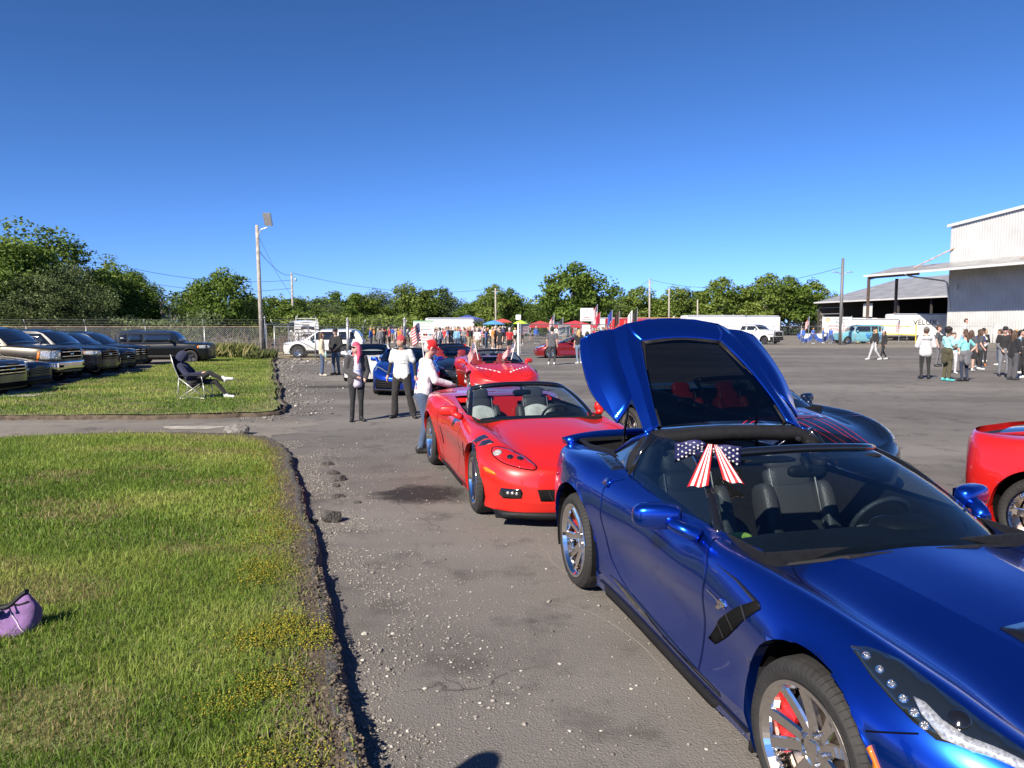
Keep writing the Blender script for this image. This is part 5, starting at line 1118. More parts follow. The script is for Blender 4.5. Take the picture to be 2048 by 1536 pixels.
        MB().tube([(s * .66, .79, .835), (s * .35, .87, .875), (s * .12, .875, .885)], [.010, .014, .006], 6).build('wiper', M_BLK, root)
    # black lip round the rear arch of the camera side
    # windshield, cowl, interior
    windshield(root, [(0, .90, .868), (.40, .86, .855), (.63, .74, .845), (.755, .46, .872)], [(0, .0, 1.213), (.30, -.015, 1.205), (.50, -.06, 1.188), (.585, -.13, 1.172)], bulge=.06, fw=.024)
    cw = MB(); cx = [-.74, -.66, -.54, -.38, -.2, 0, .2, .38, .54, .66, .74]; cf = [.55, .72, .84, .93, .93, .92, .93, .93, .84, .72, .55]
    cw.add([(x, y - .30, .80) for x, y in zip(cx, cf)] + [(x, y, .835 - .02 * (abs(x) > .5)) for x, y in zip(cx, cf)], [(i, i + 1, i + 12, i + 11) for i in range(10)]); cw.build('cowl', M_WELL, root)
    patch(pr, [(-.205, 1.515), (0, 1.50), (.205, 1.515), (.19, 1.62), (.10, 1.69), (-.10, 1.69), (-.19, 1.62)], 'T', M_GLOSSBLK, 'hood_vent', root, .004, .05)
    interior(root, -.95, .80, .72, .18, .90, [(-.38, -.42), (.38, -.42)])
    mb = MB(); mb.tube([(0, .02, 1.16), (0, .06, 1.13), (.0, .07, 1.10)], [.02, .02, .03], 6); mb.add(*pad((0, .06, 1.095), (.24, .05, .07), .6)); mb.build('rear_view_mirror', M_BLK, root, smooth=True)
    for s in (-1, 1):     # sun visors
        MB().add(*pad((s * .28, -.0 + .03, 1.165), (.42, .12, .025), .4)).build('sun_visor', M_BLK, root, smooth=True)
    st = MB(); st.add([(-.60, .585, .915), (-.66, .50, .905), (-.64, .475, .955), (-.585, .56, .965)], [(0, 1, 2, 3)]); st.build('windshield_sticker', mat('teal_sticker', (.35, .62, .62), .6, var=.5, vscale=60), root)
    # roof halo
    arc_ = spline_rows(np.array([(.70, -.72, .97), (.64, -.76, 1.11), (.555, -.79, 1.185), (.35, -.80, 1.21), (0, -.80, 1.222)]), 6); full = [tuple(p) for p in arc_] + [(-p[0], p[1], p[2]) for p in arc_[::-1][1:]]
    sweep(MB(), full, [(-.07, -.075), (.07, -.075), (.10, -.02), (.06, .016), (-.06, .016), (-.10, -.02)]).build('roof_halo', M_BLK, root, smooth=True)
    for s in (-1, 1):
        for k in (0, 1): MB().lathe([(0, 0), (.016, 0), (.016, .02), (0, .022)], 10, Matrix.Translation((s * (.46 + .08 * k), -.70, 1.15 - .03 * k)) @ Matrix.Rotation(R(-90), 4, 'X')).build('roof_latch', M_DALLOY, root)
    sweep(MB(), [(x, -.875 - .01 * abs(x), 1.222 - .06 * x * x) for x in np.linspace(-.56, .56, 15)], [(-.02, -.01), (.02, -.01), (.02, .012), (-.02, .012)]).build('hinge_rail', M_GLOSSBLK, root)
    # luggage bay under the hatch
    lb = MB(); F = [(.66, -.97), (.635, -1.36), (.675, -1.7), (.68, -2.02)]
    for s in (-1, 1):
        vs = [(s * x, y, .975) for x, y in F] + [(s * (x - .07), y, .93) for x, y in F] + [(s * (x - .10), y, .62) for x, y in F]; lb.add(vs, [(r * 4 + i, r * 4 + i + 1, r * 4 + i + 5, r * 4 + i + 4) for r in range(2) for i in range(3)])
    lb.box((0, -1.5, .61), (1.3, 1.1, .02)); lb.box((0, -2.03, .78), (1.38, .02, .36)); lb.box((0, -.96, .76), (1.3, .03, .32)); lb.build('luggage_bay', M_BLK, root)
    sweep(MB(), [(.67, -1.0, .985), (.64, -1.36, .99), (.68, -1.7, .978), (.66, -1.98, .98), (0, -2.035, .985), (-.66, -1.98, .98), (-.68, -1.7, .978), (-.64, -1.36, .99), (-.67, -1.0, .985)], [(-.012, -.012), (.012, -.012), (.012, .014), (-.012, .014)]).build('rubber_seal', M_BLK, root)
    sp = MB(); sweep(sp, [(x, -2.10 - .0 + .10 * (abs(x) / .78) ** 3, .975 + .035 * (1 - (x / .8) ** 4)) for x in np.linspace(-.78, .78, 21)], [(-.05, -.03), (.05, -.03), (.055, .02), (0, .035), (-.055, .012)]); sp.build('spoiler', P, root, smooth=True)
    # ---- raised hatch : (x, v, w) in the hinge frame
    ph = R(40); hy, hz = -.84, 1.222
    def hp(x, v, w=0): return (x, hy - v * math.cos(ph) + w * math.sin(ph), hz + v * math.sin(ph) + w * math.cos(ph))
    HN = [ # rows from the glass edge outwards, columns hinge -> tail  (x, v, w)
        [(.485, .03, .0), (.47, .20, .012), (.44, .40, .018), (.40, .62, .012), (.36, .78, .003), (.325, .895, -.01), (.30, .93, -.012)],
        [(.535, .0, -.005), (.525, .19, .012), (.505, .40, .02), (.485, .64, .02), (.46, .84, .012), (.42, 1.0, -.002), (.39, 1.10, -.01)],
        [(.588, -.02, -.03), (.585, .17, -.025), (.575, .36, -.03), (.56, .60, -.035), (.54, .82, -.04), (.51, .99, -.045), (.49, 1.08, -.05)]]
    G = np.array(HN); dn = np.array([spline_rows(r, 6) for r in G]); dn = np.array([spline_rows(dn[:, i], 5, crease=(1,)) for i in range(dn.shape[1])]).transpose(1, 0, 2)
    WG = np.array([[(.568, .345, -.03), (.56, .60, -.035), (.54, .82, -.04), (.51, .99, -.045), (.49, 1.08, -.05)], [(.63, .25, -.05), (.64, .56, -.03), (.62, .80, -.03), (.61, .98, -.045), (.60, 1.07, -.055)], [(.70, .185, -.12), (.745, .52, -.085), (.745, .76, -.08), (.72, .94, -.075), (.70, 1.045, -.075)], [(.70, .185, -.13), (.80, .50, -.155), (.80, .74, -.15), (.785, .92, -.13), (.76, 1.035, -.115)]])
    wn = np.array([spline_rows(r, 6) for r in WG]); wn = np.array([spline_rows(wn[:, i], 5, crease=(2,)) for i in range(wn.shape[1])]).transpose(1, 0, 2)
    hb = MB()
    def grid_add(mb, A, s, flip=False):
        nj, ni = A.shape[:2]; mb.add([hp(s * p[0], p[1], p[2]) for r in A for p in r], [(j * ni + i, j * ni + i + 1, (j + 1) * ni + i + 1, (j + 1) * ni + i) for j in range(nj - 1) for i in range(ni - 1)])
    for s in (1, -1): grid_add(hb, dn, s); grid_add(hb, wn, s)
    tail = np.array([[(x, .895 + .035 * (1 - (x / .325) ** 2), .0 - .01 * (x / .325) ** 2) for x in np.linspace(-.325, .325, 13)], [(x * 1.17, .99 + .04 * (1 - (x / .325) ** 2), .012 - .014 * (x / .325) ** 2) for x in np.linspace(-.325, .325, 13)], [(x * 1.2, 1.10 + .055 * (1 - (x / .325) ** 2), -.0 - .01 * (x / .325) ** 2) for x in np.linspace(-.325, .325, 13)]])
    tg = np.array([spline_rows(r, 2) for r in tail]); tg = np.array([spline_rows(tg[:, i], 4) for i in range(tg.shape[1])]).transpose(1, 0, 2); grid_add(hb, tg, 1)
    lip_pts = [hp(s * x, v, w) for s, x, v, w in [(1, .76, 1.035, -.115), (1, .70, 1.045, -.075), (1, .60, 1.07, -.055), (1, .49, 1.08, -.05), (1, .39, 1.10, -.01), (1, .2, 1.14, 0), (1, 0, 1.155, 0), (-1, .2, 1.14, 0), (-1, .39, 1.10, -.01), (-1, .49, 1.08, -.05), (-1, .60, 1.07, -.055), (-1, .70, 1.045, -.075), (-1, .76, 1.035, -.115)]]
    ha = hb.build('hatch', P, root, smooth=True); ha.modifiers.new('thick', 'SOLIDIFY').thickness = .018; ha.modifiers['thick'].offset = 0
    bmh = bmesh.new(); bmh.from_mesh(ha.data); bmesh.ops.remove_doubles(bmh, verts=bmh.verts, dist=.001); bmesh.ops.recalc_face_normals(bmh, faces=bmh.faces); bmh.to_mesh(ha.data); bmh.free()
    for pg in ha.data.polygons: pg.use_smooth = True
    ha.data.set_sharp_from_angle(angle=R(14))
    MB().tube(lip_pts, .012, 8).build('hatch_lip', P, ha, smooth=True)
    gl = MB(); rows = []
    for t in np.linspace(0, 1, 10):
        xe = np.interp(t, [0, .2, .42, .68, .86, 1], [.485, .47, .44, .40, .36, .325]); v0 = np.interp(t, [0, .2, .42, .68, .86, 1], [.03, .20, .40, .62, .78, .895]); w0 = np.interp(t, [0, .42, 1], [.0, .018, -.01]); rows.append([(x, v0 + (.03 * t - .0) * (1 - (x / xe) ** 2), w0 + .035 * (1 - (x / xe) ** 2) * (1 - t * .5) - .004) for x in np.linspace(-xe, xe, 13)])
    grid_add(gl, np.array(rows), 1); go = gl.build('hatch_glass', glass('hatch_glass_dark', (.035, .042, .046)), ha, smooth=True)
    fb = MB()
    for s in (1, -1): fb.tube([hp(s * np.interp(t, [0, .2, .42, .68, .86, 1], [.475, .46, .43, .39, .35, .315]), np.interp(t, [0, .2, .42, .68, .86, 1], [.03, .20, .40, .62, .78, .895]), -.012) for t in np.linspace(0, 1, 8)], .02, 6)
    fb.tube([hp(x, .885 + .03 * (1 - (x / .32) ** 2), -.012) for x in np.linspace(-.32, .32, 9)], .022, 6); fb.build('hatch_glass_seal', M_BLK, ha, smooth=True)
    for s in (1, -1): MB().tube([hp(s * .50, .55, -.04), (s * .56, -1.35, .94)], [.009, .012], 8).build('gas_strut', M_DALLOY, ha, smooth=True)
    # bag on the rear deck (green and pale)
    gb = MB(); gb.add(*pad((.20, -.30, .62), (.16, .10, .05), .6)); gb.build('seat_bag', mat('lime_bag', (.4, .6, .1), .7, var=.5, vscale=18), root, smooth=True)
    # stars and stripes bow tied to the windshield corner
    b = empty('ribbon_bow', (0, 0, 0), 0, 'stars-and-stripes ribbon bow tied to the blue car windshield', 'bow')
    b.matrix_world = Matrix.Translation((1.656, 4.125, 0)) @ Matrix.Rotation(R(193.13), 4, 'Z')
    M_NAVY = mat('navy_ribbon', (.012, .014, .085), .7); M_WRIB = mat('white_ribbon', (.75, .74, .72), .7); M_RRIB = mat('red_ribbon', (.48, .012, .018), .7)
    c0 = Vector((.60, .03, 1.238)); ex = Vector((-.87, .49, -.03)).normalized(); ez = Vector((.12, .22, .96)).normalized(); ey = ex.cross(ez)
    if ey.y < 0: ey = -ey
    def bp(u, v, w): return c0 + ex * u + ez * v + ey * w
    for s in (-1, 1):
        mb = MB(); n = 9; m_ = 5; vs = []
        for i in range(n):
            t = i / (n - 1)
            for j in range(m_):
                q = j / (m_ - 1) - .5; vs.append(bp(s * (.010 + .165 * t), q * (.045 + .075 * t ** .6) + .012 * math.sin(t * 4) + (.03 - .035 * t) * (s < 0) + (-.002) , .035 + .025 * math.sin(t * 3.1) + .012 * math.cos(j * 1.9 + t * 5)))
        lo = mb.add(vs, [(i * m_ + j, (i + 1) * m_ + j, (i + 1) * m_ + j + 1, i * m_ + j + 1) for i in range(n - 1) for j in range(m_ - 1)]).build('bow_loop', M_NAVY, b, smooth=True); lo.modifiers.new('t', 'SOLIDIFY').thickness = .004
        sb = MB(); rgs = random.Random(3 + s)
        for i in range(1, n - 1):
            for j in range(1, m_ - 1 + (i % 2)):
                k = i * m_ + j; p = vs[k] + ey * .006 + (vs[k] - vs[k - 1]) * (-.5 if i % 2 else 0); r0 = .0085
                for (i0,) in ((0,),): sb.add([p] + [p + ex * (r0 * (1 if q % 2 == 0 else .42) * math.sin(R(36 * q))) + ez * (r0 * (1 if q % 2 == 0 else .42) * math.cos(R(36 * q))) for q in range(10)], [(0, q + 1, (q + 1) % 10 + 1) for q in range(10)])
        sb.build('star_print', M_WRIB, lo)
        ns = 7; nn = 7; vs = []
        for i in range(nn):
            t = i / (nn - 1)
            for j in range(ns + 1):
                q = j / ns; u = s * (.002 + .008 * t) + s * q * (.026 + .080 * t); vs.append(c0 + ex * u + (Vector((.20, .74, -.57)) if s > 0 else Vector((.33, .54, -.74))) * (.255 * t + .012 * q * t) + Vector((0, .43, .90)) * (.05 - .012 * t + .007 * math.sin(q * 9 + 1) * t) + Vector((0, .035, -.01)))
        fs = []; mi = []
        for i in range(nn - 1):
            for j in range(ns): fs.append((i * (ns + 1) + j, (i + 1) * (ns + 1) + j, (i + 1) * (ns + 1) + j + 1, i * (ns + 1) + j + 1)); mi.append(j % 2)
        tl = mesh_obj('bow_tail', vs, fs, None, b, True, mats=[M_RRIB, M_WRIB], midx=mi); tl.modifiers.new('t', 'SOLIDIFY').thickness = .003
    MB().add(*pad(bp(0, 0, .06), (.016, .02, .028), .7)).build('bow_knot', M_RRIB, b, smooth=True)
    bm.free()
    return root
HERO = hero()
# ---------------------------------------------------------------- the other sports cars
P_RED = paint('torch_red', (.56, .012, .006), 0, .38)
P_RED2 = paint('bright_red', (.53, .011, .008), 0, .38)
P_MAROON = paint('maroon', (.20, .006, .010), .3, .35)
P_NAVY = paint('dark_navy', (.008, .016, .040), .5, .30)
P_BLACK = paint('black_paint', (.008, .009, .010), .2, .3)
P_WHITE = paint('white_paint', (.72, .72, .70), 0, .4)
P_BLUE8 = paint('electric_blue', (.006, .05, .42), .7, .28)
W6F = wheel_proto('c6f', .328, .26, .235, (5, 'star'), M_CHROME, None, 48)
W6R = wheel_proto('c6r', .342, .32, .25, (5, 'star'), M_CHROME, None, 48)
W7D = wheel_proto('c7d', .342, .28, .255, (5, 'star'), M_CHROME, None, 40)
W5 = wheel_proto('c5', .33, .26, .23, (5, 'thin'), M_CHROME, None, 32, False)
W8 = wheel_proto('c8', .34, .27, .25, (5, 'split'), M_DALLOY, None, 32, False)
M_TOWEL = mat('grey_towel', (.50, .50, .48), .95, var=.15, vscale=20, bump=.3, bscale=60)
def lower_top(N, dz): return mod(N, lambda j, i, x, y, z: (x, y, z - dz if j >= 4 and i >= 5 else z))
def lamp_disc(pr, u, v, plane, r, m, name, parent, off=.004):
    p, n = pr.hit(u, v, plane); Mq = Matrix.Translation(p + n * off) @ n.to_track_quat('Z', 'Y').to_matrix().to_4x4()
    return MB().lathe([(r, -.006), (r * 1.05, .004), (r * .7, .010), (0, .013)], 16, Mq).build(name, m, parent, smooth=True)
def roof(root, WS, P, yb=-1.95, zt=1.24, belt=.755, hatch=True, gm=None):
    y0 = WS[1][0][1]; st = [(y0, .575, WS[1][0][2], .03), (y0 - .35, .60, zt, .03), (-.80, .585, zt - .03, .03), (-1.2, .54, zt - .105, .05), (-1.6, .50, zt - .19, .06), (yb, .46, .985, .06)]
    for s in (1, -1):
        gv = [(s * (belt if i < 3 else belt - .06 * (i - 2)), y, .93 + .02 * (i > 1)) for i, (y, x, z, d) in enumerate(st)] + [(s * x, y, z - d) for y, x, z, d in st]
        k = len(st); MB().add(gv, [(i, i + 1, k + i + 1, k + i) for i in range(k - 1)]).build('side_window', gm or M_DGLASS, root, smooth=True)
        MB().tube([(s * .755, .44, .872)] + [(s * (x + .005), y, z - d) for y, x, z, d in st], .022, 6).build('roof_rail', P, root, smooth=True)
    def strip(a, b, m, nm):
        vs = []; n = 9
        for y, x, z, d in st[a:b]:
            for q in np.linspace(-1, 1, n): vs.append((q * x, y, z - d * abs(q) ** 2.5))
        MB().add(vs, [(r * n + i, r * n + i + 1, r * n + n + i + 1, r * n + n + i) for r in range(b - a - 1) for i in range(n - 1)]).build(nm, m, root, smooth=True)
    strip(0, 3, P, 'roof'); strip(2, 6, gm or M_DGLASS, 'rear_window')
# ---- red convertible behind the blue coupe
def red_gs():
    N6 = lower_top(NET6, .02); ws = ([(x, y, z - .03) for x, y, z in WS6[0]], [(x, y, z - .025) for x, y, z in WS6[1]])
    root, bm, pr, parts = sports('convertible_car', (.122, 8.90, 195.3), N6, P_RED, CUT6, ws, 'red convertible with black fender hash stripes, parked behind the blue coupe', (W6F, W6R), (.385, .405), -1.0, M_LEATH, sub=(10, 7), steer=-3)
    for s, pl in ((1, 'R'), (-1, 'L')):
        H = [(s * x, y) for x, y in [(.79, 1.70), (.739, 1.72), (.644, 1.785), (.53, 1.88), (.475, 2.0), (.458, 2.09), (.495, 2.105), (.617, 2.045), (.733, 1.94), (.798, 1.826), (.81, 1.75)]]
        h = patch(pr, H, 'T', mat('lamp_cover_red', (.50, .012, .012), .05, coat=1), 'headlight', root, .003, .03)
        seam(pr, H + H[:1], 'T', M_SEAM, 'lamp_gasket', h, .010, .005, 3)
        for x, y, r, m in [(.764, 1.80, .042, M_CLEAR), (.668, 1.905, .030, M_LENS), (.578, 1.94, .032, M_LENS)]: lamp_disc(pr, s * x, y, 'T', r, m, 'lamp', h, .006)
        patch(pr, [(1.745, .545), (1.80, .555), (1.90, .527), (1.935, .50), (1.89, .50), (1.80, .512)], pl, M_AMBER, 'side_marker', root, .005, .03)
        f = patch(pr, [(s * .775, .385), (s * .615, .39), (s * .60, .35), (s * .61, .30), (s * .755, .285), (s * .785, .32)], 'F', M_GLOSSBLK, 'fog_light', root, .005, .03)
        for k in range(3): lamp_disc(pr, s * (.72 - .035 * k), .345, 'F', .016, M_CLEAR, 'lamp', f, .006)
        MS = mat('stripe_black', (.016, .016, .03), .35, coat=1)
        patch(pr, [(s * x, y) for x, y in [(.917, 1.296), (.85, 1.337), (.79, 1.375), (.775, 1.494), (.865, 1.45), (.915, 1.358)]], 'T', MS, 'hash_stripe', root, .003, .03)
        patch(pr, [(s * x, y) for x, y in [(.915, 1.385), (.859, 1.478), (.775, 1.53), (.755, 1.637), (.846, 1.596), (.912, 1.484)]], 'T', MS, 'hash_stripe', root, .003, .03)
        patch(pr, [(-.60, .42), (-.55, .41), (-.64, .62), (-.685, .63)], pl, M_GLOSSBLK, 'side_scoop', root, .004, .04)
        patch(pr, [(.86, .50), (.90, .52), (.95, .65), (.90, .665)], pl, M_GLOSSBLK, 'fender_vent', root, .004, .04)
        # towels over the seats
        for q in (-.38, .38):
            if s > 0:
                tw = MB(); n = 7; vs = []
                for i in range(n):
                    t = i / (n - 1) - .5
                    for dz, dy in ((-.30, .125 - .02), (-.15, .07), (-.03, .0), (0, -.06), (-.10, -.13)): vs.append((q + t * .44, -.60 + dy * .8 + .012 * math.sin(i * 2.1), .90 + dz - .09 * (t * 2) ** 2 * (dz > -.2) + .02 * math.sin(i * 3.) * (dz < -.2)))
                tw.add(vs, [(i * 5 + j, i * 5 + j + 1, i * 5 + j + 6, i * 5 + j + 5) for i in range(n - 1) for j in range(4)]); o = tw.build('towel', M_TOWEL, root, smooth=True); o.modifiers.new('s', 'SOLIDIFY').thickness = .02; o.modifiers.new('b', 'SUBSURF').render_levels = 2
        MB().tube([(s * .62, .70, .83), (s * .30, .78, .853), (s * .05, .79, .86)], [.008, .011, .005], 6).build('wiper', M_BLK, root)
    g_ = patch(pr, [(-.47, .385), (.47, .385), (.44, .275), (-.44, .275)], 'F', M_WELL, 'grille', root, .004, .05)
    for k in range(15):
        x = -.40 + k * .055; seam(pr, [(x, .375), (x - .04, .285)], 'F', M_DALLOY, 'grille_bar', g_, .006, .008)
    patch(pr, [(-.80, .155), (-.5, .165), (.5, .165), (.80, .155), (.80, .10), (-.80, .10)], 'F', M_BLK, 'front_splitter', root, .03, .06, .05)
    # body colour panel between the seats
    MB().add([(-.16, -.94, .96), (.16, -.94, .96), (.17, -.82, .90), (-.17, -.82, .90), (.17, -.74, .55), (-.17, -.74, .55)], [(0, 1, 2, 3), (3, 2, 4, 5)]).build('seat_waterfall', P_RED, root)
    MB().add([(-.70, -.97, .95), (.70, -.97, .95), (.68, -.88, .90), (-.68, -.88, .90)], [(0, 1, 2, 3)]).build('rear_trim', P_RED, root)
    patch(pr, [(-.035, .47), (.035, .47), (.05, .49), (0, .455), (-.05, .49)], 'F', M_CHROME, 'emblem', root, .004, .03)
    bm.free()
red_gs()
# ---- dark blue convertible with thin red hood stripes beyond the raised hatch
def dark7():
    root, bm, pr, parts = sports('convertible_car', (3.07, 9.88, 198.8), NET7, P_NAVY, CUT7, WS7, 'dark navy convertible with thin red hood stripes beyond the raised hatch', (W7D, W7D), (.395, .42), -1.0, mat('red_leather', (.42, .02, .02), .5), crease=(1, 6), sub=(9, 6))
    M_ST = mat('red_pinstripe', (.45, .015, .03), .35, coat=1)
    for x0, x1 in ((.30, .20), (.16, .10), (-.04, -.03), (-.16, -.10), (-.30, -.20)): seam(pr, [(x0, .90), ((x0 + x1) / 2, 1.45), (x1, 2.1)], 'T', M_ST, 'hood_stripe', root, .012, .003)
    patch(pr, [(-.26, 1.25), (0, 1.22), (.26, 1.25), (.22, 1.42), (-.22, 1.42)], 'T', M_GLOSSBLK, 'hood_vent', root, .004, .05)
    for s, pl in ((1, 'R'), (-1, 'L')):
        h = patch(pr, [(s * .826, 1.52), (s * .698, 1.66), (s * .634, 1.889), (s * .59, 2.0), (s * .66, 2.02), (s * .80, 1.86), (s * .84, 1.68)], 'T', M_LENS, 'headlight', root, .003, .04)
        patch(pr, [(s * .80, 1.74), (s * .735, 1.90), (s * .61, 2.05), (s * .66, 2.03), (s * .79, 1.89)], 'T', M_LED, 'running_light', h, .006, .03)
        for k in range(2): seam(pr, [(1.30 + .09 * k, .70), (1.33 + .09 * k, .80), (1.36 + .09 * k, .845)], pl, M_ST, 'hash_stripe', root, .012, .003)
    patch(pr, [(-.5, .36), (.5, .36), (.45, .2), (-.45, .2)], 'F', M_WELL, 'grille', root, .004, .06); bm.free()
dark7()
# ---- red coupe cut by the right edge of the picture, tail towards the row
def right_red():
    root, bm, pr, parts = sports('sports_coupe', (5.795, 5.118, 211), NET5, P_RED2, CUT6, WS6, 'red coupe at the right edge, its rear quarter behind the blue car mirror', (W6F, W6R), (.385, .40), -2.3, None, roof=True, mirr=True)
    MB().box((0, -1.2, .93), (1.35, 1.7, .02)).build('parcel_shelf', M_BLK, root)
    roof(root, WS6, P_RED2)
    for s, pl in ((1, 'R'), (-1, 'L')):
        patch(pr, [(-1.86, .50), (-1.80, .50), (-1.80, .53), (-1.86, .53)], pl, M_REDL, 'side_marker', root, .004, .03)
        for k in (0, 1): lamp_disc(pr, s * (.16 + .2 * k), .72, 'B', .07, M_REDL, 'tail_light', root)
    bm.free()
right_red()
# ---- red convertible with chequered flag graphics
def checker():
    pose = (-.52, 20.6, 191.5)
    root, bm, pr, parts = sports('convertible_car', pose, NET5, P_RED, CUT6, WS6, 'red convertible with black-and-white chequered fender graphics and small flags', (W5, W5), (.385, .40), -1.0, mat('red_seat', (.40, .02, .02), .6))
    MW = mat('white_vinyl', (.75, .75, .73), .4); MK = mat('black_vinyl', (.015, .015, .016), .4)
    for s, pl in ((1, 'R'), (-1, 'L')):
        for i in range(6):
            for j in range(4):
                y0 = .98 - i * .11 + j * .055; z0 = .74 - i * .075 - j * .07 + .08; q = [(y0, z0), (y0 - .11, z0 - .06), (y0 - .055, z0 - .13), (y0 + .055, z0 - .07)]
                if all(.26 < z < .83 and y < 1.0 for y, z in q): patch(pr, q, pl, MW if (i + j) % 2 else MK, 'checker_square', root, .003, .08, .003)
        for k in range(6): patch(pr, [(s * (.70 - .10 * k), 1.20 + .09 * k), (s * (.64 - .10 * k), 1.22 + .09 * k), (s * (.62 - .10 * k), 1.30 + .09 * k), (s * (.68 - .10 * k), 1.28 + .09 * k)], 'T', MW, 'hood_graphic', root, .003, .1, .003)
        patch(pr, [(s * .86, .44), (s * .66, .42), (s * .62, .36), (s * .80, .37)], 'F', M_CLEAR, 'turn_light', root, .005, .05)
        patch(pr, [(s * .62, .40), (s * .12, .37), (s * .12, .33), (s * .55, .33)], 'F', M_WELL, 'grille', root, .004, .06)
        seam(pr, [(s * .72, 1.62), (s * .42, 1.62), (s * .42, 1.92), (s * .66, 1.92), (s * .72, 1.62)], 'T', M_SEAM, 'lamp_lid_gap', root, .006, .002, 4)
    # little heart shaped balloon sign on the dash
    bm.free(); return root, pose
checker()
# ---- electric blue mid engine coupe facing the camera
def c8(name, pose, P, label, group=None):
    root, bm, pr, parts = sports(name, pose, NET8, P, CUT8, WS8, label, (W8, W8), (.395, .41), -2.3, None, group=group, roof=True, crease=(1, 6))
    MB().box((0, -.7, .92), (1.4, 2.7, .02)).build('cabin_tub', M_BLK, root); seat(root, -.38, -.1, None, .2); seat(root, .38, -.1, None, .2)
    roof(root, WS8, P, -1.9, 1.235)
    for s, pl in ((1, 'R'), (-1, 'L')):
        h = patch(pr, [(s * .40, 2.06), (s * .60, 1.93), (s * .80, 1.66), (s * .84, 1.50), (s * .76, 1.62), (s * .55, 1.88)], 'T', M_LENS, 'headlight', root, .004, .04)
        seam(pr, [(s * .40, 2.05), (s * .56, 1.93), (s * .76, 1.64), (s * .82, 1.52)], 'T', M_LED, 'running_light', h, .022, .008)
        seam(pr, [(s * .80, 1.56), (s * .83, 1.70), (s * .84, 1.76)], 'T', M_LED, 'running_light', h, .02, .008)
        f = patch(pr, [(s * .82, .46), (s * .34, .40), (s * .25, .30), (s * .40, .20), (s * .84, .20), (s * .87, .35)], 'F', M_WELL, 'front_intake', root, .004, .06)
        for k in range(3): seam(pr, [(s * .38, .25 + .055 * k), (s * .80, .26 + .06 * k)], 'F', M_DALLOY, 'grille_bar', f, .012, .01)
        patch(pr, [(-.42, .86), (-.70, .82), (-.95, .55), (-.80, .40), (-.72, .60)], pl, M_GLOSSBLK, 'side_intake', root, .004, .06)
    patch(pr, [(-.9, .19), (.9, .19), (.9, .13), (-.9, .13)], 'F', M_BLK, 'front_splitter', root, .03, .1, .04)
    bm.free(); return root
c8('sports_coupe', (-3.15, 21.9, 187), P_BLUE8, 'electric blue mid-engine coupe behind the man in the white t-shirt')
c8('sports_coupe', (-2.35, 27.3, 205), P_RED2, 'red mid-engine coupe with sloping windshield beyond the blue mid-engine one')
# ---- black convertible half hidden behind the man in the red cap
def blackc():
    root, bm, pr, parts = sports('convertible_car', (-1.95, 24.0, 190), NET6, P_BLACK, CUT6, WS6, 'black convertible with red cabin between the blue and the chequered cars', (W5, W5), (.385, .40), -1.0, MATS['red_leather'])
    for s in (1, -1): patch(pr, [(s * .79, 1.70), (s * .644, 1.785), (s * .475, 2.0), (s * .458, 2.09), (s * .617, 2.045), (s * .80, 1.826)], 'T', M_CLEAR, 'headlight', root, .003, .05)
    patch(pr, [(-.47, .385), (.47, .385), (.44, .275), (-.44, .275)], 'F', M_WELL, 'grille', root, .004, .06); bm.free()
blackc()
# ---- maroon coupe in front of the gate
def maroon():
    root, bm, pr, parts = sports('sports_coupe', (3.55, 43.6, 95), NET6, P_MAROON, CUT6, WS6, 'maroon coupe parked across the chain link gate', (W5, W5), (.385, .40), -2.3, None, roof=True)
    MB().box((0, -.9, .92), (1.4, 2.4, .02)).build('cabin_tub', M_BLK, root); seat(root, -.38, -.3, None, .2); seat(root, .38, -.3, None, .2)
    roof(root, WS6, P_MAROON, gm=M_DGLASS)
    for s in (1, -1): patch(pr, [(s * .79, 1.70), (s * .644, 1.785), (s * .475, 2.0), (s * .458, 2.09), (s * .617, 2.045), (s * .80, 1.826)], 'T', M_CLEAR, 'headlight', root, .003, .05)
    bm.free()
maroon()
# ---- white classic coupe with humped fenders behind the woman in the grey jacket
def white3():
    def f(j, i, x, y, z):
        if j == 4 and i in (10, 11): z += .07
        if j == 4 and i in (3, 4): z += .02
        if j in (5, 6, 7) and i in (9, 10, 11): z -= .02
        return (x, y, z)
    root, bm, pr, parts = sports('classic_coupe', (-5.15, 26.6, 190), mod(NET5, f), P_WHITE, CUT6, WS6, 'white classic coupe with humped fenders behind the woman in the grey jacket', (W5, W5), (.36, .37), -2.3, None, roof=True)
    MB().box((0, -.9, .92), (1.4, 2.4, .02)).build('cabin_tub', M_BLK, root)
    roof(root, WS6, P_WHITE)
    for s in (1, -1): patch(pr, [(s * .7, .38), (s * .2, .38), (s * .2, .30), (s * .7, .30)], 'F', M_WELL, 'grille', root, .004, .06)
    bm.free()
white3()
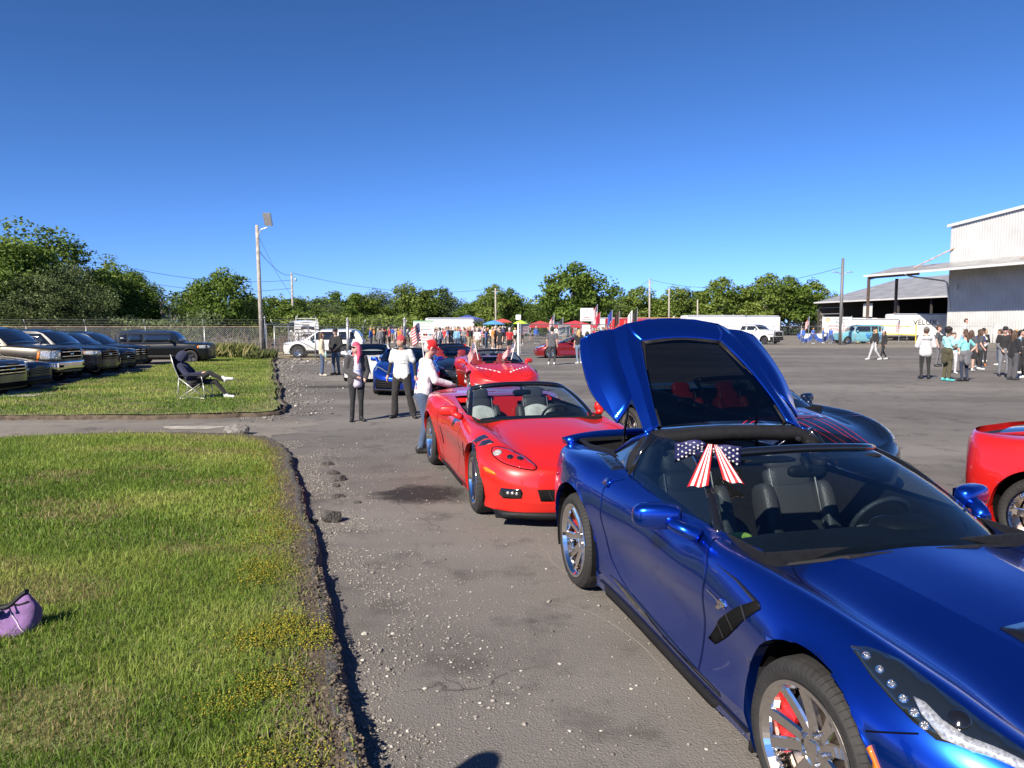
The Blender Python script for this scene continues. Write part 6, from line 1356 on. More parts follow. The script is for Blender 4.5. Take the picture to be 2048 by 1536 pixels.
# ---------------------------------------------------------------- tall vehicles : pickups, crossovers, vans
def box_car(name, pose, P, label, L=4.6, W=1.85, H=1.68, wb=2.7, fo=.92, zh=1.0, zc=1.12, zb=1.08, yw=.95, yr=.15, yt=None, tail='wagon', cab_back=None, wheel=None, Rw=.36, clad=None, rake=.35, tum=.17, group=None, cat='car', nose=.08, low=.24, glassm=None, mirrors=True, ar=None):
    """y=0 mid wheelbase; nose at wb/2+fo. zh hood height at nose, zc at cowl, zb beltline, yw windshield base, yr roof front"""
    root = empty(name, (pose[0], pose[1], 0), R(pose[2]), label, cat, group); w = W / 2; yn = wb / 2 + fo; yt_ = yn - L; ar = ar or Rw + .075
    bed = tail == 'pickup'; cb = cab_back if cab_back is not None else yt_ + .1
    ys = [yt_ - .02, yt_, yt_ + .05, yt_ + .35, -wb / 2, -.4, yw - .1, wb / 2, yn - .42, yn - .10, yn - .01, yn]
    xs = np.array([0, .72, .93, 1, 1.0, .99, .99, 1.0, .965, .84, .58, 0])
    top = [zb, zb, zb, zb, zb, zb, zc, zc - (zc - zh) * .4, zh + .015, zh - nose * .35, zh - nose, zh - nose]
    rows = [(.93, [low + .06] * 2 + [low] * 7 + [low + .02] * 3), (.985, [.42] * 12), (1.0, [.66] * 12), (.995, [t - .20 for t in top]), (.93, [t - .04 for t in top]), (.70, [t + .0 for t in top]), (.0, [t + .025 for t in top])]
    N = [[(w * f * x, y, z) for x, y, z in zip(xs, ys, zz)] for f, zz in rows]
    dele = (lambda c, j: j >= 5 * 4 and yt_ + .06 < c[1] < cb - .05) if bed else None
    bm = full_mesh(net_grid(N, 8, 4), dele, [(wb / 2, Rw, ar), (-wb / 2, Rw, ar)])
    door = [(yw - .30, .42), (yw - .25, zb + .1), (-wb / 2 + .75, zb + .1), (-wb / 2 + .45, .42)]
    def cls(c):
        if abs(c[0]) > w * .9 and inpoly(np.array([c[1]]), np.array([c[2]]), door)[0]: return 'door|' + ('R' if c[0] > 0 else 'L')
        if c[1] > yw - .05 and c[2] > zh - nose - .06 and c[1] < yn - .1 and abs(c[0]) < w * .93: return 'hood'
        if c[1] > yn - .45 and c[2] < .55: return 'front_bumper'
        if c[1] < yt_ + .3 and c[2] < .6: return 'rear_bumper'
        return 'body'
    parts = split_parts(bm, cls, P, root); pr = Proj(bm)
    # greenhouse
    xb, xr = w * .94, w * (.94 - tum); yb_r = cb if bed else yt_ + .06; rr = (cb + .10) if bed else yt_ + rake
    gy = [yb_r, rr, rr + .25, (yr + rr) / 2, yr - .25, yr, yw]
    zc_ = [zb + .01, H - .06, H - .01, H, H - .005, H - .03, zc + .01]; zr_ = [zb + .005, H - .13, H - .09, H - .07, H - .08, H - .10, zc]
    N2 = [[(xb * (.93 if i in (0,) else (.97 if i == 6 else 1)), y, (zb if i < 5 else (zb + zc) / 2) - .03) for i, y in enumerate(gy)], [((xr if 0 < i < 6 else xb * .93), y, z) for i, (y, z) in enumerate(zip(gy, zr_))], [((xr * .55 if 0 < i < 6 else xb * .6), y + (.05 if i == 6 else 0), (a * .35 + b * .65)) for i, (y, a, b) in enumerate(zip(gy, zr_, zc_))], [(0, y + (.09 if i == 6 else 0), z) for i, (y, z) in enumerate(zip(gy, zc_))]]
    gb = full_mesh(net_grid(N2, 6, 4, crease=(1,)), None, [], crease_rows=(4,)); split_parts(gb, lambda c: 'cabin_roof', P, root); gp = Proj(gb); gm = glassm or M_DGLASS
    ins = .075
    for s, pl in ((1, 'R'), (-1, 'L')):
        d = parts.get('door|' + pl, root)
        zt = H - .17; a0, a1 = yw - .40, rr + .12; ws_k = (yw - yr) / (H - zc)
        f0 = yw - .15; f1 = yr + ws_k * .10 + .0
        mid = (f1 + a1) / 2 - .10
        win = [[(f0, zb + .04), (f1, zt), (mid + .04, zt), (mid + .04, zb + .04)]]
        back = [(mid - .04, zb + .04), (mid - .04, zt), (a1 + .10, zt - .01), (a1 - .02, zb + .05)]
        if not bed and L > 4.3:
            m2 = (mid + a1) / 2 - .18; back = [(mid - .04, zb + .04), (mid - .04, zt), (m2 + .03, zt), (m2 + .03, zb + .04)]; win.append([(m2 - .04, zb + .05), (m2 - .04, zt - .01), (a1 + .06, zt - .05), (a1 - .10, zb + .10)])
        win.append(back)
        for q in win: patch(gp, q, pl, gm, 'side_window', root, .004, .15, .008)
        seam(pr, [(f0 - .02, zb - .02), (f0 - .05, .75), (f0 - .08, .45)], pl, M_SEAM, 'shut_line', d, .008); seam(pr, [(mid, zb - .02), (mid, .75), (mid, .45)], pl, M_SEAM, 'shut_line', d, .008); seam(pr, [(back[3][0] + .05, zb - .02), (back[3][0], .80), (-wb / 2 + ar + .12, .45)], pl, M_SEAM, 'shut_line', d, .008)
        for yy in (mid + .12, f0 - .95 if f0 - .95 < mid else mid - .7): patch(pr, [(yy, zb - .16), (yy + .20, zb - .16), (yy + .20, zb - .125), (yy, zb - .125)], pl, P, 'door_handle', d, .022, .1, .03)
        if clad:
            patch(pr, [(-wb / 2 + ar + .03, .46), (wb / 2 - ar - .03, .46), (wb / 2 - ar - .03, low + .02), (-wb / 2 + ar + .03, low + .02)], pl, clad, 'sill_cladding', root, .012, .2, .02)
            for yy in (wb / 2, -wb / 2):
                ring = [(yy + (ar + .055) * math.cos(a), Rw + (ar + .055) * math.sin(a)) for a in np.linspace(-.15, math.pi + .15, 22)] + [(yy + (ar + .003) * math.cos(a), Rw + (ar + .003) * math.sin(a)) for a in np.linspace(math.pi + .15, -.15, 22)]
                patch(pr, ring, pl, clad, 'arch_cladding', root, .012, .12, .02)
        if mirrors: mirror(root, s, (w + .12, yw - .38, zb + .12), (w * .93, yw - .35, zb + .03), P, (.22, .13, .17), 8)
        for yy in (wb / 2, -wb / 2): put_wheel(wheel, root, (s * (w - .135), yy, Rw), s, 17); well(root, yy, Rw, ar + .015, w * .55, w * .97, s)
    xt = xr * .97; patch(gp, [(-xb * .92, yw - .06), (-xb * .5, yw + .0), (0, yw + .03), (xb * .5, yw + .0), (xb * .92, yw - .06), (xt, yr + .03), (0, yr + .05), (-xt, yr + .03)], 'T', gm, 'windshield', root, .005, .15, .01)
    z0, z1 = zb + .08, H - .16; patch(gp, [(-xb * .82, z0), (xb * .82, z0), (xr * .86, z1), (-xr * .86, z1)], 'B', gm, 'rear_window', root, .005, .2, .01)
    patch(pr, [(-w * .95, .40), (w * .95, .40), (w * .95, low + .03), (-w * .95, low + .03)], 'F', clad or M_BLK, 'lower_bumper', root, .012, .15, .02)
    if bed:
        b = MB(); b.box((0, (yt_ + cb) / 2, .72), (W * .84, cb - yt_ - .15, .03))
        for s in (1, -1): b.box((s * w * .86, (yt_ + cb) / 2, (zb + .7) / 2), (.03, cb - yt_ - .1, zb - .74))
        b.build('cargo_bed', M_BLK, root)
    gb.free()
    return root, bm, pr, yn, w
WT1 = wheel_proto('truck', .40, .27, .25, (6, 'wide'), M_CHROME, None, 40, True)
WT2 = wheel_proto('canyon', .375, .26, .235, (6, 'y'), M_ALLOY, None, 40, True)
WT3 = wheel_proto('suv', .355, .24, .235, (5, 'split'), M_ALLOY, None, 32, False)
WT4 = wheel_proto('suv_dark', .355, .24, .235, (5, 'wide'), M_DALLOY, None, 32, False)
P_BRONZE = paint('bronze_grey', (.050, .046, .038), .7, .35, .45)
P_BLK2 = paint('deep_black', (.006, .007, .012), .2, .25, .45)
P_SLATE = paint('slate_blue', (.006, .010, .022), .6, .3, .45)
P_CHAR = paint('charcoal', (.009, .010, .011), .4, .32, .45)
P_SILV = paint('dark_silver', (.10, .10, .10), .8, .35)
GRP = 'dark vehicles parked nose-in beside the far lawn'
def front(pr, root, w, yn, zg0, zg1, gw, hl, style='bars', n=4, bar=None, emb=True):
    g_ = patch(pr, [(-gw, zg0), (gw, zg0), (gw * 1.04, (zg0 + zg1) / 2), (gw, zg1), (-gw, zg1), (-gw * 1.04, (zg0 + zg1) / 2)], 'F', M_WELL, 'grille', root, .006, .1, .012)
    for k in range(n):
        z = zg0 + (zg1 - zg0) * (k + .5) / n; seam(pr, [(-gw * .97, z), (0, z), (gw * .97, z)], 'F', bar or M_DALLOY, 'grille_bar', g_, .022, .014)
    if emb: patch(pr, [(-.10, (zg0 + zg1) / 2 - .03), (.10, (zg0 + zg1) / 2 - .03), (.10, (zg0 + zg1) / 2 + .03), (-.10, (zg0 + zg1) / 2 + .03)], 'F', M_CHROME, 'emblem', g_, .022, .05, .01)
    for s, pl in ((1, 'R'), (-1, 'L')):
        h = patch(pr, [(s * x, z) for x, z in hl], 'F', M_CLEAR, 'headlight', root, .008, .06, .014)
        (x0, z0), (x1, z1) = min(hl), max(hl); zz = [z for x, z in hl]
        patch(pr, [(yn - .50, min(zz) + .02), (yn - .14, min(zz)), (yn - .14, max(zz)), (yn - .48, max(zz) - .01)], pl, M_CLEAR, 'headlight', root, .008, .06, .014)
        patch(pr, [(yn - .54, min(zz) + .03), (yn - .46, min(zz) + .02), (yn - .44, max(zz) - .02), (yn - .52, max(zz) - .03)], pl, M_AMBER, 'turn_light', root, .010, .06, .014)
        lamp_disc(pr, s * (x0 + x1) / 2, (min(zz) + max(zz)) / 2, 'F', .055, M_LED, 'lamp', h, .012)
# nearest (cut by the left edge) to farthest
r_, bm, pr, yn, w = box_car('silver_suv', (-15.55, 19.2, -88), P_SILV, 'dark silver car cut off at the left edge, only its nose showing', H=1.70, zh=.98, zc=1.08, zb=1.05, wheel=WT3, group=GRP)
front(pr, r_, w, yn, .62, .90, .55, [(.58, .72), (.85, .74), (.86, .90), (.58, .90)], n=3, bar=M_CHROME); patch(pr, [(-.7, .42), (.7, .42), (.7, .30), (-.7, .30)], 'F', M_WELL, 'lower_grille', r_, .016, .1)
r_, bm, pr, yn, w = box_car('sedan_car', (-16.65, 21.9, -88), P_BLK2, 'low black sedan between the silver nose and the bronze pickup', L=4.8, W=1.85, H=1.44, wb=2.8, fo=.95, zh=.80, zc=.98, zb=.95, yw=.75, yr=-.05, rake=.85, wheel=WT3, Rw=.33, low=.18, group=GRP, nose=.12)
front(pr, r_, w, yn, .42, .62, .50, [(.50, .58), (.84, .60), (.86, .70), (.55, .66)], n=4, emb=False)
r_, bm, pr, yn, w = box_car('pickup_truck', (-17.6, 24.35, -88), P_BRONZE, 'bronze-grey pickup with chrome bumper and square stacked headlights', L=5.8, W=2.02, H=1.90, wb=3.65, fo=.96, zh=1.20, zc=1.30, zb=1.27, yw=1.25, yr=.52, tail='pickup', cab_back=-1.1, wheel=WT1, Rw=.40, low=.36, ar=.50, group=GRP, nose=.05, cat='pickup truck')
front(pr, r_, w, yn, .82, 1.12, .56, [(.62, .80), (.95, .80), (.95, 1.10), (.62, 1.10)], n=2, bar=M_CHROME)
patch(pr, [(-1.0, .74), (1.0, .74), (1.0, .50), (.55, .44), (-.55, .44), (-1.0, .50)], 'F', M_CHROME, 'chrome_bumper', r_, .05, .08, .07)
for s, pl in ((1, 'R'), (-1, 'L')): patch(pr, [(yn - .60, .74), (yn - .12, .74), (yn - .12, .48), (yn - .52, .48)], pl, M_CHROME, 'chrome_bumper', r_, .03, .08, .05); patch(pr, [(s * .55, .62), (s * .72, .62), (s * .72, .54), (s * .55, .54)], 'F', M_WELL, 'fog_light', r_, .054, .05, .01)
r_, bm, pr, yn, w = box_car('pickup_truck', (-17.65, 27.15, -88), P_BLK2, 'black pickup with orange-cornered headlight next to the bronze one', L=5.4, W=1.89, H=1.79, wb=3.26, fo=.96, zh=1.10, zc=1.20, zb=1.16, yw=1.12, yr=.40, tail='pickup', cab_back=-1.2, wheel=WT2, Rw=.375, low=.32, ar=.47, group=GRP, nose=.06, clad=M_BLK, cat='pickup truck')
front(pr, r_, w, yn, .68, 1.02, .56, [(.60, .84), (.88, .84), (.88, 1.0), (.60, 1.0)], n=4, bar=M_GLOSSBLK)
r_, bm, pr, yn, w = box_car('crossover_car', (-18.3, 30.1, -88), P_SLATE, 'slate-blue crossover with chrome hook trim on its bumper corner', L=4.75, W=1.9, H=1.68, wb=2.8, fo=.94, zh=.95, zc=1.10, zb=1.05, yw=.95, yr=.05, wheel=WT3, group=GRP, nose=.12, rake=.55)
front(pr, r_, w, yn, .45, .80, .60, [(.60, .72), (.88, .76), (.88, .84), (.60, .80)], n=4, emb=True)
for s, pl in ((1, 'R'), (-1, 'L')): seam(pr, [(s * .60, .62), (s * .62, .42), (s * .72, .36), (s * .82, .42), (s * .86, .56)], 'F', M_CHROME, 'chrome_trim', r_, .022, .016)
r_, bm, pr, yn, w = box_car('crossover_car', (-19.0, 32.7, -88), P_CHAR, 'charcoal crossover with arched chrome window line beside the boxy wagon', L=4.7, W=1.88, H=1.66, wb=2.75, fo=.94, zh=1.0, zc=1.10, zb=1.06, yw=.95, yr=.10, wheel=WT3, group=GRP, nose=.08, rake=.5)
front(pr, r_, w, yn, .60, .90, .60, [(.60, .78), (.88, .80), (.88, .92), (.60, .90)], n=3, bar=M_CHROME)
r_, bm, pr, yn, w = box_car('boxy_wagon', (-17.3, 36.55, -82), P_CHAR, 'boxy charcoal wagon with square windows nearest the chain link fence', L=4.41, W=1.76, H=1.66, wb=2.63, fo=.86, zh=1.03, zc=1.08, zb=1.06, yw=.80, yr=.35, wheel=WT4, Rw=.35, group=GRP, nose=.05, rake=.14, tum=.10, clad=M_BLK, cat='suv')
front(pr, r_, w, yn, .75, .95, .42, [(.52, .80), (.70, .78), (.72, .94), (.52, .95)], n=7, bar=P_CHAR, emb=False)
for s in (1, -1): MB().tube([(s * .55, .10, 1.64), (s * .56, .05, 1.70), (s * .56, -1.55, 1.70), (s * .55, -1.6, 1.64)], .018, 6).build('roof_rack_rail', M_BLK, r_)
# white crossover behind the fence, facing left
r_, bm, pr, yn, w = box_car('crossover_car', (-11.35, 43.9, 96), P_WHITE, 'white crossover with black cladding parked behind the fence posts', L=4.75, W=1.9, H=1.72, wb=2.75, fo=.92, zh=.92, zc=1.07, zb=1.03, yw=1.0, yr=.05, wheel=WT3, clad=M_BLK, nose=.10, rake=.45, tum=.2)
front(pr, r_, w, yn, .50, .78, .55, [(.55, .76), (.86, .78), (.86, .86), (.58, .83)], n=3, emb=False)
# white pickup with utility body beyond the raised hatch
r_, bm, pr, yn, w = box_car('pickup_truck', (25.0, 75.5, 218), P_WHITE, 'white heavy pickup with black grille parked behind the far fence', L=6.2, W=2.1, H=2.05, wb=3.9, fo=1.0, zh=1.38, zc=1.45, zb=1.40, yw=1.35, yr=.6, tail='pickup', cab_back=-1.1, wheel=WT4, Rw=.42, low=.4, ar=.52, nose=.05, cat='pickup truck')
front(pr, r_, w, yn, .85, 1.28, .62, [(.66, .95), (.98, .95), (.98, 1.15), (.66, 1.15)], n=3, bar=M_GLOSSBLK); patch(pr, [(-1, .80), (1, .80), (1, .45), (-1, .45)], 'F', M_BLK, 'black_bumper', r_, .04, .1, .06)
# blue-and-teal panel van, classic
P_TEAL = paint('teal_van', (.16, .42, .50), 0, .4); P_VANB = paint('van_blue', (.03, .20, .50), 0, .4)
r_, bm, pr, yn, w = box_car('panel_van', (36.8, 78.0, 97), P_TEAL, 'teal and blue panel van with sunburst graphic behind the fence', L=5.0, W=1.95, H=2.0, wb=2.9, fo=.75, zh=1.15, zc=1.25, zb=1.22, yw=.85, yr=.25, wheel=WT3, Rw=.36, cat='van', tum=.12, rake=.2)
patch(pr, [(-2.8, .5), (-.8, .5), (-.5, .9), (-.4, 1.2), (-2.8, 1.2)], 'L', P_VANB, 'blue_panel', r_, .006, .2)
for k in range(7):
    a = R(25 + 20 * k); seam(pr, [(-1.7 + .12 * math.cos(a), .62 + .12 * math.sin(a)), (-1.7 + .42 * math.cos(a), .62 + .42 * math.sin(a))], 'L', mat('sunburst', (.8, .75, .45), .5), 'sunburst_ray', r_, .05, .01)
# ---------------------------------------------------------------- people : capsules fused into one skin
def skinm(n, c): return mat(n, c, .55, var=.12, vscale=14)
SK = [skinm('skin_light', (.50, .30, .22)), skinm('skin_tan', (.40, .235, .165)), skinm('skin_brown', (.16, .085, .055)), skinm('skin_pink', (.56, .33, .26))]
_cl = {}
def cloth(c, nm=None):
    k = nm or 'cloth_%02x%02x%02x' % tuple(int(max(0, min(1, v)) * 255) for v in c)
    return mat(k, c, .9, var=.16, vscale=11, bump=.8, bscale=13, sheen=.1)
WHT, BLKc, JEAN, GRY, RED, NVY = (.68, .68, .66), (.018, .018, .02), (.055, .085, .15), (.13, .13, .14), (.52, .02, .025), (.02, .03, .09)
def caps_mesh(prims, n=12):
    V = []; F = []
    for pr in prims:
        a, b = Vector(pr[0]), Vector(pr[1]); ra, rb = pr[2], pr[3]; sq = pr[5] if len(pr) > 5 else 1; ax = b - a; L = ax.length
        t = ax.normalized() if L > 1e-5 else Vector((0, 0, 1)); u = t.cross(Vector((0, 1, 0)))
        if u.length < 1e-3: u = t.cross(Vector((1, 0, 0)))
        u.normalize(); w = t.cross(u); rings = []
        for k in range(1, 5): th = math.pi / 2 * (1 - k / 4); rings.append((a - t * ra * math.sin(th), ra * math.cos(th)))
        for k in range(0, 4): th = math.pi / 2 * k / 4; rings.append((b + t * rb * math.sin(th), rb * math.cos(th)))
        base = len(V)
        def put(p, c): d = p - c; return c + Vector((d.x, d.y * sq, d.z))
        cen = lambda p: a + t * max(0, min(L, (p - a).dot(t)))
        V.append(put(a - t * ra, cen(a)))
        for c, r in rings:
            for j in range(n):
                al = 2 * math.pi * j / n; p = c + u * r * math.cos(al) + w * r * math.sin(al); V.append(put(p, cen(c)))
        V.append(put(b + t * rb, cen(b))); m = len(rings)
        for j in range(n): F.append((base, base + 1 + (j + 1) % n, base + 1 + j)); F.append((base + 1 + m * n, base + 1 + (m - 1) * n + j, base + 1 + (m - 1) * n + (j + 1) % n))
        for i in range(m - 1):
            for j in range(n): F.append((base + 1 + i * n + j, base + 1 + i * n + (j + 1) % n, base + 1 + (i + 1) * n + (j + 1) % n, base + 1 + (i + 1) * n + j))
    return V, F
def fuse(prims, vox, smooth=3):
    V, F = caps_mesh(prims); me = bpy.data.meshes.new('tmp'); me.from_pydata([tuple(v) for v in V], [], F); o = bpy.data.objects.new('tmp', me); COL.objects.link(o)
    r = o.modifiers.new('r', 'REMESH'); r.mode = 'VOXEL'; r.voxel_size = vox; s = o.modifiers.new('s', 'SMOOTH'); s.iterations = smooth; s.factor = .5
    dg = bpy.context.evaluated_depsgraph_get(); m2 = bpy.data.meshes.new_from_object(o.evaluated_get(dg)); bpy.data.objects.remove(o); bpy.data.meshes.remove(me)
    C = np.zeros(len(m2.polygons) * 3); m2.polygons.foreach_get('center', C); C = C.reshape(-1, 3); best = np.full(len(C), 1e9); idx = np.zeros(len(C), dtype=np.int32); mats = []
    for pr in prims:
        m = pr[4]
        if m not in mats: mats.append(m)
        a, b = np.array(pr[0], float), np.array(pr[1], float); ab = b - a; L2 = ab @ ab; t = np.clip(((C - a) @ ab) / L2, 0, 1) if L2 > 1e-9 else np.zeros(len(C)); d = C - a - t[:, None] * ab; sq = pr[5] if len(pr) > 5 else 1; d[:, 1] /= sq; D = np.linalg.norm(d, axis=1) - (pr[2] + (pr[3] - pr[2]) * t) - (pr[6] if len(pr) > 6 else 0)
        w = D < best; best[w] = D[w]; idx[w] = mats.index(m)
    for m in mats: m2.materials.append(m)
    m2.polygons.foreach_set('material_index', idx); m2.polygons.foreach_set('use_smooth', np.ones(len(idx), dtype=bool))
    return m2, C
def joints(h, **ov):
    k = h / 1.75; J = dict(hip=(0, 0, .95), chest=(0, 0, 1.30), neck=(0, -.01, 1.47), head=(0, .015, 1.635))
    for s, q in ((1, 'r'), (-1, 'l')):
        J['sh' + q] = (s * .175, -.01, 1.415); J['el' + q] = (s * .235, -.045, 1.13); J['wr' + q] = (s * .245, .03, .90); J['hp' + q] = (s * .095, 0, .92); J['kn' + q] = (s * .11, .02, .50); J['an' + q] = (s * .115, -.03, .085); J['to' + q] = (s * .135, .15, .035)
    J.update(ov); return {a: Vector(v) * k for a, v in J.items()}, k
def person(loc, rz, h, look, J=None, label='', vox=.016, group=None, head_turn=0, wide=1.0, detail=False, decals=(), name='person', cache=None):
    """look: dict(skin, top, sleeve, bottom, shoe, hair, hairstyle, hat, ...) ; faces +y before rz"""
    J, k = joints(h, **(J or {})); lk = look; sk, top, bot, sho = lk['skin'], lk['top'], lk['bottom'], lk['shoe']; slv = lk.get('sleeve', top); fore = lk.get('forearm', slv); P = []
    sl = lk.get('short', False); low = lk.get('hem', .86); fat = wide; tq = lk.get('loose', 0)
    def cap(a, b, ra, rb, m, sq=1, bias=0): P.append((tuple(a), tuple(b), ra * k, rb * k, m, sq, bias))
    hip, ch, nk, hd = J['hip'], J['chest'], J['neck'], J['head']; up = (nk - hip).normalized()
    [cap(hip + up * (low - .95 + .085) * k + Vector((sx * .062 * fat * k, 0, 0)), hip + up * .12 * k + Vector((sx * .05 * fat * k, 0, 0)), .092 * fat + .012 + tq * .7, .095 * fat + .01 + tq * .5, top, .98 if abs(sx) > 0 else 1.08) for sx in (-1.1, -.4, .4, 1.1)]; cap(hip + up * .10 * k, ch, .145 * fat + .008 + tq * .5, .160 * fat, top, .70); cap(ch, ch + (nk - ch) * .45, .158 * fat, .11, top, .66)
    cap(hip - up * .03 * k, hip + up * .02 * k, .15 * fat, .145 * fat, bot, .74)
    for q in 'rl':
        sh, el, wr = J['sh' + q], J['el' + q], J['wr' + q]; cap(ch + (sh - ch) * .55 + up * .02 * k, sh, .085, .072, slv); t = lk.get('bulk', 0)
        if sl: m_ = sh + (el - sh) * .62; cap(sh, m_, .068 + t, .064 + t, slv); cap(sh + (el - sh) * .5, el, .045, .040, fore if fore is not slv else sk); cap(el, wr, .040, .028, fore if fore is not slv else sk)
        else: cap(sh, el, .064 + t, .052 + t, slv); cap(el, wr, .050 + t, .040 + t, fore)
        d = (wr - el).normalized(); hc = wr + d * .055 * k; hs = J.get('hand' + q); cap(wr, hc, .030, .036, sk if not lk.get('glove') else lk['glove'], 1)
        tip = hc + d * .05 * k; side = d.cross(Vector((1, 0, 0)) if abs(d.x) < .8 else Vector((0, 1, 0))).normalized()
        if detail:
            for f in range(4): o_ = side * (.027 - .018 * f) * k; l_ = (.055, .066, .062, .048)[f] * k; c2 = d.cross(side) * (.012 * k); cap(hc + o_ + d * .02 * k, hc + o_ + d * (.03 * k + l_ * .6) + c2, .0105, .0095, sk); cap(hc + o_ + d * (.03 * k + l_ * .6) + c2, hc + o_ + d * (.02 * k + l_) + c2 * 2.6, .0095, .0085, sk)
            cap(hc + side * .025 * k, hc + side * .055 * k + d * .03 * k + d.cross(side) * .02 * k, .013, .0105, sk)
        else: cap(hc, tip, .034, .022, sk, 1)
        hp, kn, an, to = J['hp' + q], J['kn' + q], J['an' + q], J['to' + q]; lw = lk.get('legw', 1.0); lb = lk.get('hemw', lw)
        if lk.get('shorts'): cap(hp, hp + (kn - hp) * .75, .098 * fat, .092 * fat, bot); cap(hp + (kn - hp) * .6, kn, .062, .056, sk); cap(kn, an, .056, .036, lk.get('sock', sk))
        else: cap(hp, kn, .095 * fat * lw, .064 * lw, bot); cap(kn, an + (kn - an) * .10, .062 * lw, .046 * lb, bot); cap(an + (kn - an) * .15, an, .036, .036, lk.get('sock', bot))
        fd = (to - an); fd.z = 0; fd = fd.normalized() if fd.length > 1e-3 else Vector((0, 1, 0)); heel = Vector((an.x, an.y, to.z + .012 * k)) - fd * .035 * k
        cap(an, heel + Vector((0, 0, .03 * k)), .045, .045, lk.get('boot', sho)); cap(heel, to, .044, .040, sho); 
        if lk.get('boot'): cap(an, an + (kn - an) * .42, .052, .056, lk['boot'], 1, .006)
    # head
    A = R(head_turn); hx = Vector((-math.sin(A), math.cos(A), 0)); tilt = lk.get('nod', 0); hx = (hx - Vector((0, 0, 1)) * tilt).normalized(); hz = Vector((0, 0, 1)); hr = hx.cross(hz).normalized(); hu = hr.cross(hx)
    cap(nk - up * .02 * k, hd - hu * .06 * k, .058, .052, sk); cap(hd - hu * .035 * k + hx * .02 * k, hd + hu * .035 * k, .078, .088, sk, 1)
    cap(hd - hu * .075 * k + hx * .045 * k, hd - hu * .05 * k + hx * .03 * k, .042, .058, sk if not lk.get('beard') else lk['beard'], 1, .004 if lk.get('beard') else 0)
    cap(hd + hx * .090 * k + hu * .018 * k, hd + hx * .108 * k - hu * .022 * k, .010, .015, sk); cap(hd + hx * .085 * k - hu * .058 * k - hr * .018 * k, hd + hx * .085 * k - hu * .058 * k + hr * .018 * k, .010, .010, mat('lips', (.36, .13, .11), .5) if not lk.get('beard') else sk)
    for s in (-1, 1): cap(hd + hr * s * .088 * k - hu * .012 * k, hd + hr * s * .092 * k + hu * .012 * k, .013, .018, sk); cap(hd + hx * .083 * k + hr * s * .032 * k + hu * .026 * k, hd + hx * .083 * k + hr * s * .034 * k + hu * .026 * k, .011, .011, mat('eye_dark', (.03, .025, .02), .3))
    for e in lk.get('extra', ()): cap(*[Vector(v) * k for v in e[:2]], *e[2:])
    me, C = fuse(P, vox * (1 if h > 1.2 else .8))
    if decals:
        ix = np.zeros(len(me.polygons), dtype=np.int32); me.polygons.foreach_get('material_index', ix); ms = list(me.materials)
        for c, r, m, only in decals:
            if m not in ms: ms.append(m); me.materials.append(m)
            dd = (C - np.array(c) * k) / (np.array(r) * k); sel = (dd ** 2).sum(1) < 1; sel &= ix == ms.index(only); ix[sel] = ms.index(m)
        me.polygons.foreach_set('material_index', ix)
    o = bpy.data.objects.new(name, me); link(o); o.location = loc; o.rotation_euler = (0, 0, rz); tag(o, label, 'person', group)
    # hair, hat as children
    def child(nm, prims, v=None): m2, _ = fuse(prims, v or vox * .9); c = bpy.data.objects.new(nm, m2); link(c, o); return c
    hm = lk.get('hair'); st = lk.get('hairstyle', 'short'); Hh = []
    def hc_(a, b, ra, rb, sq=1): Hh.append((tuple(hd + hx * a[0] * k + hr * a[1] * k + hu * a[2] * k), tuple(hd + hx * b[0] * k + hr * b[1] * k + hu * b[2] * k), ra * k, rb * k, hm, sq))
    if hm is not None and st != 'bald':
        if st == 'afro':
            for q in range(9): a_ = q * .7; hc_((-.02 + .05 * math.cos(a_), .06 * math.sin(a_), .07), (-.03 + .06 * math.cos(a_), .07 * math.sin(a_), .09), .06, .06)
            hc_((-.03, 0, .03), (-.03, 0, .08), .10, .10)
        else:
            hc_((-.018, 0, .045), (.0, 0, .062), .090, .088); hc_((-.035, 0, .0), (-.03, 0, .03), .085, .09)
            if st == 'long':
                for s in (-1, 1): hc_((-.02, s * .075, .02), (-.01, s * .10, -.16), .042, .045); hc_((-.01, s * .10, -.15), (.035, s * .10, -.34), .045, .022)
                hc_((-.07, 0, -.02), (-.075, 0, -.26), .07, .05)
            if st == 'pony': hc_((-.10, 0, .02), (-.115, 0, -.12), .035, .05); hc_((-.115, 0, -.12), (-.10, 0, -.32), .05, .022)
        child('hair', Hh)
    ht = lk.get('hat')
    if ht is not None:
        Q = [(tuple(hd + hu * .055 * k - hx * .005 * k), tuple(hd + hu * .062 * k), .098 * k, .092 * k, ht), (tuple(hd + hu * .02 * k - hx * .02 * k), tuple(hd + hu * .05 * k - hx * .01 * k), .095 * k, .098 * k, ht)]
        if lk.get('brim', True):
            for s in (-.05, -.025, 0, .025, .05): Q.append((tuple(hd + hx * .07 * k + hr * s * k + hu * .048 * k), tuple(hd + hx * (.165 - abs(s) * .5) * k + hr * s * k + hu * .036 * k), .016 * k, .011 * k, ht))
        child('cap' if lk.get('brim', True) else 'head_scarf', Q, vox * .75)
    if lk.get('glasses'):
        g_ = MB()
        for s in (-1, 1):
            c = hd + hx * .096 * k + hr * s * .034 * k + hu * .026 * k; g_.add(*pad(c, (.058 * k, .058 * k, .042 * k), .7, 10, 6)); g_.tube([c + hr * s * .025 * k, hd + hr * s * .095 * k + hx * .0 * k + hu * .028 * k], .004 * k, 5)
        g_.tube([hd + hx * .10 * k - hr * .01 * k + hu * .03 * k, hd + hx * .10 * k + hr * .01 * k + hu * .03 * k], .004, 5); g_.build('sunglasses', M_GLOSSBLK, o, smooth=True)
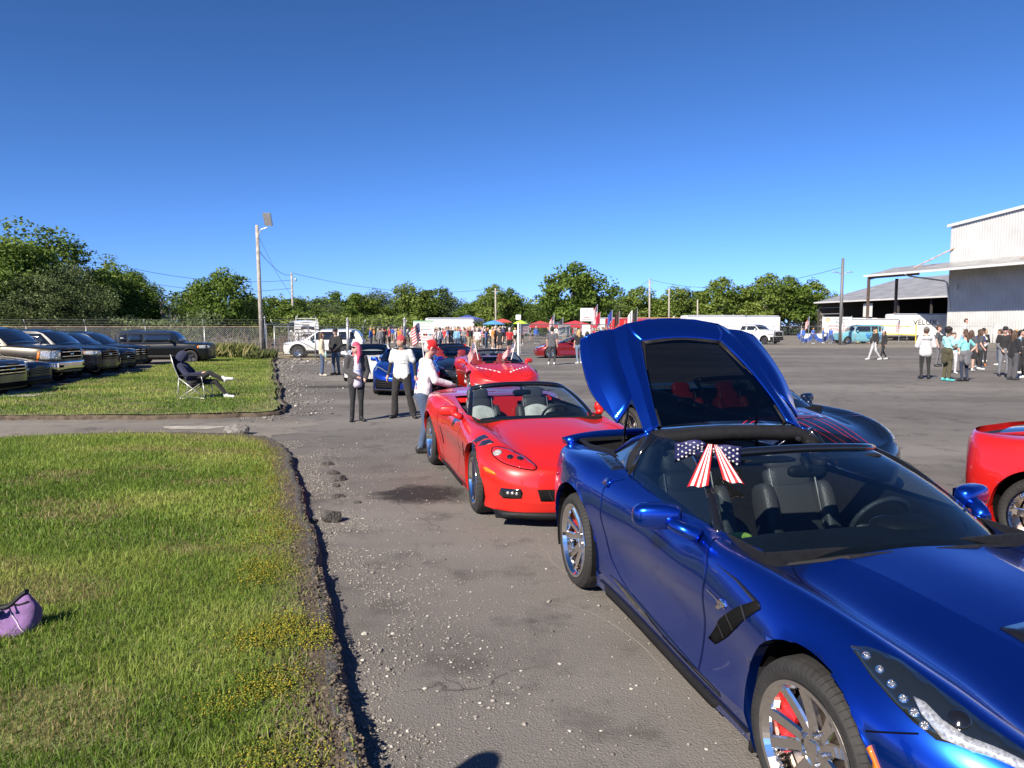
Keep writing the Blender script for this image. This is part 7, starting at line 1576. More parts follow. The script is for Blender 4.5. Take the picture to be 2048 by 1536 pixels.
    if lk.get('hood') is not None:
        m = lk['hood']; child('hood', [(tuple(hd + hx * (-.02) * k + hu * .02 * k), tuple(hd + hx * (-.01) * k + hu * .05 * k), .125 * k, .118 * k, m), (tuple(nk - hx * .02 * k), tuple(hd - hu * .04 * k - hx * .03 * k), .10 * k, .115 * k, m), (tuple(hd + hx * .02 * k - hu * .03 * k), tuple(hd + hx * .03 * k + hu * .06 * k), .112 * k, .108 * k, m)])
    return o
def facing(dx, dy): return math.atan2(-dx, dy)
c_white, c_black, c_jean, c_grey = cloth(WHT), cloth(BLKc), cloth(JEAN), cloth(GRY)
c_red, c_navy = cloth(RED), cloth(NVY)
M_SHK = mat('black_shoe', (.02, .02, .02), .5); M_SHW = mat('white_shoe', (.62, .62, .6), .5)
M_GHAIR = mat('grey_hair', (.42, .40, .38), .8); M_BHAIR = mat('brown_hair', (.07, .04, .025), .7); M_KHAIR = mat('black_hair', (.015, .012, .011), .65); M_BLOND = mat('blond_hair', (.42, .28, .13), .7); M_PINK = mat('pink_hair', (.55, .07, .14), .7)
# man in the red cap : back turned, arm reaching over the red convertible
c_sweat = cloth((.60, .60, .62), 'pale_sweatshirt'); c_blueprint = cloth((.06, .16, .45), 'blue_print'); c_redprint = cloth((.5, .04, .07), 'red_print'); c_greenp = cloth((.05, .12, .05), 'green_print')
J1 = dict(hip=(0, -.02, .94), chest=(0, .03, 1.29), neck=(0, .055, 1.455), head=(0, .11, 1.615), shr=(.18, .03, 1.395), shl=(-.18, .04, 1.395), elr=(.24, .12, 1.13), wrr=(.18, .37, 1.06), ell=(-.22, .13, 1.13), wrl=(-.14, .37, 1.05), hpr=(.095, -.04, .90), hpl=(-.095, -.04, .90), knr=(.12, .0, .49), knl=(-.11, .08, .50), anr=(.13, -.10, .085), anl=(-.12, .02, .085), tor=(.16, .08, .035), tol=(-.13, .20, .035))
person((-1.33, 10.95, 0), facing(.93, .36), 1.70, dict(skin=SK[3], top=c_sweat, bottom=c_jean, shoe=M_SHK, hair=M_GHAIR, hat=cloth((.55, .015, .02), 'red_cap'), beard=mat('white_beard', (.62, .60, .57), .9), hem=.87, loose=.02, bulk=.012, legw=1.02, hemw=1.15, nod=.35), J1, 'man in red cap and white printed sweatshirt reaching over the red convertible', .0125, None, -6, 1.06, True,
    decals=[((.0, -.13, 1.28), (.035, .12, .03), c_redprint, c_sweat), ((-.02, -.13, 1.22), (.03, .12, .02), c_greenp, c_sweat), ((.01, -.14, 1.15), (.04, .12, .028), c_redprint, c_sweat), ((.0, -.15, 1.06), (.06, .12, .035), c_blueprint, c_sweat), ((.02, -.15, 1.01), (.065, .12, .018), c_redprint, c_sweat)])
# man in bandana
J2 = dict(elr=(.26, -.05, 1.15), wrr=(.30, .03, .91), ell=(-.27, -.06, 1.15), wrl=(-.30, .0, .90), knr=(.15, .03, .49), knl=(-.16, .02, .49), anr=(.17, -.02, .085), anl=(-.24, -.05, .085), tor=(.22, .13, .035), tol=(-.31, .10, .035), neck=(0, .0, 1.48), head=(.0, .03, 1.64))
c_txt = cloth((.20, .19, .21), 'faded_print')
person((-2.28, 15.0, 0), facing(-.12, -1), 1.69, dict(skin=SK[1], top=c_white, sleeve=c_white, forearm=c_black, short=True, bottom=cloth((.022, .021, .020), 'black_work_pants'), shoe=M_SHK, hair=M_KHAIR, hat=cloth((.40, .05, .06), 'striped_bandana'), brim=False, beard=mat('grey_beard', (.20, .17, .15), .9), hem=.84, loose=.025, legw=1.12, hemw=1.75, bulk=.006), J2, 'man in striped bandana and white t-shirt over black sleeves', .0135, None, -48, 1.05, True,
    decals=[((-.02 + .035 * q, .14, 1.25 - .008 * (q % 3)), (.011, .1, .016), c_txt, c_white) for q in range(-3, 4)] + [((.03 * q, .14, 1.18), (.012, .1, .014), c_txt, c_white) for q in range(-4, 5)])
# woman with pink hair
J3 = dict(elr=(.23, -.02, 1.14), wrr=(.05, .17, 1.02), ell=(-.25, -.03, 1.13), wrl=(-.18, .08, .98), knr=(.10, .03, .5), knl=(-.09, .01, .5), anr=(.11, -.02, .085), anl=(-.10, -.04, .085), tor=(.17, .14, .035), tol=(-.12, .15, .035))
c_jack = cloth((.055, .052, .055), 'charcoal_jacket'); c_lilac = cloth((.55, .50, .60), 'lilac_tee')
person((-3.11, 14.5, 0), facing(.45, -1), 1.57, dict(skin=SK[3], top=c_jack, bottom=c_black, shoe=M_SHK, boot=M_SHK, hair=M_PINK, hairstyle='long', glasses=True, hem=.82, loose=.03, bulk=.022, legw=.98, extra=[((0, .075, 1.40), (0, .12, 1.02), .06, .075, c_lilac, .8, .012), ((0, .10, 1.02), (0, .10, .85), .07, .09, c_lilac, .7, .012)]), J3, 'woman with pink hair and sunglasses in a charcoal jacket', .0135, None, -72, 1.10, True, decals=[((.02 * q, .2, 1.13 + .01 * (q % 2)), (.012, .12, .014), c_blueprint, c_lilac) for q in range(-3, 4)])
# couple by the fence
person((-6.86, 28.3, 0), facing(-.5, -1), 1.80, dict(skin=SK[0], top=c_black, bottom=c_jean, shoe=M_SHK, hair=M_GHAIR, hat=c_black, glasses=True, beard=mat('white_beard', (.62, .60, .57), .9), hem=.84, loose=.03, bulk=.02), dict(wrr=(.12, .16, .98), wrl=(-.12, .16, .98), elr=(.27, 0, 1.13), ell=(-.27, 0, 1.13)), 'bearded man in black jacket and black cap beside the cream-jacket woman', .018, None, 12, 1.05)
person((-7.22, 27.6, 0), facing(.8, .25), 1.66, dict(skin=SK[0], top=cloth((.55, .47, .33), 'cream_jacket'), bottom=c_jean, shoe=mat('cream_shoe', (.55, .5, .42), .6), hair=M_BHAIR, hairstyle='long', hem=.86, loose=.025, bulk=.02, hemw=1.5), dict(wrr=(.26, .05, .88)), 'woman in cream jacket and jeans holding a pale bottle by the fence', .018, None, -15, 1.02)
bt = empty('water_bottle', (-7.02, 27.38, .82), 0, 'pale green water bottle in the cream-jacket woman hand', 'bottle'); MB().lathe([(0, -.11), (.035, -.11), (.037, .06), (.02, .09), (.018, .12), (0, .12)], 12).build('bottle_body', mat('mint_plastic', (.35, .6, .55), .3), bt, smooth=True); MB().lathe([(.02, .115), (.02, .14), (0, .14)], 10).build('cap', mat('white_enamel', (.7, .7, .68), .5), bt)
# walkers by the gate
person((1.95, 35.4, 0), facing(.25, 1), 1.84, dict(skin=SK[0], top=cloth((.085, .085, .095), 'slate_tee'), short=True, bottom=cloth((.03, .033, .045), 'dark_jeans'), shoe=M_SHW, hair=M_KHAIR, hat=c_black, hem=.82, loose=.02), dict(knr=(.10, .12, .50), anr=(.11, .02, .085), knl=(-.10, -.02, .50), anl=(-.10, -.26, .12), tor=(.12, .2, .035), tol=(-.10, -.10, .05)), 'man in slate t-shirt and cap walking away towards the gate', .02, None, 0, 1.06)
person((3.35, 36.4, 0), facing(-.15, 1), 1.70, dict(skin=SK[3], top=c_black, short=True, bottom=cloth((.13, .18, .26), 'light_jeans'), shoe=M_SHW, hair=M_BLOND, hairstyle='long', hem=.93), dict(knr=(.10, .08, .50), anr=(.11, -.02, .085), knl=(-.10, -.0, .50), anl=(-.10, -.16, .10)), 'woman with long blond hair, black top and light jeans walking away', .02, None, 0, 1.08)
person((3.78, 36.6, 0), facing(.1, 1), 1.60, dict(skin=SK[0], top=c_black, bottom=c_black, shoe=M_SHK, hair=M_KHAIR, hairstyle='long'), None, 'dark-clothed person half hidden by the blond woman and the raised hatch', .022)
# group on the right
c_olive = cloth((.075, .065, .035), 'olive_pants'); c_tie = cloth((.32, .62, .66), 'light_blue_tee'); c_teal = cloth((.22, .60, .58), 'teal_tie_dye'); c_hood = cloth((.50, .50, .51), 'pale_grey_hoodie'); c_slate = cloth((.06, .068, .08), 'navy_grey_tee'); M_TEALS = mat('teal_shoe', (.10, .48, .46), .5)
RG = 'people standing on the lot at the right'
person((14.85, 26.1, 0), facing(.25, 1), 1.84, dict(skin=SK[3], top=c_hood, bottom=c_black, shoe=M_SHK, hair=M_BHAIR, hat=c_grey, hem=.80, loose=.035, bulk=.03, extra=[((-.08, -.10, 1.40), (.08, -.10, 1.40), .075, .075, c_hood, .8)]), dict(wrr=(.14, .22, 1.10), wrl=(-.14, .22, 1.10), elr=(.27, 0, 1.12), ell=(-.27, 0, 1.12)), 'person in pale grey hoodie and black trousers, back turned', .018, RG, 0, 1.08)
def waist(m, z=.98): return [((-.10, -.05, z), (.10, -.05, z), .13, .13, m, .9, .008), ((0, -.09, z - .02), (0, -.13, z - .30), .16, .12, m, .5, .008), ((-.13, -.02, z), (-.17, .0, z - .22), .09, .07, m, .8, .008), ((.13, -.02, z), (.17, .0, z - .22), .09, .07, m, .8, .008)]
person((15.05, 25.1, 0), facing(.9, .1), 1.83, dict(skin=SK[2], top=c_tie, short=True, bottom=c_olive, shoe=M_TEALS, hair=M_KHAIR, hairstyle='afro', hem=.92, extra=waist(cloth((.06, .055, .03), 'olive_jacket')), legw=1.05, hemw=1.3), dict(wrr=(.14, .30, 1.14), wrl=(-.12, .30, 1.18), elr=(.24, .04, 1.10), ell=(-.24, .04, 1.12)), 'person with curly black hair, light blue tee and olive jacket round waist', .018, RG, 0, 1.02)
person((15.55, 24.95, 0), facing(-.25, 1), 1.70, dict(skin=SK[3], top=c_teal, short=True, bottom=cloth((.02, .028, .055), 'navy_jeans'), shoe=M_SHK, hair=M_BHAIR, hairstyle='pony', hem=.95, extra=waist(c_grey)), dict(elr=(.42, -.04, 1.22), wrr=(.22, -.03, 1.06), elr_=(0, 0, 0), wrl=(-.26, .28, 1.12), ell=(-.28, .06, 1.14)), 'woman in teal tie-dye tee with brown ponytail, hand on hip', .018, RG, 0, 1.06)
person((20.35, 31.6, 0), facing(.8, -.3), 1.74, dict(skin=SK[3], top=c_slate, short=True, bottom=c_black, shoe=M_SHW, hair=M_BHAIR, hairstyle='long', glasses=True, hem=.84, loose=.03), dict(wrr=(.24, .10, .92)), 'long-haired woman in navy-grey tee and black trousers with white shoes', .02, RG, 10, 1.12)
person((19.3, 30.6, 0), facing(.7, .5), 1.70, dict(skin=SK[0], top=c_slate, short=True, bottom=c_black, shorts=True, shoe=M_SHW, hair=M_BHAIR, hairstyle='long', hem=.86), None, 'woman in black shorts and dark tee behind the ponytail woman', .02, RG)
person((19.9, 34.0, 0), facing(.6, -.4), 1.90, dict(skin=SK[3], top=c_slate, short=True, bottom=c_grey, shoe=M_SHK, hair=M_BHAIR, hem=.84), None, 'tall short-haired person in dark tee at the back of the group', .02, RG)
person((22.4, 34.6, 0), facing(-.5, -.7), 1.78, dict(skin=SK[0], top=cloth((.5, .5, .5), 'pale_top'), sleeve=c_black, bottom=c_black, shoe=mat('orange_shoe', (.55, .2, .06), .6), hair=M_KHAIR, hairstyle='pony', glasses=True, hat=c_black, brim=False), dict(wrr=(.10, .2, 1.2), wrl=(-.10, .2, 1.2)), 'person in pale top with black sleeves and orange shoes', .02, RG)
person((18.55, 27.4, 0), facing(-.35, -1), 1.86, dict(skin=SK[0], top=c_black, short=True, forearm=c_grey, bottom=cloth((.16, .17, .19), 'grey_jeans'), shoe=M_SHK, hair=M_BHAIR, hat=c_black, glasses=True, hem=.84), dict(wrr=(.1, .14, .93), wrl=(-.1, .14, .93)), 'man in black tee, black cap and sunglasses facing the camera', .018, RG, -20, 1.0)
person((17.66, 25.6, 0), facing(.85, .15), 1.72, dict(skin=SK[0], top=cloth((.014, .014, .018), 'black_hoodie'), bottom=cloth((.07, .07, .08), 'grey_cargo'), shoe=mat('black_white_shoe', (.05, .05, .05), .5), hair=M_BHAIR, hairstyle='long', hem=.82, loose=.03, bulk=.02, legw=1.15, hemw=1.7), dict(wrr=(.10, .32, 1.14), wrl=(-.08, .32, 1.16), elr=(.24, .04, 1.08), ell=(-.22, .04, 1.08)), 'long-haired person in black hoodie and wide grey trousers looking at a phone', .018, RG, 0, 1.04)
person((18.75, 26.6, 0), facing(-.6, .2), 1.78, dict(skin=SK[3], top=c_black, bottom=c_black, shoe=M_SHW, hair=M_KHAIR, hairstyle='short', hem=.84), dict(wrr=(.12, .3, 1.1), wrl=(-.12, .3, 1.1)), 'short-haired person in black at the right edge of the group', .018, RG)
person((17.6, 29.0, 0), facing(-.2, -1), 1.62, dict(skin=SK[3], top=c_tie, short=True, bottom=cloth((.5, .5, .52), 'white_pants'), shoe=M_SHW, hair=M_BHAIR, hairstyle='short', hem=.86), dict(wrr=(.25, .2, 1.0)), 'person in light blue tee and white trousers between the front three', .02, RG)
st_ = empty('step_box', (22.9, 36.8, 0), 0, 'grey box that the boy in white stands on', 'box'); MB().box((0, 0, .30), (.7, .5, .6)).build('box_shell', mat('grey_box', (.2, .2, .21), .7), st_); MB().box((0, 0, .615), (.74, .54, .03)).build('box_lid', M_BLK, st_)
person((22.9, 36.8, .63), facing(.8, -.5), 1.62, dict(skin=SK[3], top=c_white, short=True, bottom=c_grey, shoe=M_SHK, hair=M_BHAIR, hem=.86), dict(wrr=(.2, .2, 1.0)), 'boy in white tee raised above the group', .02, RG)
# pair walking left across the lot
person((20.25, 40.6, 0), facing(-1, -.1), 1.78, dict(skin=SK[0], top=c_black, bottom=cloth((.45, .45, .46), 'pale_sweatpants'), shoe=M_SHW, hair=M_BLOND, hairstyle='long', hat=c_black, hem=.86, bulk=.015), dict(knr=(.1, .14, .5), anr=(.1, .28, .085), tor=(.1, .44, .04), knl=(-.1, .0, .5), anl=(-.1, -.30, .11), tol=(-.1, -.14, .04), wrr=(.2, .16, .98)), 'walking person in black jacket, black cap and pale trousers', .02, None)
person((20.9, 40.9, 0), facing(-1, -.05), 1.66, dict(skin=SK[0], top=c_black, bottom=c_black, shoe=M_SHW, hair=M_BHAIR, hairstyle='long', hat=cloth((.45, .45, .45), 'pale_cap'), hem=.84), dict(knr=(.1, -.02, .5), anr=(.1, -.26, .11), tor=(.1, -.10, .04), knl=(-.1, .14, .5), anl=(-.1, .24, .085), tol=(-.1, .40, .04)), 'walking person all in black with pale cap, hurrying left', .02, None)
# ---- seated person in a folding chair
SR = facing(1, .05); SC = Vector((-8.05, 18.25, .085))
JS = dict(hip=(0, .02, .42), chest=(0, -.20, .72), neck=(0, -.27, .90), head=(0, -.24, 1.06), shr=(.18, -.22, .84), shl=(-.18, -.22, .84), elr=(.25, -.02, .60), ell=(-.25, -.02, .60), wrr=(.10, .22, .62), wrl=(-.08, .22, .64), hpr=(.10, .04, .42), hpl=(-.10, .04, .42), knr=(.06, .46, .66), anr=(.05, .84, .46), tor=(.02, 1.02, .50), knl=(-.08, .56, .42), anl=(-.08, .82, .085), tol=(-.08, 1.0, .035))
person(SC, SR, 1.72, dict(skin=SK[0], top=cloth((.018, .022, .055), 'navy_hoodie'), bottom=cloth((.014, .014, .015), 'black_joggers'), shoe=M_SHW, sock=cloth((.03, .03, .03), 'dark_sock'), hair=None, hood=MATS['navy_hoodie'], hem=.86, loose=.02, bulk=.018, nod=.5, legw=1.05), JS, 'seated person in navy hoodie and black joggers with crossed legs', .014, None, 0, 1.0, True)
def camp_chair():
    o = empty('folding_chair', SC, SR, 'folding camp chair with pale tubular frame on the far lawn', 'chair'); MT = mat('chair_tube', (.55, .55, .52), .35, .5); MF = mat('chair_fabric', (.016, .016, .018), .85)
    T = lambda pts, nm='leg', r=.011, m=None: MB().tube([Vector(p) for p in pts], r, 6).build(nm, m or MT, o, smooth=True)
    for s in (-1, 1):
        x = s * .29; T([(x, -.40, 1.12), (x, -.32, .80), (x, -.20, .50), (x * .9, -.16, .40)], 'back_upright'); T([(x, -.22, .54), (x, .42, .02)]); T([(x, -.26, .02), (x, -.22, .52)]); T([(x, .40, .02), (x * .95, .36, .42)]); T([(x, -.24, .02), (x * .9, .30, .40)]); T([(x, .36, .42), (x, .33, .58)], 'arm_post')
        MB().box((x, .08, .60), (.06, .52, .02), 0).build('armrest', MF, o)
    T([(-.29, -.26, .02), (.29, .40, .02)], 'cross_brace'); T([(.29, -.26, .02), (-.29, .40, .02)], 'cross_brace')
    vs = [(x, y, z - .05 * (1 - (x / .28) ** 2)) for y, z in ((-.20, .42), (.08, .36), (.36, .43)) for x in (-.28, -.14, 0, .14, .28)]; s_ = MB().add(vs, [(r * 5 + i, r * 5 + i + 1, r * 5 + i + 6, r * 5 + i + 5) for r in range(2) for i in range(4)]).build('seat', MF, o, smooth=True); s_.modifiers.new('t', 'SOLIDIFY').thickness = .012
    vs = [(x, y - .05 * (1 - (x / .29) ** 2), z) for y, z in ((-.21, .48), (-.30, .74), (-.39, 1.08)) for x in (-.29, -.14, 0, .14, .29)]; s_ = MB().add(vs, [(r * 5 + i, r * 5 + i + 1, r * 5 + i + 6, r * 5 + i + 5) for r in range(2) for i in range(4)]).build('backrest', MF, o, smooth=True); s_.modifiers.new('t', 'SOLIDIFY').thickness = .012
camp_chair()
# ---- the crowd beyond the gate: a few figures reused, each its own object with its own clothes
c_slots = [mat('slot_skin', (.5, .3, .22), .6), cloth((.5, .5, .5), 'slot_top'), cloth((.1, .1, .1), 'slot_bottom'), mat('slot_shoe', (.3, .3, .3), .6)]
def crowd_base(Jv, **kw):
    o = person((0, 0, 0), 0, 1.72, dict(skin=c_slots[0], top=c_slots[1], bottom=c_slots[2], shoe=c_slots[3], hair=None, **kw), Jv, 'x', .034); COL.objects.unlink(o); return o.data
BASES = [crowd_base({}), crowd_base(dict(wrr=(.12, .2, 1.1), wrl=(-.12, .2, 1.05)), short=True), crowd_base(dict(knr=(.1, .14, .5), anr=(.1, .25, .085), tor=(.1, .42, .04), anl=(-.1, -.28, .11), tol=(-.1, -.12, .04)), short=True, shorts=True), crowd_base(dict(elr=(.30, .02, 1.5), wrr=(.25, .05, 1.75)), short=True), crowd_base(dict(), short=True, shorts=True)]
def hairball():
    m, _ = fuse([((0, -.01, 1.64), (0, 0, 1.66), .10, .10, c_slots[3]), ((0, -.05, 1.58), (0, -.04, 1.62), .09, .09, c_slots[3])], .03); return m
HB = hairball(); NAMES = {'red': (.50, .03, .04), 'white': (.66, .65, .63), 'light blue': (.22, .42, .60), 'navy': (.03, .04, .12), 'grey': (.20, .20, .21), 'black': (.02, .02, .022), 'orange': (.60, .22, .04), 'pink': (.60, .28, .34), 'blue': (.04, .12, .45), 'green': (.10, .25, .12)}
BOTS = {'jeans': JEAN, 'black trousers': BLKc, 'khaki trousers': (.30, .24, .16), 'grey trousers': (.15, .15, .16)}
HC = [M_KHAIR, M_BHAIR, M_BLOND, M_GHAIR]
def crowd_person(x, y, rz, sc, base, top, bot, skin, hair, label, group):
    o = bpy.data.objects.new('person', BASES[base]); link(o); o.location = (x, y, 0); o.rotation_euler = (0, 0, rz); o.scale = (sc,) * 3; tag(o, label, 'person', group)
    for s in o.material_slots:
        s.link = 'OBJECT'; nm = BASES[base].materials[s.slot_index].name
        s.material = {'slot_skin': skin, 'slot_top': cloth(NAMES[top], 'crowd_' + top.replace(' ', '_')), 'slot_bottom': cloth(BOTS[bot], 'crowd_' + bot.replace(' ', '_')), 'slot_shoe': M_SHW}.get(nm, BASES[base].materials[s.slot_index])
    h = bpy.data.objects.new('hair', HB); link(h, o); h.material_slots[0].link = 'OBJECT'; h.material_slots[0].material = hair
    return o
rc_ = random.Random(42)
for k in range(185):
    px = rc_.choice([rc_.uniform(745, 1010), rc_.uniform(745, 1010), rc_.uniform(860, 1010), rc_.uniform(1030, 1260)]); d = rc_.choice([rc_.uniform(58, 72), rc_.uniform(64, 100), rc_.uniform(72, 112)])
    if px > 1030 and d < 62: d += 14
    top = rc_.choice(['red', 'red', 'white', 'white', 'white', 'light blue', 'navy', 'grey', 'black', 'black', 'pink', 'orange', 'blue']); bot = rc_.choice(list(BOTS)); b = rc_.randrange(5); place = 'left of the opening' if px < 860 else ('in the gate opening' if px < 1020 else 'behind the gate leaf')
    near = 'near row' if d < 72 else ('middle rows' if d < 90 else 'back rows')
    crowd_person(at(px, d), d, rc_.uniform(0, 6.28), rc_.uniform(.92, 1.08), b, top, bot, rc_.choice(SK), rc_.choice(HC), 'crowd member in %s top and %s, %s %s' % (top, bot, near, place), 'crowd gathered beyond the gate')
# figures one can pick out
for px, d, rz, b, top, bot, lab in [(914, 56, .2, 0, 'light blue', 'jeans', 'man in bright light blue shirt, back turned, in the gate opening'), (1019, 50, .3, 4, 'red', 'black trousers', 'child in red hoodie and dark shorts beside the white gate post'), (1000, 50.5, 2.6, 2, 'black', 'black trousers', 'person in black sports kit walking out of the gate opening'), (880, 55, 1.0, 0, 'white', 'jeans', 'person in white shirt standing by the sign'), (972, 62, 3.3, 1, 'black', 'black trousers', 'person in black jersey in the middle of the gate opening'), (928, 60, 3.0, 1, 'grey', 'jeans', 'person in dark grey top near the light blue shirt'), (742, 60, 1.2, 0, 'blue', 'grey trousers', 'person in blue top beside the white crossover tail'), (760, 57, .4, 0, 'grey', 'grey trousers', 'person in grey clothes beyond the fence corner'), (768, 58, .9, 1, 'black', 'black trousers', 'person in black beyond the fence corner'), (955, 49.5, .1, 2, 'white', 'khaki trousers', 'person in white walking behind the chequered car')]:
    crowd_person(at(px, d), d, rz, 1.02, b, top, bot, SK[0], HC[px % 4], lab, 'crowd gathered beyond the gate')
for k, (px, d, top, bot, b, lab) in enumerate([(1958, 33, 'navy', 'black trousers', 1, 'person in navy top behind the long-haired woman'), (1998, 35, 'grey', 'jeans', 0, 'person in grey top and jeans behind the black-capped man'), (2030, 33, 'black', 'grey trousers', 1, 'person in black and grey between the capped man and the edge'), (2040, 29, 'light blue', 'black trousers', 0, 'person in light blue top at the extreme right'), (1930, 36, 'light blue', 'grey trousers', 1, 'person in light blue top at the back of the group'), (1968, 38, 'white', 'jeans', 0, 'person in white top and jeans at the back of the group'), (2018, 38, 'red', 'jeans', 1, 'person in red top far behind the group')]):
    crowd_person(at(px, d), d, 1.3 * k, 1.0, b, top, bot, SK[k % 4], HC[k % 3], lab, RG)
for k, (px, d) in enumerate([(1604, 78), (1625, 77), (1645, 78.5), (1660, 77.5)]):
    crowd_person(at(px, d), d, 2.5 + k, .98, [0, 1, 0, 1][k], 'blue', 'jeans', SK[0], HC[k], ['person in blue at the left end before the banner', 'second person in blue before the banner', 'third person in blue before the banner', 'person in blue at the banner right end'][k], 'people in blue before the banner')
# ---------------------------------------------------------------- signs, flags, tents, trailers, bag
def text(txt, size, m, parent, M, name='lettering', align='CENTER', ext=.004):
    cu = bpy.data.curves.new(name, 'FONT'); cu.body = txt; cu.size = size; cu.align_x = align; cu.align_y = 'CENTER'; cu.extrude = ext; t = bpy.data.objects.new(name, cu); COL.objects.link(t)
    dg = bpy.context.evaluated_depsgraph_get(); me = bpy.data.meshes.new_from_object(t.evaluated_get(dg)); bpy.data.objects.remove(t); me.materials.clear(); me.materials.append(m); o = bpy.data.objects.new(name, me); link(o, parent); o.matrix_local = M; return o
def upright(loc, rz=0): return Matrix.Translation(loc) @ Matrix.Rotation(rz, 4, 'Z') @ Matrix.Rotation(R(90), 4, 'X')
M_SIGN = mat('sign_white', (.72, .72, .70), .5); M_INKR = mat('ink_red', (.5, .03, .04), .6); M_INKG = mat('ink_green', (.03, .22, .08), .6); M_INKK = mat('ink_black', (.03, .03, .03), .6); M_INKB = mat('ink_blue', (.03, .08, .35), .6)
def sign(x, y, z, w, h, label, lines, bars=(), rz=0, legs=False, border=None):
    o = empty('notice_sign', (x, y, 0), rz, label, 'sign'); MB().box((0, 0, z), (w, .03, h)).build('sign_board', M_SIGN, o)
    if border: MB().box((0, -.005, z + h * .46), (w * .99, .03, h * .07)).build('sign_border', border, o)
    for t, sz, dz, m in lines: text(t, sz, m, o, upright((0, -.018, z + dz)))
    for dz, bw, m in bars: MB().box((0, -.017, z + dz), (bw, .004, .035)).build('text_line', m, o)
    for s in ((-1, 1) if legs else ()): MB().tube([(s * w * .42, .03, 0), (s * w * .42, .03, z + h / 2)], .025, 6).build('sign_leg', M_GALV, o)
    return o
sign(at(848, 46), 46, 1.82, 1.3, .82, 'large white sign with green lettering beside the gate opening', [('GAS ELECTRIC', .17, .24, M_INKG)], [(.06, .85, M_INKK), (-.15, .9, M_INKK), (-.25, .7, M_INKK)], legs=True, border=M_INKG)
sign(at(850, 46), 46.02, 1.06, 1.0, .42, 'smaller white sign with red band under the green-lettered sign', [], [(.14, .98, M_INKR), (.06, .98, M_INKR), (-.1, .7, M_INKK)], legs=True)
sign(at(1050, 46.9), 46.9, 1.72, .66, .60, 'white notice with red lines hung on the gate near the white post', [], [(.18, .5, M_INKR), (.08, .5, M_INKR), (-.02, .5, M_INKR), (-.12, .45, M_INKR), (-.2, .4, M_INKR)], R(38))
sign(at(1128, 49.3), 49.3, 1.62, 1.05, .66, 'white notice with red heading on the middle of the gate', [], [(.2, .6, M_INKR), (.05, .8, M_INKG), (-.05, .8, M_INKG), (-.18, .7, M_INKG)], R(38))
sign(at(1173, 56), 56, 2.75, 1.0, 1.0, 'white placard with red marks raised above the gate', [], [(.30, .25, M_INKK), (.12, .3, M_INKR), (-.18, .42, M_INKR), (-.24, .42, M_INKR), (-.38, .7, M_INKK)], legs=True)
sign(at(1172, 55), 55, 1.5, .62, .95, 'blank white board below the raised placard', [], [], legs=True)
b = empty('rotary_banner', (at(1672, 80), 80, 0), 0, 'white cloth banner with a gold gear and red lettering', 'banner'); MB().box((0, 0, 2.0), (3.2, .03, 1.7)).build('banner_cloth', M_SIGN, b)
text('Waterford', .36, M_INKK, b, upright((.35, -.02, 2.62))); text('Rotary', .36, M_INKK, b, upright((.35, -.02, 2.25))); text('VETERANS', .42, M_INKR, b, upright((0, -.02, 1.45))); text('WALK RUN', .34, M_INKR, b, upright((0, -.02, 1.86)))
gr = MB(); gr.lathe([(.12, 0), (.22, 0), (.22, .01), (.12, .01)], 24, Matrix.Translation((-1.05, -.02, 2.55)) @ Matrix.Rotation(R(90), 4, 'X'), closed=True); gr.build('gear_emblem', mat('gold_ink', (.6, .38, .04), .5), b)
for s in (-1, 1): MB().tube([(s * 1.6, .03, 0), (s * 1.6, .03, 2.95)], .04, 6).build('banner_pole', M_GALV, b)
for k in range(3):
    o = empty('bunting', (at(1610 + k * 32, 79.6), 79.6, 0), 0, ['blue and white bunting swag under the people in blue, left one', 'middle blue and white bunting swag before the banner', 'blue and white bunting swag at the banner right'][k], 'bunting'); n = 12
    for nm, r0, r1, m in (('white_fan', 0, .55, M_SIGN), ('blue_fan', .55, .95, M_INKB)):
        vs = []
        for i in range(n + 1): a = math.pi + math.pi * i / n; vs += [(math.cos(a) * r0, .02 * (i % 2), 1.05 + math.sin(a) * r0), (math.cos(a) * r1, .05 * (i % 2), 1.05 + math.sin(a) * r1)]
        MB().add(vs, [(2 * i, 2 * i + 1, 2 * i + 3, 2 * i + 2) for i in range(n)]).build(nm, m, o)
M_FR = cloth((.50, .025, .035), 'flag_red'); M_FW = cloth((.70, .69, .67), 'flag_white'); M_FN = cloth((.02, .03, .12), 'flag_navy')
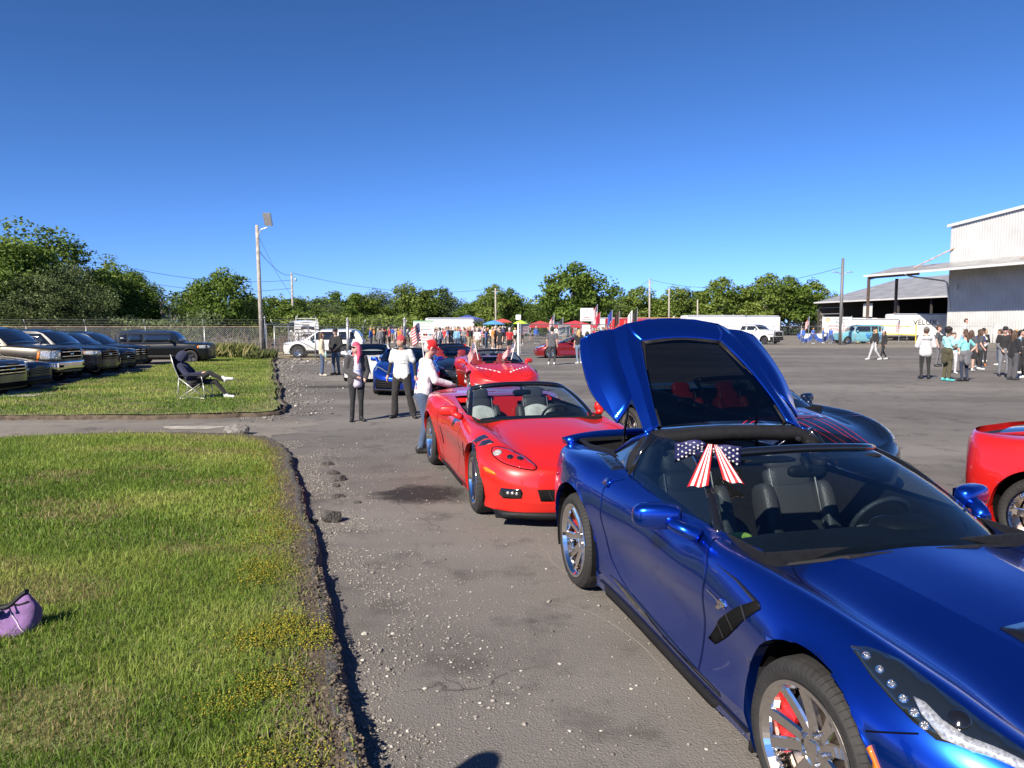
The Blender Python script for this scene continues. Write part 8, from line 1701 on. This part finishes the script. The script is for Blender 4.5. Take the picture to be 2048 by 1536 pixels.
def flag(loc, L, W_, pole, rz, label, tilt=0, kind='us', wave=.12, droop=.25, colr=None):
    """pole stands at loc; the cloth hangs from its top to local -x"""
    o = empty('flag', loc, rz, label, 'flag'); T = Matrix.Rotation(R(tilt), 3, 'Y'); MB().tube([(0, 0, 0), T @ Vector((0, 0, pole))], .012 if pole < 2 else .03, 6).build('flag_pole', M_SIGN if pole < 2.5 else M_GALV, o)
    nx, nz = 12, 13; vs = []
    for i in range(nx + 1):
        t = i / nx
        for j in range(nz + 1): q = j / nz; vs.append(T @ Vector((-L * t * (1 - droop * .3), wave * math.sin(t * 7 + q) * t, pole - W_ * q - droop * L * t ** 1.3)))
    fs = []; mi = []
    for i in range(nx):
        for j in range(nz):
            fs.append((i * (nz + 1) + j, (i + 1) * (nz + 1) + j, (i + 1) * (nz + 1) + j + 1, i * (nz + 1) + j + 1))
            mi.append((2 if i < 5 and j < 7 else j % 2) if kind == 'us' else 0)
    ms = [M_FR, M_FW, M_FN] if kind == 'us' else [colr]
    c = mesh_obj('flag_cloth', vs, fs, None, o, True, mats=ms, midx=mi); c.modifiers.new('t', 'SOLIDIFY').thickness = .004
    if kind == 'us':
        sb = MB()
        for i in range(5):
            for j in range(6): p = Vector(vs[i * (nz + 1) + j]) * .5 + Vector(vs[(i + 1) * (nz + 1) + j + 1]) * .5; sb.add(*pad(p, (L * .03, .016 + .0, L * .03), .8, 6, 4))
        sb.build('star_print', M_FW, c)
    return o
flag((-.92, 19.85, .98), .36, .26, .50, .2, 'small striped flag on the left of the chequered car', -12, droop=.9)
flag((-.02, 20.05, .98), .36, .26, .48, .1, 'small striped flag on the right of the chequered car', 14, droop=1.0)
flag((-2.08, 17.4, .85), .27, .42, 1.15, .3, 'striped flag on a short mast behind the red-capped man', -6, droop=.55)
for px, d, pole, k, lab, c in [(1192, 92, 4.6, 'us', 'tall hanging striped flag at the left of the flag line', None), (1198, 92, 3.6, 'c', 'plain red flag beside the tall striped one', (.42, .02, .05)), (1222, 94, 3.9, 'c', 'navy blue flag in the flag line', (.03, .06, .28)), (1236, 95, 3.8, 'c', 'dark brown flag in the flag line', (.06, .03, .02)), (1262, 95, 3.9, 'c', 'white flag in the flag line', (.65, .64, .62)), (1272, 95, 4.1, 'c', 'black flag in the flag line', (.02, .02, .02)), (1346, 96, 3.2, 'c', 'pale flag tilted at the right of the flag line', (.55, .53, .5)), (1106, 62, 2.9, 'us', 'striped flag above the middle of the gate', None), (1124, 70, 2.7, 'c', 'dark flag on a white pole behind the gate', (.04, .04, .06)), (1615, 77, 2.9, 'us', 'striped flag left of the cloth banner', None), (1796, 80, 2.6, 'us', 'striped flag by the white trailer at the right', None)]:
    flag((at(px, d), d, 0), .8 if pole > 3 else .6, 1.6 if pole > 3 else .9, pole, .3, lab, 2, k, .10, 1.1 if k == 'us' else .9, None if k == 'us' else cloth(c))
def trailer(x, y, rz, L, W_, H, label, m=None, name='box_trailer', cat='trailer', txt=None, z0=.55):
    o = empty(name, (x, y, 0), rz, label, cat); m = m or mat('trailer_white', (.68, .68, .67), .4, var=.06, vscale=1); v, f = pad((0, 0, z0 + (H - z0) / 2), (L, W_, H - z0), .10, 24, 14); MB().add(v, f).build('box_body', m, o, smooth=False)
    MB().box((0, -W_ / 2 - .012, z0 + .12), (L * .97, .02, .10)).build('lower_rail', M_ALLOY, o); MB().box((0, -W_ / 2 - .012, H - .10), (L * .97, .02, .08)).build('upper_rail', M_ALLOY, o)
    for k in range(1, int(L / 1.2)): MB().box((-L / 2 + k * 1.2, -W_ / 2 - .008, (H + z0) / 2), (.03, .012, H - z0 - .4)).build('panel_joint', mat('joint_grey', (.5, .5, .5), .5), o)
    for sx in (-.12, .14):
        for s in (-1, 1): w = copy_tree(WT4, o); w.location = (sx * L, s * (W_ / 2 - .15), .35); w.rotation_euler = (0, 0, -s * math.pi / 2 if s > 0 else -math.pi / 2)
    for t, sz, dz, dx, mm in txt or (): text(t, sz, mm, o, upright((dx, -W_ / 2 - .03, z0 + dz)))
    return o
trailer(at(1425, 88), 88, .1, 7.5, 2.4, 3.15, 'long white box trailer left of the white pickup')
trailer(at(1500, 96), 96, 0, 7, 2.4, 3.2, 'white box truck body behind the white pickup')
trailer(at(1848, 92), 92, -.1, 9.0, 2.4, 3.4, 'white trailer with dark lettering behind the teal van', txt=[('VELUX', .95, 1.75, -.6, M_INKK)])
trailer(at(1735, 92), 92, 0, 6.5, 2.3, 2.8, 'plain white trailer behind the left canopy post')
trailer(at(1705, 96), 96, 0, 5.5, 2.3, 2.9, 'white trailer behind the cloth banner')
trailer(at(900, 84), 84, .2, 5.5, 2.2, 2.8, 'white van body standing behind the crowd', cat='van')
trailer(at(1320, 104), 104, 0, 11, 2.5, 3.05, 'yellow school bus behind the flags', mat('bus_yellow', (.62, .33, .04), .4), 'school_bus', 'bus', z0=.6)
trailer(at(1235, 112), 112, 0, 8, 2.5, 3.1, 'white bus behind the left flags', None, 'white_bus', 'bus', z0=.6)
trailer(at(1255, 100), 100, 0, 6, 2.4, 2.9, 'red fire vehicle body beyond the gate', mat('fire_red', (.5, .02, .02), .4), 'fire_truck', 'truck')
r_, bm, pr, yn, w = box_car('minibus', (at(600, 60), 61.5, -158), P_WHITE, 'white minibus with a wide dark windshield and roof rack behind the crossover', L=5.6, W=2.2, H=2.35, wb=3.3, fo=.75, zh=1.25, zc=1.36, zb=1.32, yw=1.75, yr=1.35, wheel=WT4, Rw=.36, cat='van', tum=.08, rake=.12, nose=.03)
patch(pr, [(-.9, 1.22), (.9, 1.22), (.9, 1.02), (-.9, 1.02)], 'F', M_BLK, 'grille', r_, .01, .2)
for s in (-1, 1): MB().tube([(s * .8, 1.2, 2.3), (s * .8, 1.2, 2.62), (s * .65, 1.3, 2.72)], .025, 5).build('roof_rack_post', M_SIGN, r_)
MB().tube([(-.8, 1.2, 2.5), (.8, 1.2, 2.5)], .025, 5).build('roof_rack_bar', M_SIGN, r_)
# tents and umbrellas over the crowd
def umbrella(px, d, r, z, c, label):
    o = empty('umbrella', (at(px, d), d, 0), 0, label, 'umbrella'); MB().tube([(0, 0, 0), (0, 0, z)], .03, 6).build('pole', M_GALV, o); vs = [(0, 0, z)]; n = 8
    for i in range(n): a = 2 * math.pi * i / n; vs.append((r * .55 * math.cos(a), r * .55 * math.sin(a), z - .16)); vs.append((r * math.cos(a), r * math.sin(a), z - .42))
    fs = []
    for i in range(n): j = (i + 1) % n; fs += [(0, 1 + 2 * i, 1 + 2 * j), (1 + 2 * i, 2 + 2 * i, 2 + 2 * j, 1 + 2 * j)]
    q = MB().add(vs, fs).build('canopy', cloth(c), o); q.modifiers.new('t', 'SOLIDIFY').thickness = .01
umbrella(988, 74, 1.15, 2.45, (.07, .27, .62), 'bright blue umbrella over the gate opening crowd'); umbrella(1005, 78, 1.1, 2.65, (.5, .06, .04), 'red umbrella behind the blue one'); umbrella(1041, 86, .9, 2.55, (.40, .62, .05), 'lime green umbrella behind the gate post'); umbrella(957, 84, .9, 2.7, (.02, .03, .05), 'dark umbrella above the crowd')
def tent(px, d, w, z, c, label):
    o = empty('canopy_tent', (at(px, d), d, 0), .1, label, 'tent'); h = w / 2
    for sx in (-1, 1):
        for sy in (-1, 1): MB().tube([(sx * h, sy * h, 0), (sx * h, sy * h, z)], .03, 5).build('tent_leg', M_GALV, o)
    MB().add([(-h, -h, z), (h, -h, z), (h, h, z), (-h, h, z), (0, 0, z + .7), (-h, -h, z - .3), (h, -h, z - .3), (h, h, z - .3), (-h, h, z - .3)], [(0, 1, 4), (1, 2, 4), (2, 3, 4), (3, 0, 4), (0, 5, 6, 1), (1, 6, 7, 2), (2, 7, 8, 3), (3, 8, 5, 0)]).build('tent_roof', cloth(c), o)
tent(880, 92, 3.4, 2.2, (.55, .48, .38), 'cream tent peak left of the gate opening'); tent(935, 108, 4.5, 2.8, (.03, .06, .28), 'dark blue tent behind the crowd'); tent(1150, 100, 5, 1.9, (.5, .02, .03), 'red tent behind the gate'); tent(1080, 104, 4, 1.9, (.42, .03, .03), 'dark red tent left of the raised placard')
# caution tape and barricade at the canopy post
o = empty('caution_tape', (at(1715, 82), 82, 0), 0, 'yellow caution tape strung at the canopy post', 'tape'); MY = mat('tape_yellow', (.65, .5, .03), .5)
MB().add([(0, 0, 1.0), (6.5, 0, .78), (6.5, 0, .92), (0, 0, 1.14)], [(0, 1, 2, 3)]).build('tape_strip', MY, o); MB().add([(0, 0, 1.9), (5.8, 0, 1.75), (5.8, 0, 1.86), (0, 0, 2.02)], [(0, 1, 2, 3)]).build('tape_strip', MY, o)
for x in (0, 6.5): MB().tube([(x, .03, 0), (x, .03, 2.1)], .06, 6).build('tape_post', MY, o)
# purple bag on the lawn
def bag():
    o = empty('tote_bag', (-3.085, 4.2, float(lawn_z(np.array([-3.03]), np.array([4.2]))[0])), R(10), 'slouched purple bag with black zip lying on the near lawn', 'bag'); MP = cloth((.20, .11, .26), 'lilac_canvas')
    n, m_ = 44, 12; vs = []; fs = []
    for j in range(m_ + 1):
        t = j / m_; hw, hd = .235 - .03 * t + .02 * math.sin(t * 3), .115 * (1 - t ** 1.4) + .014
        for i in range(n):
            a = 2 * math.pi * i / n; cx, cy = math.copysign(abs(math.cos(a)) ** .55, math.cos(a)), math.copysign(abs(math.sin(a)) ** .7, math.sin(a)); x, y = cx * hw, cy * hd
            zt = .155 + .085 * abs(x / .2) ** 1.6 + .02 * math.sin(x * 31 + 1); fold = (float(fbm(np.array([x * 7 + t * 2 + 5]), np.array([t * 2.2 + cy + 3]), 4, 3)[0]) - .5) * .075 * math.sin(math.pi * min(1, t * 1.05)); cr = -.022 * max(0, 1 - abs(x - (.02 + .16 * (1 - t))) / .03) * (cy < 0)
            vs.append((x + .02 * t * math.sin(t * 5), y + (fold - cr) * (1 if cy > 0 else -1) , max(.0, .86 * zt * t + .012 * math.sin(x * 25 + t * 4) * t)))
    for j in range(m_):
        for i in range(n): fs.append((j * n + i, j * n + (i + 1) % n, (j + 1) * n + (i + 1) % n, (j + 1) * n + i))
    b_ = MB().add(vs, fs).build('bag_body', MP, o, smooth=True)
    top = [Vector(vs[m_ * n + i]) for i in range(n)]; half = [top[i] * .5 + top[(n - i) % n] * .5 + Vector((0, 0, .004)) for i in range(0, n // 2 + 1)]
    MB().tube(half, [.008] + [.026] * (len(half) - 2) + [.008], 8, sq=.55).build('zip_opening', M_BLK, o)
    BV = BVHTree.FromPolygons([Vector(v) for v in vs], fs)
    def onbag(pts, r, nm, m, sq=.5):
        q = []
        for x, z in crom(pts, 5):
            h = BV.ray_cast(Vector((x, -1, z)), Vector((0, 1, 0))); q.append((h[0] + Vector((0, -.004, 0))) if h[0] else Vector((x, -.1, z)))
        return MB().tube(q, r, 6, sq=sq).build(nm, m, o, smooth=True)
    onbag([(.055, .19), (.045, .13), (.04, .07), (.045, .012)], .020, 'strap', M_BLK); onbag([(-.16, .02), (-.15, .09), (-.10, .13), (-.05, .09), (-.04, .02)], .012, 'handle', M_BLK)
    onbag([(.075, .175), (.12, .12), (.17, .06), (.205, .02)], .004, 'piping', mat('pale_piping', (.5, .42, .52), .7), 1); onbag([(.10, .172), (.15, .165), (.205, .18)], .006, 'flap_edge', M_BLK, 1); onbag([(.06, .10), (.075, .05), (.08, .01)], .004, 'seam_line', cloth((.09, .05, .13), 'dark_lilac'), 1)
bag()
# the person standing beside the camera, whose shadow falls on the asphalt
person((-1.40, 1.08, 0), facing(.2, 1), 1.72, dict(skin=SK[0], top=c_grey, bottom=c_jean, shoe=M_SHK, hair=M_BHAIR), None, 'person beside the camera whose head shadow falls on the asphalt', .03)
